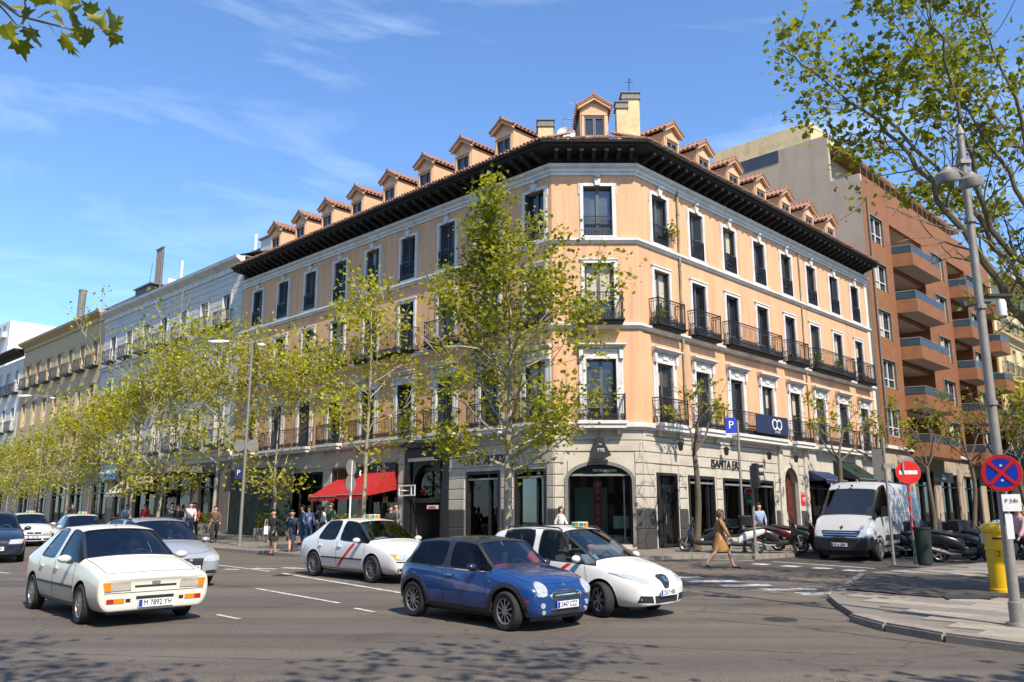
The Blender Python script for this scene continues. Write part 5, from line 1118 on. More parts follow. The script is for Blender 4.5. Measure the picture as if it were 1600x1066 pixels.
# ---------------- vehicles ----------------
K['arch']=mat('wheel_arch_liner',(.01,.01,.01),.9)
def evalmesh(o):
    dg=bpy.context.evaluated_depsgraph_get(); return bpy.data.meshes.new_from_object(o.evaluated_get(dg))
def tmpobj(me): o=bpy.data.objects.new('tmp',me); COL.objects.link(o); return o
GW=['glass_front','glass_rear','glass_s1','glass_s2','glass_s3']
def car_shell(st,glass,hw,wheels,wr,archw=.05,zs=.2,lev=2,inset=.035,crown=.03,mid=.55,fcap=0,rimmat=1,beltc=.35,hoodc=.35):
    """st: stations rear->front (xlow,xtop,zbelt,ztop,wlow,wbelt,wtop[,zs]); glass: {(i):(kind,rows)}"""
    bm=bmesh.new(); n=len(st); rows=[]
    for i,s in enumerate(st):
        xl,xt,zb,zt,wl,wb,wt=s[:7]; z0=s[7] if len(s)>7 else zs
        dm=min(zb-.05,max(mid,z0+.16))
        P=[(xl,0,z0),(xl,wl*.84,z0),(xl,wl*.97,z0+.10),(xl,wl,dm),(xl,wb,zb),(xt,wt,zt),(xt+ (0.0),wt*.55,zt+crown),(xt,0,zt+crown*1.35)]
        rows.append(P)
    V={}
    for i in range(n):
        for j,(x,y,z) in enumerate(rows[i]):
            V[(i,j,1)]=bm.verts.new((x,y,z)); V[(i,j,-1)]=V[(i,j,1)] if y==0 else bm.verts.new((x,-y,z))
    faces={}
    for i in range(n-1):
        for j in range(7):
            for s in (1,-1):
                q=[V[(i,j,s)],V[(i+1,j,s)],V[(i+1,j+1,s)],V[(i,j+1,s)]]
                if s>0: q=q[::-1]
                f=bm.faces.new(q); f.smooth=True; faces[(i,j,s)]=f
    for e,i in ((0,0),(1,n-1)):
        for j in range(1,6+1):
            a,b,c,d=V[(i,j,1)],V[(i,j+1,1)],V[(i,j+1,-1)],V[(i,j,-1)]
            if j==6: q=[a,b,d]
            else: q=[a,b,c,d]
            if e==1: q=q[::-1]
            f=bm.faces.new(q); f.smooth=True
        q=[V[(i,0,1)],V[(i,1,1)],V[(i,1,-1)]]; 
        if e==1: q=q[::-1]
        bm.faces.new(q)
    bmesh.ops.recalc_face_normals(bm,faces=bm.faces)
    cl=bm.edges.layers.float.new('crease_edge')
    gi={}
    for (i,rr),k in glass.items():
        js=(4,) if rr=='side' else (5,6)
        for j in js:
            for s in (1,-1):
                idx=k if rr!='side' else k+(0 if s>0 else 10)
                faces[(i,j,s)].material_index=idx; gi[idx]=1
    for f in list(bm.faces):
        if f.material_index:
            for e in f.edges:
                o=[g for g in e.link_faces if g is not f]
                if o and o[0].material_index!=f.material_index: e[cl]=.92
    for i in range(n-1):
        for s in (1,-1):
            e=bm.edges.get((V[(i,4,s)],V[(i+1,4,s)])); e[cl]=max(e[cl],beltc)
            e=bm.edges.get((V[(i,1,s)],V[(i+1,1,s)])); e[cl]=.5
            e=bm.edges.get((V[(i,5,s)],V[(i+1,5,s)])); e[cl]=max(e[cl],hoodc)
    me=bpy.data.meshes.new('b'); bm.to_mesh(me); bm.free()
    for k in range(22): me.materials.append(None)
    o=tmpobj(me); m=o.modifiers.new('s','SUBSURF'); m.levels=lev; m.render_levels=lev
    cuts=[]
    c=MB()
    for x in wheels:
        for s in (1,-1):
            M=Matrix.Translation((x,s*(hw-.13),wr+.01))@Matrix.Rotation(PI/2,4,'X')
            c.lathe([(0,-.19),(wr+archw,-.19),(wr+archw,.25),(0,.25)] if False else [(.001,-.19),(wr+archw,-.19),(wr+archw,.19),(.001,.19)],30,21,M)
    cm=c.mesh('c',[None]*22); b2=bmesh.new(); b2.from_mesh(cm); bmesh.ops.remove_doubles(b2,verts=b2.verts,dist=.0015); bmesh.ops.recalc_face_normals(b2,faces=b2.faces); b2.to_mesh(cm); b2.free()
    co=tmpobj(cm); mo=o.modifiers.new('b','BOOLEAN'); mo.object=co; mo.operation='DIFFERENCE'; mo.solver='EXACT'; mo.material_mode='INDEX'
    bpy.context.view_layer.update(); res=evalmesh(o)
    bpy.data.objects.remove(o); bpy.data.objects.remove(co)
    bm=bmesh.new(); bm.from_mesh(res); bpy.data.meshes.remove(res)
    for f in bm.faces: f.smooth=True
    bvh=BVHTree.FromBMesh(bm)
    out={}
    for k in sorted(gi):
        fs=[f for f in bm.faces if f.material_index==k]
        if not fs: continue
        for f in fs: f.material_index=20        # rim
        r=bmesh.ops.inset_region(bm,faces=fs,thickness=inset,depth=0,use_even_offset=True)
        for f in fs: f.material_index=k
        rim=r['faces']
        for f in rim: f.material_index=20 if rimmat else 0; 
    for k in sorted(gi):
        fs=[f for f in bm.faces if f.material_index==k]; g=bmesh.new(); mp_={}
        for f in fs:
            for v in f.verts:
                if v not in mp_: mp_[v]=g.verts.new(v.co-v.normal*.008)
            q=g.faces.new([mp_[v] for v in f.verts]); q.smooth=True
        gm_=bpy.data.meshes.new('window_glass'); g.to_mesh(gm_); g.free(); gm_.materials.append(K['carglass' if k==1 else 'sideglass']); out[k]=gm_
    bmesh.ops.delete(bm,geom=[f for f in bm.faces if 1<=f.material_index<=19],context='FACES')
    for f in bm.faces: f.material_index={0:0,20:1,21:2}.get(f.material_index,0)
    return bm,bvh,out
def body_mesh(bm,paintm,rim,split=None):
    # split: function(center)->material slot 3 for two-tone
    if split:
        for f in bm.faces:
            if f.material_index in (0,1):
                k=split(f.calc_center_median(),f.normal); 
                if k: f.material_index=k
    me=bpy.data.meshes.new('body'); bm.to_mesh(me)
    for m in paintm: me.materials.append(m)
    me.set_sharp_from_angle(angle=R(42)); return me
def patch(bvh,poly,view,off=.006,th=.018,seg=.07,yaw=0):
    """outline projected on the bodywork. view: 'f' front (y,z), 'r' rear (y,z), 'L'/'R' sides (x,z), 't' top (x,y)"""
    g=bmesh.new(); vs=[g.verts.new((p[0],p[1],0)) for p in poly]; g.faces.new(vs)
    bmesh.ops.triangulate(g,faces=g.faces)
    for _ in range(4):
        es=[e for e in g.edges if e.calc_length()>seg]
        if not es: break
        bmesh.ops.subdivide_edges(g,edges=es,cuts=1); bmesh.ops.triangulate(g,faces=g.faces)
    cy,sy=math.cos(yaw),math.sin(yaw); miss=[]
    for v in g.verts:
        a,b=v.co.x,v.co.y
        if view=='f': o=Vector((3.5,a,b)); d=Vector((-1,0,0))
        elif view=='r': o=Vector((-4,a,b)); d=Vector((1,0,0))
        elif view=='L': o=Vector((a,3,b)); d=Vector((0,-1,0))
        elif view=='R': o=Vector((a,-3,b)); d=Vector((0,1,0))
        else: o=Vector((a,b,4)); d=Vector((0,0,-1))
        if yaw and view in 'fr':
            c=Vector((0,a,b)); o=c-Vector((-cy,-sy,0))*5 if view=='f' else c-Vector((cy,-sy,0))*5; d=(c-o).normalized()
        h=bvh.ray_cast(o,d)
        if h[0] is None: h=bvh.find_nearest(o+d*1.6)
        nrm=h[1]; 
        if nrm.dot(d)>0: nrm=-nrm
        v.co=h[0]+nrm*off
    bmesh.ops.recalc_face_normals(g,faces=g.faces)
    c=sum((f.normal for f in g.faces),Vector()); 
    if c.dot(d)>0: bmesh.ops.reverse_faces(g,faces=g.faces)
    for f in g.faces: f.smooth=True
    bmesh.ops.solidify(g,geom=list(g.faces),thickness=th)
    return g
def addpatch(bvh,name,poly,view,m,parent,M,**k):
    g=patch(bvh,poly,view,**k); me=bpy.data.meshes.new(name); g.to_mesh(me); g.free(); me.materials.append(K[m] if isinstance(m,str) else m); me.set_sharp_from_angle(angle=R(40))
    return inst(me,name,parent,M)
def seam(bvh,mb,pts,view,w=.006,off=.0015):
    P=[]
    for (a,b) in zip(pts[:-1],pts[1:]):
        n=max(1,int(math.hypot(b[0]-a[0],b[1]-a[1])/.06))
        for i in range(n): P.append((a[0]+(b[0]-a[0])*i/n,a[1]+(b[1]-a[1])*i/n))
    P.append(pts[-1]); Q=[]
    for a,b in P:
        o,d={'L':(Vector((a,3,b)),Vector((0,-1,0))),'R':(Vector((a,-3,b)),Vector((0,1,0))),'f':(Vector((4,a,b)),Vector((-1,0,0))),'t':(Vector((a,b,4)),Vector((0,0,-1)))}[view]
        h=bvh.ray_cast(o,d)
        if h[0] is None: 
            if len(Q)>1: mb.tube(Q,w,4)
            Q=[]; continue
        Q.append(h[0]-d*off*0)
    if len(Q)>1: mb.tube(Q,w,4)
def wheel_meshes(r,w,style):
    k=('wh',r,w,style)
    if k in MESH: return MESH[k]
    t=MB(); M=Matrix.Rotation(PI/2,4,'X'); ri=r*.66
    t.lathe([(ri,-w/2+.01),(r*.90,-w/2),(r*.975,-w/2+.018),(r,-w/2+.045),(r,w/2-.045),(r*.975,w/2-.018),(r*.90,w/2),(ri,w/2-.01)],36,0,M,closed=True)
    tm=t.mesh('tyre',K['tyre'],True)
    d=MB(); d.lathe([(ri,w/2-.012),(ri*.93,w/2-.02),(ri*.90,w/2-.05),(ri*.88,-w/2+.02)],32,0,M); d.lathe([(.001,w/2-.02),(.05,w/2-.022),(.055,w/2-.04)],14,0,M)
    d.lathe([(.001,-.01),(ri*.9,-.01)],20,1,M)
    n={'five':5,'six':6,'seven':7,'ten':10,'cover':9,'steel':8}[style]
    for i in range(n):
        a=2*PI*i/n; RM=M@Matrix.Rotation(a,4,'Z')
        sw=.030 if style in('five','six') else .020
        if style in ('cover','steel'): sw=.034
        z1=w/2-.018; z0=w/2-.05
        if style=='ten' or style=='six':
            for s in (-1,1): d.add([(.045,s*.012,z0),(ri*.92,s*(.012+.030),z0),(ri*.92,s*(.012+.05),z0),(.045,s*.03,z0),(.045,s*.012,z1),(ri*.92,s*.042,z1-.008),(ri*.92,s*.062,z1-.008),(.045,s*.03,z1)],[(4,5,6,7),(0,4,7,3),(0,1,5,4),(3,7,6,2)],0,RM)
        else: d.add([(.04,-sw*.8,z0),(ri*.93,-sw*1.2,z0),(ri*.93,sw*1.2,z0),(.04,sw*.8,z0),(.04,-sw*.8,z1),(ri*.93,-sw*1.2,z1-.008),(ri*.93,sw*1.2,z1-.008),(.04,sw*.8,z1)],[(4,5,6,7),(0,4,7,3),(0,1,5,4),(3,7,6,2)],0,RM)
    rm=d.mesh('rim',[K['rim'],K['plastic']],True); MESH[k]=(tm,rm); return MESH[k]
def put_wheels(root,M,fx,rx,y,r,w,style,steer=0):
    tm,rm=wheel_meshes(r,w,style)
    for x in (fx,rx):
        for s in (1,-1):
            W_=M@Matrix.Translation((x,s*y,r))@Matrix.Rotation(steer if x==fx else 0,4,'Z')@Matrix.Rotation(0 if s<0 else PI,4,'Z')
            o=inst(tm,'wheel',root,W_); inst(rm,'rim',o,W_)
def plate(root,M,x,z,txt,w=.52,h=.11,y=0,tilt=0,blue=True,rz=0):
    m=MB(); m.box(-w/2,w/2,-.012,0,-h/2,h/2); P=M@Matrix.Translation((x,y,z))@Matrix.Rotation(PI/2+rz,4,'Z')@Matrix.Rotation(tilt,4,'X'); o=m.build('number_plate',K['signwhite'],root,P)
    if blue: m=MB(); m.box(-w/2+.004,-w/2+.055,-.015,-.012,-h/2+.006,h/2-.006); m.build('plate_band',K['signblue'],o,P)
    text(txt,h*1.02,P@T(.02,-.016,0),'plastic',o,ext=.002,sx=.80 if len(txt)>7 else .9)
def interior_car(root,M,x0,x1,xd,wid,zb,zseat=.5,wheel_side=1,van=False):
    m=MB(); m.box(x0,x1,-wid+.06,wid-.06,.26,.34); m.box(x0,x0+.05,-wid+.06,wid-.06,.3,zb-.02); m.box(xd,xd+.30,-wid+.08,wid-.08,.4,zb-.03); m.box(xd+.3,x1,-wid+.08,wid-.08,.3,zb-.08)
    for s in (-1,1): m.box(x0,xd,s*wid-.10*(s>0)-.0,s*wid+.10*(s<0)+.0,.3,zb-.06) if False else m.box(x0,xd,min(s*(wid-.12),s*(wid-.09)),max(s*(wid-.12),s*(wid-.09)),.3,zb-.05)
    for y in (-.36,.36):
        for xs in ((xd-.75,) if van else (xd-.75,xd-1.55)):
            m.add([(xs-.1,y-.22,zseat-.1),(xs+.4,y-.22,zseat-.1),(xs+.4,y+.22,zseat-.1),(xs-.1,y+.22,zseat-.1),(xs-.1,y-.22,zseat+.05),(xs+.4,y-.22,zseat+.08),(xs+.4,y+.22,zseat+.08),(xs-.1,y+.22,zseat+.05)],[(0,1,5,4),(1,2,6,5),(2,3,7,6),(3,0,4,7),(4,5,6,7)])
            m.add([(xs-.2,y-.2,zseat+.6),(xs-.1,y-.2,zseat+.6),(xs-.1,y+.2,zseat+.6),(xs-.2,y+.2,zseat+.6),(xs-.08,y-.23,zseat),(xs+.04,y-.23,zseat),(xs+.04,y+.23,zseat),(xs-.08,y+.23,zseat)],[(0,1,2,3),(0,4,5,1),(1,5,6,2),(2,6,7,3),(3,7,4,0)])
            m.box(xs-.24,xs-.14,y-.12,y+.12,zseat+.62,zseat+.80)
    m.build('interior',K['seat'],root,M)
    w=MB(); y=.36*wheel_side; pts=[(xd-.12+.07*math.sin(a)*-1,y+.18*math.cos(a),zb-.0+.16*math.sin(a)) for a in [2*PI*i/16 for i in range(17)]]; w.tube(pts,.014,5); w.build('steering_wheel',K['plastic'],root,M)
def mirrors(root,M,x,z,hw,m,sc=1):
    for s in (1,-1):
        b=bmesh.new(); bmesh.ops.create_icosphere(b,subdivisions=2,radius=1)
        for v in b.verts:
            q=v.co; v.co=Vector((x+(.075*q.x if q.x>0 else .045*q.x)*sc,s*(hw+.10)+.105*q.y*sc,z+.065*q.z*sc))
        for f in b.faces: f.smooth=True
        me=bpy.data.meshes.new('wing_mirror'); b.to_mesh(me); b.free(); me.materials.append(K[m] if isinstance(m,str) else m); o=inst(me,'wing_mirror',root,M)
        a=MB(); a.box(x-.02,x+.03,min(s*(hw-.06),s*(hw+.06)),max(s*(hw-.06),s*(hw+.06)),z-.075,z-.035); a.build('mirror_arm',K['plastic'],o,M)
def handles(root,M,bvh,xs,z,m,w=.15):
    for x in xs:
        for v,s in (('L',1),('R',-1)): addpatch(bvh,'door_handle',[(x-w/2,z-.014),(x+w/2,z-.014),(x+w/2,z+.014),(x-w/2,z+.014)],v,m,root,M,off=.028,th=.03)
def mir(poly): return [(-a,b) for a,b in poly][::-1]
def finish(root,M,bm,bvh,gl,mats,split=None,names=None):
    me=body_mesh(bm,mats,None,split); b=inst(me,'body',root,M)
    for k,g in gl.items(): inst(g,'windscreen' if k==1 else 'rear_window' if k==2 else 'side_window',root,M)
    return b
def seams(root,M,bvh,lines,m='plastic',w=.005):
    mb=MB()
    for v,pts in lines:
        if v=='S': seam(bvh,mb,pts,'L',w); seam(bvh,mb,pts,'R',w)
        else: seam(bvh,mb,pts,v,w)
    if mb.v: mb.build('panel_gap',K[m],root,M)
def taxi_sign(root,M,x,z,label=''):
    m=MB(); M=M@T(x,0,z)@Matrix.Scale(.78,4)@T(-x,0,-z); m.prismz([(-.11,-.20),(.11,-.20),(.11,.20),(-.11,.20)],0,.13); b=m.build('roof_sign',K['signwhite'],root,M@T(x,0,z))
    m=MB(); m.box(.111,.118,-.19,-.02,.015,.115); m.box(-.1,-.0,-.206,-.2,.015,.115); m.build('green_panel',K['tgreen'],b,M@T(x,0,z)); m=MB(); m.box(.111,.118,.02,.19,.015,.115); m.box(.01,.1,-.206,-.2,.015,.115); m.build('orange_panel',K['amber'],b,M@T(x,0,z))
    text('TAXI',.09,M@T(x+.12,0,z+.065)@Matrix.Rotation(PI/2,4,'Z'),'plastic',b,ext=.002)
K['tgreen']=mat('taxi_green',(.02,.30,.08),.4)
K['cwhite']=paint('white_car_paint',(.70,.70,.67)); K['ivory']=paint('ivory_car_paint',(.66,.64,.56),coat=.5,rough=.35,c2=(.60,.58,.50)); K['blue']=paint('blue_car_paint',(.006,.040,.165),coat=1,rough=.22,metal=.1,c2=(.008,.048,.195))
K['silver']=paint('silver_car_paint',(.50,.51,.52),metal=.5,rough=.3); K['navyp']=paint('dark_navy_car_paint',(.010,.015,.035),coat=1); K['vanw']=paint('white_van_paint',(.40,.405,.41),coat=.4,rough=.4); K['slate']=paint('dark_roof_paint',(.014,.017,.030),coat=.6)
def roofrail(root,M,x0,x1,y,z):
    m=MB()
    for s in (1,-1): m.tube([(x0,s*y,z-.03),(x0+.1,s*y,z+.02),((x0+x1)/2,s*y*.99,z+.035),(x1-.1,s*y,z+.01),(x1,s*y,z-.04)],.016,6)
    m.build('roof_rail',K['plastic'],root,M,smooth=True)
def under(root,M,x0,x1,w):
    m=MB(); m.box(x0,x1,-w,w,.16,.3); m.build('underbody',K['plastic'],root,M)
# --- old ivory hatchback ---
def hatchback(M,lab):
    r=empty('hatchback_car',M,lab,'car')
    st=[(-1.96,-1.97,.60,.64,.60,.58,.50,.30),(-1.92,-1.93,.80,.88,.76,.74,.60,.26),(-1.72,-1.74,.90,.97,.83,.80,.66,.22),(-1.30,-1.02,.90,1.33,.84,.80,.53),(-1.02,-.80,.895,1.365,.84,.80,.545),(-.16,-.20,.885,1.39,.845,.81,.56),(-.06,-.10,.885,1.39,.845,.81,.56),(.80,.34,.88,1.345,.845,.80,.565),(1.02,.98,.875,.925,.84,.79,.70),(1.35,1.33,.845,.885,.84,.79,.70),(1.84,1.85,.74,.765,.84,.80,.72),(2.00,2.02,.705,.725,.84,.80,.73,.22),(2.055,2.07,.68,.70,.83,.795,.73,.22),(2.075,2.095,.64,.67,.80,.77,.70,.25)]
    gl={(2,'top'):2,(4,'side'):3,(6,'side'):4,(7,'side'):4,(7,'top'):1}
    bm,bvh,g=car_shell(st,gl,.845,(1.26,-1.26),.29,mid=.56,inset=.026,beltc=.42,hoodc=.3)
    finish(r,M,bm,bvh,g,[K['ivory'],K['plastic'],K['arch']]); under(r,M,-1.7,1.8,.6)
    put_wheels(r,M,1.26,-1.26,.745,.29,.18,'cover',R(-2)); interior_car(r,M,-1.3,1.0,.55,.84,.86)
    hl=[(.36,.525),(.73,.52),(.76,.645),(.38,.66)]
    for s in (1,-1):
        P=hl if s>0 else mir(hl); addpatch(bvh,'headlight',P,'f','lampy',r,M,off=.012,th=.05)
        P2=[(.645,.522),(.735,.52),(.76,.64),(.655,.645)]; addpatch(bvh,'indicator',P2 if s>0 else mir(P2),'f','amber',r,M,off=.016,th=.05)
        P3=[(.45,.345),(.70,.345),(.70,.41),(.45,.41)]; addpatch(bvh,'indicator',P3 if s>0 else mir(P3),'f','amber',r,M,off=.01,th=.03)
        P4=[(.60,.35),(.70,.35),(.70,.405),(.60,.405)]; addpatch(bvh,'fog_light',P4 if s>0 else mir(P4),'f','redlens',r,M,off=.014,th=.03)
        P5=[(.36,.35),(.43,.35),(.43,.40),(.36,.40)]; addpatch(bvh,'vent',P5 if s>0 else mir(P5),'f','plastic',r,M,off=.004)
    addpatch(bvh,'grille',[(-.31,.555),(.31,.555),(.31,.585),(-.31,.585)],'f','plastic',r,M,off=.004)
    addpatch(bvh,'badge',[(-.055,.60),(.055,.60),(.065,.62),(.055,.64),(-.055,.64),(-.065,.62)],'f','steel',r,M,off=.010)
    addpatch(bvh,'air_intake',[(-.28,.385),(.28,.385),(.28,.43),(-.28,.43)],'f','plastic',r,M,off=.004)
    for v,sgn in (('L',1),('R',-1)):
        addpatch(bvh,'side_moulding',[(-.92,.50),(.92,.50),(.92,.535),(-.92,.535)],v,'plastic',r,M,off=.016,th=.02)
        addpatch(bvh,'tail_light',[(-1.93,.62),(-1.80,.62),(-1.80,.78),(-1.93,.78)],v,'redlens',r,M,off=.01)
    seams(r,M,bvh,[('S',[(.86,.30),(.90,.55),(.88,.86)]),('S',[(-.12,.25),(-.11,.86)]),('S',[(-.86,.55),(-1.0,.86)]),('S',[(-.12,.25),(.86,.25)]),('f',[(-.74,.49),(-.3,.487),(.3,.487),(.74,.49)]),('t',[(1.0,-.68),(1.9,-.66),(1.97,-.3),(1.97,.3),(1.9,.66),(1.0,.68)])])
    mirrors(r,M,.72,.93,.82,K['ivory']); handles(r,M,bvh,(.02,-.78),.76,K['ivory']); plate(r,M,2.125,.33,'M 7892 YH')
    m=MB(); m.tube([(1.0,.5,.935),(.82,.1,1.02)],.008,4); m.tube([(1.0,-.1,.945),(.80,-.45,1.03)],.008,4); m.build('wiper',K['plastic'],r,M)
    m=MB(); m.box(.37,.39,-.2,.2,1.335,1.345) if False else m.tube([(.2,0,1.4),(-.05,0,1.62)],.006,4); m.build('aerial',K['plastic'],r,M)
    return r
# --- small blue car ---
def small_car(M,lab):
    r=empty('compact_car',M,lab,'car')
    st=[(-1.78,-1.80,.66,.70,.58,.56,.50,.30),(-1.74,-1.76,.84,.90,.76,.72,.58,.24),(-1.62,-1.58,.93,1.02,.82,.78,.64),(-1.42,-1.38,.93,1.34,.84,.80,.57),(-1.20,-1.15,.92,1.375,.845,.80,.585),(-.36,-.36,.90,1.41,.845,.80,.60),(-.30,-.30,.90,1.41,.845,.80,.60),(.60,.30,.885,1.36,.845,.79,.585),(.86,.80,.88,.945,.845,.78,.66),(1.10,1.08,.87,.93,.845,.77,.62),(1.50,1.48,.80,.86,.82,.75,.58),(1.74,1.72,.68,.75,.74,.70,.54,.24),(1.85,1.82,.58,.62,.58,.57,.48,.26)]
    gl={(2,'top'):2,(3,'side'):3,(4,'side'):3,(6,'side'):4,(7,'side'):4,(7,'top'):1}
    bm,bvh,g=car_shell(st,gl,.845,(1.235,-1.235),.31,mid=.58,inset=.028,archw=.055)
    def sp(c,n):
        if c.z>1.335: return 3
        if c.z>.935 and -1.62<c.x<.86 and not(c.x>.55 and c.z<.97): return 1
        return 0
    finish(r,M,bm,bvh,g,[K['blue'],K['plastic'],K['arch'],K['slate']],sp); under(r,M,-1.5,1.6,.6)
    put_wheels(r,M,1.235,-1.235,.745,.31,.19,'ten',R(-4)); interior_car(r,M,-1.3,.8,.5,.84,.88)
    for s in (1,-1):
        n=18; c=(.53,.66); E=[(c[0]+.125*math.cos(2*PI*i/n),c[1]+.125*math.sin(2*PI*i/n)) for i in range(n)]; E2=[(c[0]+.105*math.cos(2*PI*i/n),c[1]+.105*math.sin(2*PI*i/n)) for i in range(n)]
        y=.0
        a=addpatch(bvh,'headlight',E if s>0 else mir(E),'f','chrome',r,M,off=.012,th=.03,seg=.06); addpatch(bvh,'lens',E2 if s>0 else mir(E2),'f','lamp',a,M,off=.024,th=.03,seg=.06)
        c=(.52,.415); E=[(c[0]+.045*math.cos(2*PI*i/10),c[1]+.045*math.sin(2*PI*i/10)) for i in range(10)]; addpatch(bvh,'indicator',E if s>0 else mir(E),'f','lamp',r,M,off=.01)
        c=(.50,.31); E=[(c[0]+.035*math.cos(2*PI*i/10),c[1]+.035*math.sin(2*PI*i/10)) for i in range(10)]; addpatch(bvh,'fog_light',E if s>0 else mir(E),'f','lamp',r,M,off=.01)
        addpatch(bvh,'side_repeater',[(.80,.74),(.87,.73),(.88,.77),(.81,.78)],'L' if s>0 else 'R','chrome',r,M,off=.006)
        addpatch(bvh,'side_repeater',[(1.62,.46),(1.70,.46),(1.70,.50),(1.62,.50)],'L' if s>0 else 'R','redlens',r,M,off=.006)
        addpatch(bvh,'tail_light',[(-1.76,.60),(-1.68,.60),(-1.68,.84),(-1.76,.84)],'L' if s>0 else 'R','redlens',r,M,off=.006)
    for v in 'LR':
        for x in (1.235,-1.235):
            A_=[(x+.365*math.cos(PI*i/14),.32+.365*math.sin(PI*i/14)) for i in range(15)]; B_=[(x+.435*math.cos(PI*i/14),.32+.435*math.sin(PI*i/14)) for i in range(15)]
            addpatch(bvh,'arch_trim',A_+B_[::-1],v,'plastic',r,M,off=.012,th=.02,seg=.1)
        addpatch(bvh,'sill_trim',[(-.80,.22),(.80,.22),(.80,.31),(-.80,.31)],v,'plastic',r,M,off=.008)
    G_=[(-.33,.50),(.33,.50),(.37,.55),(.33,.60),(.22,.64),(-.22,.64),(-.33,.60),(-.37,.55)]
    a=addpatch(bvh,'grille',G_,'f','chrome',r,M,off=.010); G2=[(x*.92,.565+(z-.565)*.80) for x,z in G_]; addpatch(bvh,'grille_opening',G2,'f','plastic',a,M,off=.018,th=.02)
    for z in (.535,.565,.595): addpatch(bvh,'grille_bar',[(-.29,z-.007),(.29,z-.007),(.29,z+.007),(-.29,z+.007)],'f','chrome',a,M,off=.030,th=.012)
    addpatch(bvh,'badge',[(-.05,.70),(.05,.70),(.03,.73),(-.03,.73)],'f','chrome',r,M,off=.010)
    addpatch(bvh,'air_intake',[(-.34,.27),(.34,.27),(.34,.34),(-.34,.34)],'f','plastic',r,M,off=.004); addpatch(bvh,'intake_trim',[(-.36,.345),(.36,.345),(.36,.36),(-.36,.36)],'f','chrome',r,M,off=.012)
    seams(r,M,bvh,[('S',[(.74,.30),(.76,.6),(.74,.86)]),('S',[(-.38,.28),(-.36,.6),(-.42,.88)]),('S',[(-.36,.26),(.74,.26)]),('t',[(.86,-.70),(1.55,-.68),(1.72,-.4),(1.76,0),(1.72,.4),(1.55,.68),(.86,.70)])],w=.006)
    m=MB(); seam(bvh,m,[(-1.6,.935),(-.4,.905),(.8,.90)],'L',.012); seam(bvh,m,[(-1.6,.935),(-.4,.905),(.8,.90)],'R',.012); m.build('belt_trim',K['chrome'],r,M)
    mirrors(r,M,.50,.97,.80,K['slate']); handles(r,M,bvh,(-.20,),.80,'chrome',.17); plate(r,M,1.875,.415,'2447 CZZ',.50)
    m=MB(); m.tube([(.86,.5,.955),(.66,.1,1.05)],.008,4); m.tube([(.86,-.1,.96),(.66,-.45,1.05)],.008,4); m.build('wiper',K['plastic'],r,M)
    return r
# --- white people-carrier taxi ---
def mpv_taxi(M,lab):
    r=empty('taxi',M,lab,'car','white taxis with a red door stripe')
    st=[(-2.02,-2.04,.70,.76,.62,.60,.50,.30),(-1.98,-1.98,.92,1.00,.80,.76,.62,.26),(-1.86,-1.84,1.0,1.10,.86,.82,.66),(-1.55,-1.66,.99,1.45,.88,.83,.58),(-1.30,-1.38,.98,1.52,.88,.83,.60),(-.42,-.42,.955,1.57,.885,.835,.62),(-.32,-.32,.95,1.57,.885,.835,.62),(.78,.22,.92,1.52,.885,.83,.60),(1.20,1.12,.90,.98,.88,.80,.70),(1.52,1.48,.86,.92,.87,.78,.64),(1.86,1.84,.76,.82,.84,.74,.56),(2.08,2.06,.64,.70,.74,.68,.46,.22),(2.20,2.18,.52,.58,.56,.54,.38,.24)]
    gl={(2,'top'):2,(4,'side'):3,(6,'side'):4,(7,'side'):4,(7,'top'):1}
    bm,bvh,g=car_shell(st,gl,.885,(1.30,-1.28),.315,mid=.60,inset=.03)
    finish(r,M,bm,bvh,g,[K['cwhite'],K['plastic'],K['arch']]); under(r,M,-1.7,1.8,.6)
    put_wheels(r,M,1.30,-1.28,.785,.315,.20,'seven',R(-22)); interior_car(r,M,-1.4,1.1,.7,.86,.93)
    for s in (1,-1):
        P=[(.42,.60),(.62,.62),(.77,.72),(.80,.80),(.66,.77),(.46,.68)]; addpatch(bvh,'headlight',P if s>0 else mir(P),'f','lamp',r,M,off=.010,th=.04,seg=.06)
        P=[(.38,.28),(.70,.30),(.68,.42),(.42,.40)]; addpatch(bvh,'fog_light_recess',P if s>0 else mir(P),'f','plastic',r,M,off=.004)
        addpatch(bvh,'red_stripe',[(-.30,.42),(-.18,.42),(.62,.92),(.50,.92)],'L' if s>0 else 'R','redsign',r,M,off=.0025,th=.004)
        addpatch(bvh,'tail_light',[(-1.98,.75),(-1.82,.75),(-1.82,1.0),(-1.94,1.0)],'L' if s>0 else 'R','redlens',r,M,off=.006)
    a=addpatch(bvh,'grille',[(-.06,.52),(.06,.52),(.17,.72),(.10,.75),(-.10,.75),(-.17,.72)],'f','plastic',r,M,off=.012,th=.03,seg=.06); addpatch(bvh,'badge',[(-.05,.62),(.05,.62),(.05,.70),(-.05,.70)],'f','chrome',a,M,off=.03)
    addpatch(bvh,'air_intake',[(-.34,.27),(.34,.27),(.36,.40),(-.36,.40)],'f','plastic',r,M,off=.004)
    seams(r,M,bvh,[('S',[(1.02,.35),(1.0,.62),(.92,.90)]),('S',[(-.37,.28),(-.37,.93)]),('S',[(-1.2,.7),(-1.38,.95)]),('S',[(-.95,.27),(.98,.27)]),('t',[(1.2,-.72),(1.9,-.5),(2.1,-.2),(2.1,.2),(1.9,.5),(1.2,.72)])])
    mirrors(r,M,.82,1.02,.85,K['cwhite'],1.1); handles(r,M,bvh,(-.24,-1.18),.82,K['cwhite'],.18); plate(r,M,2.235,.45,'2517 HSK',.50,.11); roofrail(r,M,-1.3,.2,.60,1.56); taxi_sign(r,M,.15,1.575)
    return r
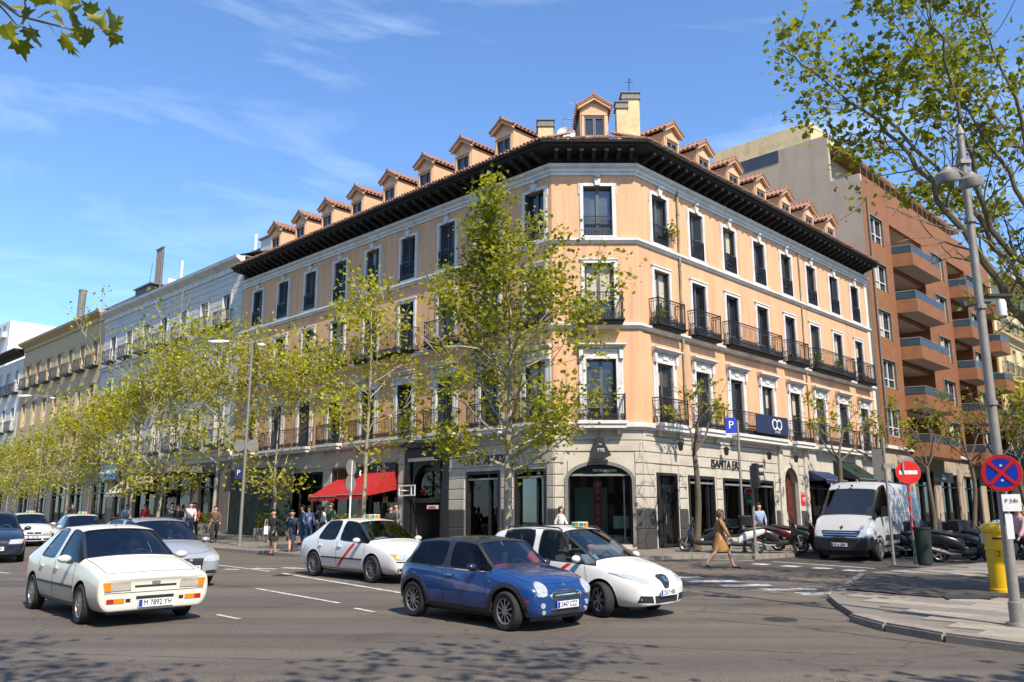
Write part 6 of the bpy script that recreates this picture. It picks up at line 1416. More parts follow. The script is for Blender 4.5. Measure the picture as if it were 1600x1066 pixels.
# --- saloon; used for several vehicles ---
def saloon(M,lab,paintm='cwhite',name='taxi',taxi=True,group=None,pl='8824 FGT',stripe=True,wag=False,style='six',drv=True,grille='plastic',bigrille=False):
    r=empty(name,M,lab,'car',group)
    if wag: rear=[(-2.18,-2.2,.62,.68,.62,.6,.5,.30),(-2.14,-2.16,.84,.92,.80,.76,.62,.26),(-2.02,-2.02,.95,1.02,.85,.81,.66),(-1.75,-1.6,.94,1.36,.86,.82,.56),(-1.5,-1.35,.935,1.40,.86,.82,.57)]
    else: rear=[(-2.18,-2.2,.62,.68,.62,.6,.5,.30),(-2.14,-2.16,.86,.96,.78,.74,.62,.26),(-1.72,-1.72,.93,1.0,.85,.81,.66),(-1.36,-1.10,.93,1.37,.86,.82,.56),(-1.20,-.98,.925,1.40,.86,.82,.57)]
    st=rear+[(-.28,-.28,.91,1.43,.86,.82,.58),(-.18,-.18,.91,1.43,.86,.82,.58),(.80,.36,.895,1.38,.86,.815,.565),(1.10,1.04,.885,.94,.855,.80,.69),(1.45,1.42,.85,.90,.85,.79,.66),(1.85,1.86,.75,.785,.82,.77,.62),(2.06,2.08,.64,.67,.77,.73,.58,.22),(2.18,2.18,.54,.57,.62,.60,.50,.24)]
    gl={(2,'top'):2,(4,'side'):3,(6,'side'):4,(7,'side'):4,(7,'top'):1}
    bm,bvh,g=car_shell(st,gl,.86,(1.28,-1.28),.31,mid=.58,inset=.028)
    finish(r,M,bm,bvh,g,[K[paintm],K['plastic'],K['arch']]); under(r,M,-1.8,1.8,.6)
    put_wheels(r,M,1.28,-1.28,.765,.31,.19,style,R(-3)); interior_car(r,M,-1.4,1.05,.62,.85,.9)
    for s in (1,-1):
        P=[(.36,.545),(.70,.55),(.76,.68),(.40,.665)]; addpatch(bvh,'headlight',P if s>0 else mir(P),'f','lamp',r,M,off=.010,th=.04,seg=.06)
        P=[(.62,.55),(.705,.555),(.755,.67),(.66,.67)]; addpatch(bvh,'indicator',P if s>0 else mir(P),'f','lampy' if not taxi else 'amber',r,M,off=.013,th=.04)
        P=[(.40,.29),(.66,.29),(.66,.36),(.40,.36)]; addpatch(bvh,'fog_light_recess',P if s>0 else mir(P),'f','plastic',r,M,off=.004)
        v='L' if s>0 else 'R'
        if taxi: addpatch(bvh,'side_moulding',[(-.9,.50),(.9,.50),(.9,.53),(-.9,.53)],v,'plastic',r,M,off=.012,th=.02)
        if stripe: addpatch(bvh,'red_stripe',[(-.22,.30),(-.10,.30),(.60,.88),(.46,.88)],v,'redsign',r,M,off=.0025,th=.004)
        addpatch(bvh,'tail_light',[(-2.12,.68),(-1.95,.68),(-1.95,.86),(-2.1,.86)],v,'redlens',r,M,off=.006)
    if bigrille:
        a=addpatch(bvh,'grille',[(-.30,.36),(.30,.36),(.34,.62),(-.34,.62)],'f','plastic',r,M,off=.010,th=.03)
        for k in range(4): addpatch(bvh,'emblem_ring',[(-.12+k*.08+.045*math.cos(t),.57+.045*math.sin(t)) for t in [2*PI*i/10 for i in range(10)]],'f','chrome',a,M,off=.028+.002*k) if k%2==0 else None
        addpatch(bvh,'air_intake',[(-.34,.25),(.34,.25),(.34,.30),(-.34,.30)],'f','plastic',r,M,off=.004)
    else:
        a=addpatch(bvh,'grille',[(-.28,.555),(.28,.555),(.31,.64),(-.31,.64)],'f','plastic',r,M,off=.006,th=.03); addpatch(bvh,'badge',[(-.04,.57),(.04,.57),(.04,.63),(-.04,.63)],'f','chrome',a,M,off=.02)
        addpatch(bvh,'air_intake',[(-.32,.28),(.32,.28),(.32,.36),(-.32,.36)],'f','plastic',r,M,off=.004); addpatch(bvh,'bumper_strip',[(-.70,.49),(.70,.49),(.70,.515),(-.70,.515)],'f','plastic',r,M,off=.010)
    seams(r,M,bvh,[('S',[(.98,.32),(1.0,.6),(.94,.88)]),('S',[(-.23,.27),(-.23,.89)]),('S',[(-.98,.62),(-1.12,.92)]),('S',[(-.9,.25),(.92,.25)]),('t',[(1.1,-.7),(1.9,-.6),(2.03,-.3),(2.03,.3),(1.9,.6),(1.1,.7)])])
    mirrors(r,M,.78,.96,.83,K[paintm]); handles(r,M,bvh,(-.10,-.98),.79,K[paintm],.17); plate(r,M,2.225,.42,pl,.50)
    if wag: roofrail(r,M,-1.5,.1,.55,1.42)
    if taxi: taxi_sign(r,M,.1,1.45)
    return r
def van(M,lab):
    r=empty('delivery_van',M,lab,'van')
    st=[(-3.1,-3.1,1.0,1.1,.80,.78,.7,.45),(-3.07,-3.05,1.45,2.36,.97,.96,.82,.42),(-2.8,-2.7,1.45,2.46,.99,.98,.84,.40),(-.2,-.2,1.40,2.50,.99,.98,.85,.38),(.32,.32,1.38,2.50,.99,.98,.85,.38),(.42,.42,1.38,2.50,.99,.98,.85,.38),(1.62,1.00,1.36,2.36,.99,.96,.80,.36),(1.70,1.05,1.34,2.28,.99,.95,.79,.36),(2.02,1.78,1.28,1.40,.98,.92,.80,.34),(2.30,2.22,1.02,1.10,.95,.88,.74,.32),(2.46,2.44,.82,.88,.86,.80,.66,.30),(2.54,2.53,.66,.72,.72,.68,.58,.32)]
    gl={(5,'side'):4,(6,'side'):4,(7,'side'):4,(7,'top'):1}
    bm,bvh,g=car_shell(st,gl,.99,(1.66,-1.85),.35,mid=.78,inset=.05,zs=.36,archw=.06)
    def sp(c,n):
        if c.z<.74 and c.x>1.95: return 1
        if c.z<.46: return 1
    finish(r,M,bm,bvh,g,[K['vanw'],K['plastic'],K['arch']],sp); under(r,M,-2.8,2.2,.7)
    put_wheels(r,M,1.66,-1.85,.87,.35,.22,'steel',0); interior_car(r,M,.1,1.9,1.5,.96,1.36,.9,van=True)
    for s in (1,-1):
        P=[(.52,.74),(.78,.78),(.92,.98),(.94,1.16),(.82,1.10),(.62,.92)]; addpatch(bvh,'headlight',P if s>0 else mir(P),'f','lamp',r,M,off=.012,th=.05)
        v='L' if s>0 else 'R'
        addpatch(bvh,'side_moulding',[(-1.35,.62),(1.15,.62),(1.15,.80),(-1.35,.80)],v,'plastic',r,M,off=.012,th=.02)
        addpatch(bvh,'door_handle',[(.42,1.12),(.52,1.12),(.52,1.22),(.42,1.22)],v,'plastic',r,M,off=.02,th=.03)
        addpatch(bvh,'door_handle',[(.10,1.12),(.2,1.12),(.2,1.22),(.1,1.22)],v,'plastic',r,M,off=.02,th=.03)
        m=MB(); m.box(1.30,1.44,min(s*1.0,s*1.22),max(s*1.0,s*1.22),1.40,1.72); m.build('wing_mirror',K['plastic'],r,M)
    a=addpatch(bvh,'grille',[(-.56,.66),(.56,.66),(.62,.95),(-.62,.95)],'f','plastic',r,M,off=.01,th=.03)
    for z in (.74,.81,.88): addpatch(bvh,'grille_bar',[(-.54,z-.012),(.54,z-.012),(.54,z+.012),(-.54,z+.012)],'f','chrome',a,M,off=.026,th=.012)
    addpatch(bvh,'badge',[(0,.98),(.06,1.045),(0,1.11),(-.06,1.045)],'f','plastic',r,M,off=.012)
    seams(r,M,bvh,[('S',[(1.25,.8),(1.3,1.3)]),('S',[(.38,.42),(.38,2.3)]),('S',[(-.95,.42),(-.95,2.3)]),('S',[(-2.9,1.5),(.3,1.5)]),('S',[(-2.9,2.1),(.3,2.1)]),('S',[(-.95,.5),(.38,.5)])],w=.007)
    plate(r,M,2.60,.52,'4216 GNV',.5)
    m=MB(); m.box(1.06,1.12,-.03,.03,2.36,2.42); m.box(1.06,1.1,-.45,-.41,2.34,2.40); m.build('marker_light',K['plastic'],r,M)
    return r
def at_wheel(px,py,heading,wx,wy,sc=1.0):
    """place so that the local wheel contact (wx,wy) stands on the ground point (px,py)"""
    c,s=math.cos(heading),math.sin(heading); x=px-(c*wx-s*wy)*sc; y=py-(s*wx+c*wy)*sc
    return onground(x,y,heading)@Matrix.Scale(sc,4)
HD=R(-44.5)
M1=at_wheel(-7.17,14.66,R(-46.5),1.26,-.80,1.10); hatchback(M1,'ivory white old hatchback with amber indicators, nearest car at the left')
M2=at_wheel(-.10,13.9,R(-46.5),1.235,-.80,.965); small_car(M2,'small blue three-door car with dark roof in the centre foreground')
M3=at_wheel(1.55,15.5,R(-44),1.30,-.84,.955); mpv_taxi(M3,'white people-carrier taxi with roof rails beside the blue car')
M4=at_wheel(-3.50,21.8,R(-46),1.28,-.82,1.06); saloon(M4,'white saloon taxi with red door stripe behind the blue car',group='white taxis with a red door stripe')
M5=at_wheel(-8.55,20.3,R(-52),1.28,.82,1.08); M5=at_wheel(-7.55,21.75,R(-48),1.28,.82,1.08); saloon(M5,'silver-white estate car with four-ring grille behind the ivory hatchback','silver','estate_car',False,None,'5519 FDM',False,True,'six',True,bigrille=True)
M6=at_wheel(-16.6,29.6,R(-56),1.28,.82,1.12); saloon(M6,'dark navy car with silver grille cut by the left edge','navyp','dark_car',False,None,'3305 HBR',False,True,'five',bigrille=True)
M7=onground(-18.2,36.6,R(-54)); saloon(M7,'white taxi with a yellow roof sign behind the ivory hatchback roof',pl='7720 DKM',group='white taxis with a red door stripe',style='cover')
M8=onground(-22.6,40.5,R(-54)); saloon(M8,'white taxi following behind the dark navy car',pl='1186 FFB',group='white taxis with a red door stripe',style='cover')
M9=onground(-25.0,41.5,R(-50)); saloon(M9,'white car farthest back at the left edge, partly behind the dark navy car','cwhite','white_car',False,None,'9042 CLP',False,False,'cover')
MV=onground(14.6,33.0,R(-116)); 
MV=at_wheel(12.45,29.6,R(-131),1.66,.9,1.06); van(MV,'white panel van parked on the side street beside the no-entry sign')
# ---------------- people ----------------
def skinmesh(chains,mirror=False,lev=1):
    """chains: list of lists of (co,r) ; vertices with equal coords are shared; returns mesh"""
    vs=[];rs=[];idx={};ed=[]
    for ch in chains:
        last=None
        for co,r in ch:
            k=tuple(round(c,4) for c in co)
            if k not in idx: idx[k]=len(vs); vs.append(co); rs.append(r)
            if last is not None and (last,idx[k]) not in ed: ed.append((last,idx[k]))
            last=idx[k]
    me=bpy.data.meshes.new('s'); me.from_pydata(vs,ed,[]); o=tmpobj(me)
    m=o.modifiers.new('k','SKIN'); m.use_smooth_shade=True
    for i,sv in enumerate(me.skin_vertices[0].data):
        r=rs[i]; sv.radius=(r,r) if not hasattr(r,'__len__') else r; sv.use_root=(i==0)
    s=o.modifiers.new('s','SUBSURF'); s.levels=lev; bpy.context.view_layer.update(); res=evalmesh(o); bpy.data.objects.remove(o); bpy.data.meshes.remove(me); return res
def pose(kind,h=1.7,ph=1):
    k=h/1.7; P={}
    P['pel']=(0,0,.93); P['wst']=(.0,0,1.08); P['ch']=(.0,0,1.28); P['nk']=(.01,0,1.43); P['hb']=(.025,0,1.50); P['hd']=(.03,0,1.60)
    lean=0
    for s,n in ((1,'l'),(-1,'r')):
        P['hip'+n]=(0,s*.09,.88)
        P['sh'+n]=(0,s*.175,1.38)
        if kind=='walk':
            q=s*ph; P['kn'+n]=(.20*q+.04,s*.09,.50); P['an'+n]=(.36*q-(.10 if q<0 else 0),s*.08,.09 if q>0 else .15); P['to'+n]=(P['an'+n][0]+.16,s*.09,.035 if q>0 else .04)
            P['el'+n]=(-.12*q,s*.23,1.12); P['wr'+n]=(-.16*q+.10,s*.21,.90)
        elif kind=='sit':
            P['kn'+n]=(.45,s*.13,.92); P['an'+n]=(.62,s*.13,.55); P['to'+n]=(.76,s*.13,.5); P['el'+n]=(.18,s*.24,1.15); P['wr'+n]=(.42,s*.18,1.22)
        else:
            P['kn'+n]=(.02,s*.10,.49); P['an'+n]=(-.02,s*.11,.09); P['to'+n]=(.14,s*.13,.035); P['el'+n]=(.02,s*.24,1.12); P['wr'+n]=(.14,s*.20,.95)
            if kind=='phone' and s<0: P['el'+n]=(.05,s*.24,1.14); P['wr'+n]=(.25,s*.10,1.24)
    return {a:tuple(c*k for c in b) for a,b in P.items()},k
def person(M,label,kind='stand',top='navyc',bot='jeans',dress='trousers',hair='hair',h=1.7,ph=1,fingers=False,bag=None,group=None,skin='skin',shoe='plastic',headup=0):
    P,k=pose(kind,h,ph); r=empty('person',M,label,'person',group)
    V=lambda a:Vector(P[a])
    L=lambda a,b,t:tuple(V(a).lerp(V(b),t))
    ch=[[(P['pel'],.12*k),(P['wst'],.11*k),(P['ch'],(.15*k,.11*k)),(P['nk'],.055*k),(P['hb'],.06*k),(L('hb','hd',.5),.085*k),(P['hd'],.092*k),(tuple(V('hd')+Vector((.0,0,.055*k))),.07*k)]]
    for n in 'lr':
        ch.append([(P['pel'],.12*k),(P['hip'+n],.095*k),(L('hip'+n,'kn'+n,.5),.08*k),(P['kn'+n],.055*k),(L('kn'+n,'an'+n,.35),.056*k),(P['an'+n],.036*k),(P['to'+n],.035*k)])
        w=V('wr'+n); e=V('el'+n); d=(w-e).normalized(); pm=w+d*.07*k
        ch.append([(P['ch'],(.15*k,.11*k)),(P['sh'+n],.058*k),(L('sh'+n,'el'+n,.5),.047*k),(P['el'+n],.038*k),(L('el'+n,'wr'+n,.4),.036*k),(P['wr'+n],.026*k),(tuple(pm),.036*k)])
        if fingers:
            sd=Vector((0,1,0)); fw=Vector((1,0,0))
            for q in range(4):
                o=pm+fw*(q-1.5)*.017*k; ln=(.055,.068,.064,.048)[q]*k; ch.append([(tuple(pm),.036*k),(tuple(o+d*.035*k),.009*k),(tuple(o+d*(.035*k+ln*.6)),.008*k),(tuple(o+d*(.035*k+ln)+Vector((0,-.012 if n=='l' else .012,0))),.007*k)])
            ch.append([(tuple(pm),.036*k),(tuple(pm+fw*.04*k-d*.01),.010*k),(tuple(pm+fw*.055*k+d*.02),.009*k)])
    b=skinmesh(ch); b.name='body'; b.materials.append(K[skin]); body=inst(b,'body',r,M)
    g=.018*k
    # upper garment
    tc=[[(L('pel','wst',.2),(.145*k,.125*k)),(P['wst'],(.14*k,.12*k)),(P['ch'],(.175*k,.13*k)),(L('ch','nk',.75),.085*k)]]
    for n in 'lr': tc.append([(P['ch'],(.175*k,.13*k)),(P['sh'+n],.075*k),(L('sh'+n,'el'+n,.5),.066*k),(P['el'+n],.056*k),(L('el'+n,'wr'+n,.85),.046*k)])
    t=skinmesh(tc); t.name='top'; t.materials.append(K[top]); inst(t,'coat' if dress=='coat' else 'jacket',r,M)
    if dress in('coat','skirt'):
        mb=MB(); n=16; z1=V('wst').z+(.02 if dress=='coat' else -.02); z0=(.50 if dress=='coat' else .55)*k; sp=(.25 if kind=='walk' else .19)*k
        rings=[(z1,.135*k,.125*k),((z1+z0)/2+.1*k,.17*k,.16*k),((z1+z0)/2-.1*k,.19*k+.03,.175*k),(z0+.03,sp,.19*k),(z0,sp,.19*k),(z0+.01,sp*.93,.175*k)]
        for z,a,c in rings:
            for i in range(n): t_=2*PI*i/n; f=1+.05*math.sin(t_*5+z*6)*(1 if z<z1-.1 else 0); mb.v.append((a*f*math.cos(t_)+.0,c*f*math.sin(t_),z))
        for j in range(len(rings)-1):
            for i in range(n): mb.f.append((j*n+i,(j+1)*n+i,(j+1)*n+(i+1)%n,j*n+(i+1)%n)); mb.m.append(0)
        mb.f.append(tuple(range(n))); mb.m.append(0)
        mb.build('coat_skirt' if dress=='coat' else 'skirt',K[top if dress=='coat' else bot],r,M,smooth=True)
    else:
        tc=[[(P['wst'],(.125*k,.115*k)),(P['pel'],(.145*k,.13*k))]]
        for n in 'lr': tc.append([(P['pel'],(.145*k,.13*k)),(P['hip'+n],.112*k),(L('hip'+n,'kn'+n,.5),.095*k),(P['kn'+n],.072*k),(L('kn'+n,'an'+n,.5),.066*k),(L('kn'+n,'an'+n,.97),.058*k)])
        t=skinmesh(tc); t.name='trousers'; t.materials.append(K[bot]); inst(t,'trousers',r,M)
    for n in 'lr':
        s=skinmesh([[(tuple(V('an'+n)+Vector((-.03,0,-.02))*k),.048*k),(L('an'+n,'to'+n,.6),.042*k),(tuple(V('to'+n)+Vector((.05,0,0))*k),.034*k)]]); s.materials.append(K[shoe]); inst(s,'shoe',r,M)
    hd=V('hd'); bm=bmesh.new(); bmesh.ops.create_icosphere(bm,subdivisions=3,radius=1)
    for v in bm.verts:
        q=v.co.copy(); f=1+.06*noise.noise(q*4)
        v.co=hd+Vector((-.022+.104*q.x*f,.098*q.y*f,.030+.112*q.z*f))*k
        if q.x<-.1 and q.z<0: v.co.z-=.05*k
        if q.x>.35 and q.z<.45: v.co.x-=.075*k
    for f in bm.faces: f.smooth=True
    me=bpy.data.meshes.new('hair'); bm.to_mesh(me); bm.free(); me.materials.append(K[hair]); inst(me,'hair',r,M)
    if fingers:
        mb=MB()
        for s in (-1,1): mb.lathe([(.001,-.011),(.010,0),(.001,.011)],6,0,T(*(hd+Vector((.085*k,s*.034*k,.012*k)))))
        mb.build('eyes',K['plastic'],body,M); mb=MB(); mb.tube([hd+Vector((.085,0,.01))*k,hd+Vector((.112,0,-.028))*k],[.008*k,.014*k],6); mb.tube([hd+Vector((.088,-.025,-.055))*k,hd+Vector((.094,0,-.055))*k,hd+Vector((.088,.025,-.055))*k],.006,5)
        for s in (-1,1): mb.tube([hd+Vector((.0,s*.092,.02))*k,hd+Vector((0,s*.100,-.02))*k],[.018*k,.012*k],6)
        mb.build('face_features',K[skin],body,M,smooth=True)
    return r
def cloth(n,c,**k): K[n]=mat('cloth_'+n,c,.85,c2=tuple(x*1.25 for x in c),scale=9,bump=.2,bscale=60)
for n,c in (('ochrec',(.30,.15,.045)),('blackc',(.018,.018,.02)),('jeans',(.04,.07,.14)),('navyc',(.02,.03,.06)),('whitec',(.6,.58,.55)),('redc',(.35,.03,.03)),('lblue',(.25,.33,.48)),('greyc',(.13,.13,.13)),('brownc',(.10,.06,.04)),('pinkc',(.55,.33,.33)),('greenc',(.06,.1,.05))): cloth(n,c)
person(onground(6.3,26.3,R(-4)),'woman in an ochre coat walking across the side street crossing','walk','ochrec','ochrec','coat','hairg',1.72,1,True)
person(onground(-8.95,32.6,R(-120)),'woman in black jacket and black skirt with bare legs, left of two at the kerb','phone','blackc','blackc','skirt','hair',1.66,1,True)
person(onground(-8.35,32.9,R(-70)),'woman in dark coat with tan boots, right of two at the kerb','walk','navyc','navyc','skirt','hair',1.64,-1,True,shoe='brownc')
bg=MB(); bg.box(-.07,.07,-.05,.05,0,.30); bg.tube([(-.05,0,.3),(-.03,0,.55),(.03,0,.55),(.05,0,.3)],.008,4)
tag(bg.build('handbag',K['whitec'],None,onground(-9.2,32.45,R(20))@T(0,0,.78)),label='pale handbag held by the left woman at the kerb',cat='bag')
def onp(u,Y,off=.12): 
    f=.9786*Y+.2056*(gz(0,Y,.9)-2); x=(u-800)/1323*f; return (x,Y,off)
PL=[(473,38.0,200,'stand','navyc','jeans','trousers','man in navy jacket and jeans waiting by the plane tree left of the taxi'),(482,37.2,-60,'stand','lblue','jeans','trousers','man with blue top and jeans outside the restaurant'),
 (497,38.2,150,'walk','blackc','greyc','trousers','person in black outside the restaurant glass'),(505,37.0,20,'stand','whitec','blackc','trousers','person in white top beside the people in front of the restaurant'),(517,38.4,240,'stand','greenc','blackc','trousers','person in dark green jacket under the left end of the red awning'),
 (610,36.2,-90,'stand','blackc','greyc','trousers','waiter in black under the red awning'),(619,36.8,-120,'stand','greyc','blackc','trousers','person in grey jacket under the right end of the red awning'),
 (876,32.4,-30,'walk','whitec','brownc','trousers','person in white jacket passing left of the arched shop window'),(1187,34.2,-80,'stand','lblue','navyc','trousers','person in light blue shirt behind the parked scooters'),
 (267,45,-60,'walk','greyc','blackc','trousers','person in grey left of the hotel group'),(277,44,-100,'stand','blackc','blackc','trousers','person in black standing under the hotel canopy'),(285,45,30,'walk','brownc','jeans','trousers','person in brown jacket under the hotel canopy'),(297,42.5,-70,'walk','whitec','navyc','trousers','woman in white and navy walking past the hotel'),(303,43.5,-80,'walk','redc','blackc','trousers','person in a red jacket beside the hotel entrance'),
 (197,50,-60,'stand','lblue','jeans','trousers','person in light blue near the blue bank sign'),(226,49,-70,'walk','redc','whitec','trousers','person in red and white near the beige awning'),(112,60,-60,'walk','blackc','jeans','trousers','person in black walking by the ochre building'),(336,40,-70,'walk','brownc','blackc','trousers','person in brown near the joint of the white and peach buildings'),
 (1597,22.0,-170,'walk','pinkc','blackc','trousers','person in pink at the right edge behind the postbox'),(1578,30.0,120,'stand','blackc','blackc','trousers','person in black behind the lamp post on the right')]
rp=random.Random(4)
for u,Y,a,kd,t,b,d,lab in PL:
    x,y,o=onp(u,Y); person(onground(x,y,R(a),o),lab,kd,t,b,d,rp.choice(['hair','hairg','hair']),rp.uniform(1.62,1.80),rp.choice([1,-1]),group=None)
def driver(M,sc_,x,y,z,top,lab):
    person(M@T(x,y,z-.93)@Matrix.Scale(1,4),lab,'sit',top,'blackc','trousers','hair',1.62,1,False)
driver(M1,1,-.12,.36,.54,'greyc','driver in grey at the wheel of the ivory hatchback'); driver(M2,1,-.10,.36,.52,'redc','driver in red at the wheel of the small blue car')
driver(M3,1,.08,.36,.58,'lblue','driver in light blue shirt in the people-carrier taxi'); driver(M4,1,.0,.36,.55,'lblue','driver of the saloon taxi behind the blue car'); driver(M5,1,.0,.36,.55,'blackc','driver in black in the silver-white estate car')
# ---------------- scooters ----------------
def loftx(mb,st,n=12,mi=0):
    b=len(mb.v)
    for x,zc,hz,hy in st:
        for i in range(n):
            a=2*PI*i/n; c,s=math.cos(a),math.sin(a); mb.v.append((x,hy*math.copysign(abs(c)**.75,c),zc+hz*math.copysign(abs(s)**.75,s)))
    for j in range(len(st)-1):
        for i in range(n): mb.f.append((b+j*n+i,b+j*n+(i+1)%n,b+(j+1)*n+(i+1)%n,b+(j+1)*n+i)); mb.m.append(mi)
    mb.f.append(tuple(b+i for i in range(n-1,-1,-1))); mb.f.append(tuple(b+(len(st)-1)*n+i for i in range(n))); mb.m+=[mi,mi]
def scooter(M,lab,col,box=True,group='scooters and motorcycles parked on the side street',sc=1):
    M=M@Matrix.Rotation(R(6),4,'X')@Matrix.Scale(sc,4)
    r=empty('scooter',M,lab,'scooter',group)
    def P(name,fn,m,par=None,smooth=True): mb=MB(); fn(mb); return mb.build(name,K[m] if isinstance(m,str) else m,par or r,M,smooth=smooth)
    tm,rm=wheel_meshes(.27,.11,'five')
    for x in (.70,-.68): w=inst(tm,'wheel',r,M@T(x,0,.27)); inst(rm,'rim',w,M@T(x,0,.27)); inst(rm,'rim',w,M@T(x,0,.27,PI))
    P('rear_body',lambda m:loftx(m,[(-1.02,.80,.03,.03),(-.92,.78,.10,.10),(-.6,.70,.17,.17),(-.2,.58,.18,.19),(.0,.42,.13,.18)]),col)
    P('floor_panel',lambda m:loftx(m,[(-.45,.36,.10,.15),(.0,.33,.09,.19),(.32,.36,.09,.18)]),'plastic')
    P('front_shield',lambda m:m.add([(.30,-.20,.32),(.30,.20,.32),(.42,.24,.60),(.42,-.24,.60),(.40,-.20,.90),(.40,.20,.90),(.42,-.12,.30),(.42,.12,.30),(.62,.10,.62),(.62,-.10,.62),(.54,-.10,.93),(.54,.10,.93)],[(0,1,2,3),(3,2,5,4),(6,9,8,7),(9,10,11,8),(0,3,9,6),(1,7,8,2),(3,4,10,9),(2,8,11,5),(4,5,11,10),(0,6,7,1)]),col,smooth=False)
    P('mudguard',lambda m:m.add([(.70+(.31+d)*math.cos(a),s*.075,.27+(.31+d)*math.sin(a)) for a in [R(30+20*i) for i in range(7)] for s,d in ((-1,0),(1,0))],[(2*i,2*i+1,2*i+3,2*i+2) for i in range(6)]),col)
    P('seat',lambda m:loftx(m,[(-.92,.90,.03,.08),(-.75,.90,.06,.14),(-.45,.86,.07,.16),(-.20,.80,.06,.14),(-.02,.78,.05,.09)]),'plastic')
    P('front_fork',lambda m:(m.tube([(.70,.08,.27),(.50,.07,.85)],.022,6),m.tube([(.70,-.08,.27),(.50,-.07,.85)],.022,6)),'steel')
    P('handlebar',lambda m:(m.tube([(.36,.34,1.02),(.44,.15,.98),(.46,0,.96),(.44,-.15,.98),(.36,-.34,1.02)],.018,6),m.tube([(.47,0,.80),(.45,0,1.0)],.05,6)),'plastic')
    P('mirror',lambda m:[ (m.tube([(.40,s*.22,1.0),(.42,s*.30,1.22)],.008,4),m.lathe([(.001,0),(.05,.005),(.05,.02),(.001,.025)],10,0,T(.43,s*.31,1.24)@Matrix.Rotation(PI/2,4,'Y'))) for s in (-1,1)],'plastic')
    P('headlight',lambda m:m.lathe([(.001,.05),(.07,.035),(.09,0),(.06,-.04)],12,0,T(.55,0,.86)@Matrix.Rotation(PI/2.4,4,'Y')),'lamp')
    w_=MB(); w_.add([(.54,-.15,.93),(.54,.15,.93),(.40,.17,1.28),(.40,-.17,1.28),(.55,-.15,.93),(.55,.15,.93),(.41,.17,1.28),(.41,-.17,1.28)],[(0,1,2,3),(4,7,6,5)]); w_.build('windscreen',K['carglass'],r,M)
    P('exhaust',lambda m:m.tube([(-.10,-.15,.28),(-.4,-.19,.28),(-.55,-.2,.33),(-1.0,-.2,.46)],[.025,.03,.06,.055],8),'steel')
    P('tail_light',lambda m:m.box(-1.05,-1.0,-.08,.08,.76,.83),'redlens',smooth=False)
    P('stand',lambda m:m.tube([(-.2,.1,.3),(-.3,.18,.02)],.012,4),'steel')
    if box:
        def bx(m): m.prismz([(-1.25,-.18),(-.88,-.20),(-.84,0),(-.88,.20),(-1.25,.18),(-1.29,0)],.92,1.22)
        P('top_box',bx,'plastic',smooth=False)
    return r
dk=paint('black_scooter_paint',(.012,.013,.016)); wsc=paint('white_scooter_paint',(.6,.6,.58)); rsc=paint('red_scooter_paint',(.10,.008,.008)); gsc=paint('grey_scooter_paint',(.08,.09,.10)); grs=paint('green_scooter_paint',(.012,.03,.02))
scooter(onground(14.9,28.7,R(-22),.0),'big black scooter parked nearest the bin on the side street',dk,False,sc=1.12)
scooter(onground(15.4,31.0,R(-35),.0),'black scooter with top box parked behind the nearest scooter',gsc,True,sc=1.05)
scooter(onground(16.9,30.4,R(-40),.0),'dark red scooter parked at the right of the black scooter row',rsc,False)
scooter(onground(17.6,32.6,R(-30),.0),'grey scooter behind the red scooter on the side street',gsc,True)
scooter(onground(15.2,33.2,R(-140),.0),'blue-grey scooter with raised tail beside the rear of the van',dk,True)
scooter(onground(8.3,31.9,R(175),.12),'white scooter parked left of the two poles',wsc,False)
scooter(onground(9.8,32.0,R(-12),.12),'black scooter with red tail lamp parked right of the traffic light',dk,True,sc=1.1)
scooter(onground(10.9,33.2,R(-20),.12),'dark red scooter in front of the arched doorway',rsc,False,sc=1.05)
scooter(onground(11.9,34.2,R(-40),.12),'very dark green scooter next to the van front',grs,False)
scooter(onground(16.2,29.3,R(-60),.0),'grey scooter standing nose-out between the nearest black one and the red one',gsc,True,sc=1.1)
scooter(onground(14.4,31.6,R(20),.0),'black scooter with its front wheel behind the litter bin',dk,False,sc=1.05)
scooter(onground(18.6,33.8,R(-70),.0),'white scooter at the far end of the right-hand row',wsc,True)
scooter(onground(7.2,32.6,R(160),.12),'black scooter half hidden behind the white scooter by the poles',dk,True)
MP=onground(20.3,34.8,R(-130)); saloon(MP,'dark grey car parked behind the scooters on the right','slate','parked_car',False,None,'6671 GHT',False,False,'five')
MP=onground(24.6,38.0,R(-132)); saloon(MP,'silver car parked farther up the side street, behind the dark grey one','silver','parked_car',False,None,'0418 DRB',False,False,'five')
# ---------------- street furniture ----------------
def post(name,x,y,h,r,label,cat,m='steel',off=.12,r2=None):
    M=Matrix.Translation((x,y,gz(x,y,off))); e=empty(name,M,label,cat); mb=MB(); mb.tube([(0,0,0),(0,0,.05)],[r*2.1,r*2.0],12); mb.tube([(0,0,.05),(0,0,.35),(0,0,.36),(0,0,h)],[r*1.25,r*1.25,r,(r2 or r)],12); mb.build('pole',K[m],e,M,smooth=True); return e,M
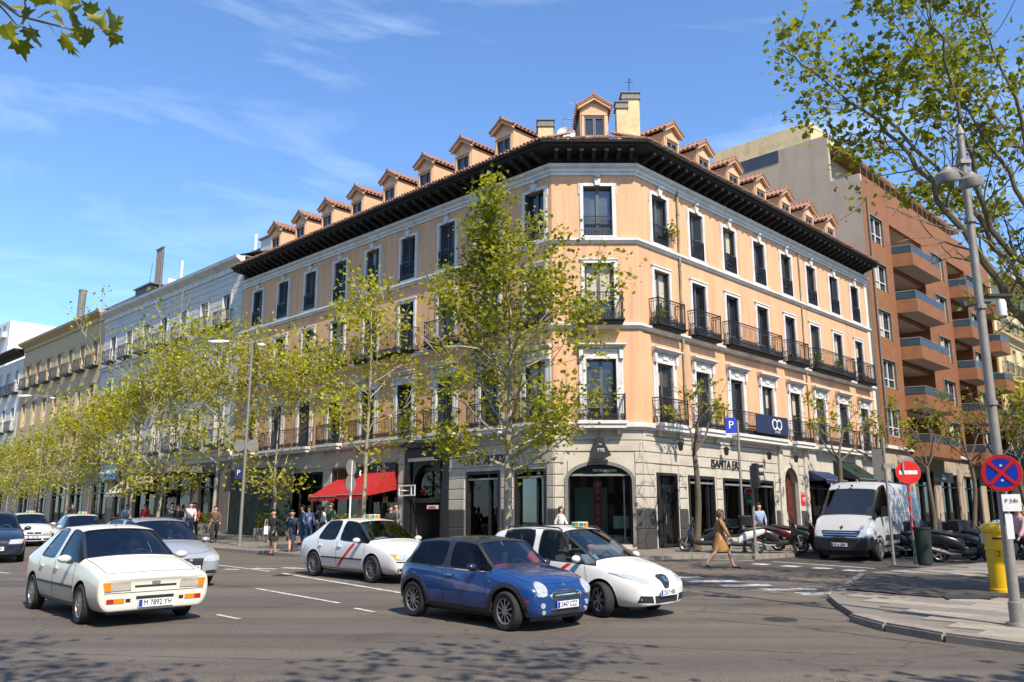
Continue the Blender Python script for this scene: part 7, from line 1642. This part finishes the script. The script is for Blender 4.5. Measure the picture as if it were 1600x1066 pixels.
# big lamp and camera post on the near pavement
e,M=post('lamp_post',7.75,13.6,8.15,.082,'tall grey lamp post with two round lamps at the right, carrying a no-stopping sign','lamp post',r2=.062)
mb=MB()
for z in (3.4,5.0,6.5): mb.tube([(0,0,z),(0,0,z+.07)],.097,12)
mb.box(-.09,.09,-.09,.09,7.55,7.62); mb.tube([(0,0,8.1),(0,0,8.3)],[.08,.02],10); mb.build('pole_band',K['steel'],e,M)
for (a,dx,dy,zz) in ((R(-115),-.42,-.22,7.25),(R(-95),-.12,-.36,7.1)):
    Lm=M@T(dx,dy,zz)@Matrix.Rotation(R(12),4,'X')@Matrix.Rotation(R(-10),4,'Y')
    mb=MB(); mb.lathe([(.001,.16),(.06,.15),(.10,.10),(.17,.06),(.195,-.06),(.185,-.10),(.17,-.07),(.10,.02),(.001,.03)],20,0,Lm); 
    o=mb.build('lamp_head',K['steel'],e,smooth=True); mb=MB(); mb.lathe([(.001,-.04),(.15,-.055),(.165,-.075),(.001,-.085)],16,0,Lm); mb.build('lamp_glass',K['lamp'],o,smooth=True)
    mb=MB(); mb.tube([(dx,dy,zz+.12),(dx*.5,dy*.5,zz+.18),(0,0,zz+.1)],.03,6); mb.build('lamp_arm',K['steel'],o,M)
mb=MB(); mb.lathe([(.001,-.18),(.07,-.17),(.075,.05),(.06,.1),(.001,.12)],12,0,M@T(.34,-.02,5.05)); mb.tube([M@Vector((0,0,5.15)),M@Vector((.34,-.02,5.15))],.02,6); o=mb.build('camera_housing',K['signwhite'],e,smooth=True)
mb=MB(); mb.box(.1,.5,-.1,.06,5.20,5.24); mb.tube([(-.3,-.1,5.05),(0,0,5.1)],.02,6); mb.lathe([(.001,.0),(.06,.02),(.05,.1),(.001,.12)],10,0,T(-.32,-.1,5.0)); mb.build('camera_cover',K['plastic'],o,M)
def roundsign(parent,M,x,z,y,r,kind,rz=0,name='sign_plate'):
    F=M@T(x,y,z,rz); mb=MB(); Q=Matrix.Rotation(PI/2,4,'X'); mb.lathe([(.001,-.012),(r,-.012),(r,.0),(.001,.0)],36,0,Q)
    o=mb.build(name,K['steel'],parent,F)
    def disc(a,b,yy,m):
        q=MB(); q.lathe([(a,yy-.003),(b,yy-.003),(b,yy),(a,yy)],36,0,Q,closed=True); return q.build('sign_face',K[m],o,F)
    if kind=='noentry':
        disc(.001,r*.98,.006,'redsign'); q=MB(); q.box(-r*.72,r*.72,-.011,-.008,-r*.16,r*.16); q.build('sign_bar',K['signwhite'],o,F)
    elif kind=='nostop':
        disc(.001,r*.80,.006,'signblue'); disc(r*.80,r*.99,.007,'redsign')
        for a in (R(45),R(-45)):
            q=MB(); q.box(-r*.85,r*.85,-.0125-.001*(a>0),-.009,-r*.085,r*.085); q.build('sign_bar',K['redsign'],o,F@Matrix.Rotation(a,4,'Y'))
        for zz in (.4,-.4): 
            q=MB(); q.lathe([(.001,.008),(.02,.008),(.02,.011),(.001,.011)],10,0,Q); q.build('sign_bolt',K['signwhite'],o,F@T(0,0,zz*r))
    return o
roundsign(e,M,-.06,2.31,-.16,.29,'nostop',R(-40))
mb=MB(); mb.box(.0,.26,-.18,-.165,1.72,1.98); mb.box(.02,.12,-.17,-.15,1.3,1.68); o=mb.build('notice_plate',K['signwhite'],e,M@T(-.05,0,0,R(-20))); text('P 24h',.08,M@T(-.05,0,0,R(-20))@T(.13,-.19,1.88),'plastic',o,ext=.001)
# yellow postbox
px,py=10.35,18.55; M=Matrix.Translation((px,py,gz(px,py,.12)))@Matrix.Rotation(R(-20),4,'Z'); e=empty('postbox',M,'tall yellow cylindrical postbox behind the lamp post','postbox')
mb=MB(); mb.lathe([(.001,0),(.25,0),(.25,.06),(.235,.07),(.245,.85),(.26,.86),(.26,.90),(.25,.91),(.255,1.22)],28,0); mb.build('body',K['yellow'],e,M,smooth=True)
mb=MB(); mb.lathe([(.255,1.22),(.30,1.225),(.315,1.26),(.315,1.32),(.29,1.37),(.2,1.42),(.001,1.45)],28,0); mb.build('cap',K['yellow'],e,M,smooth=True)
mb=MB(); mb.box(-.13,.13,-.262,-.235,1.08,1.12); mb.build('letter_slot',K['plastic'],e,M)
mb=MB(); mb.box(-.08,.08,-.268,-.255,.72,.84); o=mb.build('collection_plate',K['yellow'],e,M); text('2',.16,M@T(-.04,-.27,.78),'plastic',o,ext=.002,sx=1.3)
# no-entry sign, pole and bin by the van
e,M=post('no_entry_sign',12.42,26.9,3.15,.035,'round red no-entry sign with white bar on a pole behind the bin','traffic sign','steel',.1)
roundsign(e,M,0,2.78,-.07,.37,'noentry',R(-12)); roundsign(e,M,.14,2.92,.10,.37,'noentry',R(-150)); mb=MB()
for i in range(6): mb=MB(); mb.tube([(0,0,1.0+i*.3),(0,0,1.15+i*.3)],.045,10); mb.build('red_band',K['redsign'],e,M)
e,M=post('sign_pole',11.62,26.6,3.85,.04,'thin grey pole left of the no-entry sign with a sign seen from behind','traffic sign','steel',.1)
mb=MB(); mb.box(-.36,-.06,-.02,.02,2.55,3.5); mb.build('sign_plate',K['steel'],e,M@Matrix.Rotation(R(-35),4,'Z')); mb=MB(); mb.box(-.06,.3,-.03,.0,2.9,3.05); mb.build('sign_bracket',K['steel'],e,M)
x,y=12.45,26.35; M=Matrix.Translation((x,y,gz(x,y,.1))); e=empty('litter_bin',M,'dark green litter bin at the foot of the no-entry sign','litter bin')
mb=MB(); mb.lathe([(.001,.04),(.22,.04),(.245,1.05),(.262,1.06),(.262,1.12),(.24,1.12),(.22,1.02),(.20,.2),(.001,.2)],20,0); mb.build('body',K['green'],e,M,smooth=True); mb=MB(); mb.lathe([(.16,0),(.18,0),(.18,.05),(.16,.05)],16,0,closed=True); mb.build('base',K['plastic'],e,M)
# traffic light and P pole
e,M=post('traffic_light',8.75,31.3,3.15,.055,'grey traffic light post with black signal heads by the crossing','traffic light')
def head(e,M,x,y,z,n,rz,w=.3):
    H=M@T(x,y,z,rz); mb=MB(); hgt=.28*n+.04; mb.box(-w/2,w/2,-.12,.08,0,hgt); o=mb.build('signal_head',K['plastic'],e,H)
    for i in range(n):
        zc=.16+.28*i; mb=MB(); mb.lathe([(.001,0),(.09,0),(.10,.01),(.001,.02)],14,0,Matrix.Translation((0,-.125,zc))@Matrix.Rotation(PI/2,4,'X')); mb.build('signal_lens',K[('tgreen','amber','redlens')[i] if n==3 else ('tgreen','redlens')[i]],o,H)
        mb=MB(); 
        for k in range(9): a=R(20*k+10); 
        mb.add([(.11*math.cos(R(180*k/8)),yy,zc+.11*math.sin(R(180*k/8))) for yy in (-.12,-.30) for k in range(9)],[(k,k+1,k+10,k+9) for k in range(8)]); mb.build('visor',K['plastic'],o,H)
head(e,M,.12,-.05,2.35,3,R(60)); head(e,M,-.10,-.06,1.75,2,R(-20),.28)
mb=MB(); mb.box(-.3,-.02,-.1,-.08,1.95,2.3); mb.build('blue_plate',K['signblue'],e,M)
e,M=post('sign_pole',8.72,32.7,4.95,.05,'tall grey pole with blue parking plate beside the traffic light','traffic sign')
mb=MB(); mb.box(-.48,-.06,-.05,-.02,4.45,5.05); o=mb.build('sign_plate',K['signblue'],e,M); text('P',.42,M@T(-.27,-.06,4.75),'signwhite',o); mb=MB(); mb.box(-.49,-.05,-.045,-.018,4.42,4.45); mb.build('sign_edge',K['signwhite'],o,M)
# avenue lamps
def avenue_lamp(x,y,lab,h=8.9):
    e,M=post('street_lamp',x,y,h,.07,lab,'street lamp','steel',.12,.045); e['group']='street lamps along the avenue pavement'
    for s,l,zz in ((-1,1.25,-.1),(1,.45,-.25)):
        mb=MB(); mb.tube([(0,0,h-.15),(s*l*.5,-.2,h-.05+zz*.3),(s*l*.8,-.3,h+zz)],.03,6); o=mb.build('lamp_arm',K['steel'],e,M)
        mb=MB(); b=[(s*l*.75,h+zz,.04,.05),(s*l*1.0,h+zz-.02,.09,.13),(s*l*1.3,h+zz-.03,.08,.15),(s*l*1.5,h+zz-.0,.02,.04)]; b=sorted(b); loftx(mb,b,10); mb.build('lamp_head',K['signwhite'],o,M@T(0,-.32,0),smooth=True)
    return e,M
e,M=avenue_lamp(-11.55,36.9,'white street lamp with twin heads beside the dark green hoarding')
mb=MB(); mb.box(-.40,-.06,-.03,.0,2.8,3.35); o=mb.build('sign_plate',K['navy'],e,M); text('P',.3,M@T(-.23,-.04,3.08),'signwhite',o)
for sx in (-.28,.28):
    roundsign(e,M,sx,4.25,-.02,.26,'plain',R(10*sx))
avenue_lamp(-31.2,56.5,'street lamp with white twin heads farther down the avenue by the ochre building')
x,y=ptL(2.6,8.0); e,M=post('sign_pole',x,y,3.3,.035,'white pole with two round sign backs in front of the slim plane tree','traffic sign','signwhite')
for z in (2.5,3.05): roundsign(e,M,.0,z,-.05,.30,'plain',R(65))
# hoarding and planters on the pavement
F=ML; e=empty('hoarding',F@T(-21.5,-.9,1.2),'dark green construction hoarding against the peach facade','hoarding')
mb=MB()
for i in range(4): 
    mb=MB(); mb.box(-23.7+i*1.15,-22.58+i*1.15,-1.62,-1.58,1.0,4.75); mb.build('panel',K['green'],e,F)
mb=MB(); mb.box(-19.1,-19.06,-1.58,-.3,1.0,4.75); mb.build('panel',K['green'],e,F); mb=MB(); mb.box(-23.7,-19.06,-1.6,-.2,4.75,4.8); mb.build('cover_board',K['green'],e,F)
def planter(x,y,lab,m='lead',plant='leafd'):
    M=Matrix.Translation((x,y,gz(x,y,.12))); e=empty('planter',M,lab,'planter'); mb=MB(); mb.box(-.45,.45,-.22,.22,0,.55); mb.build('box',K[m],e,M)
    rg=random.Random(int(x*10)); L=[(Vector((rg.uniform(-.4,.4),rg.uniform(-.18,.18),.55+rg.random()**1.5*.7)),rg.uniform(.6,1.2)) for _ in range(260)]
    tag(inst(leaves_mesh(rg,L,.12,1,K[plant]),'foliage',e,M),kind='stuff')
planter(*ptL(11.2,2.4),'grey planter with a bush under the right end of the red awning'); planter(*ptL(16.5,3.4),'grey planter at the foot of the plane tree by the hoarding'); planter(*ptL(26.5,1.6),'dark planter with round bush at the joint of the white building')
planter(*ptL(9.2,3.0),'grey planter box beside the black arched entrance')
x,y=ptL(8.9,3.3);
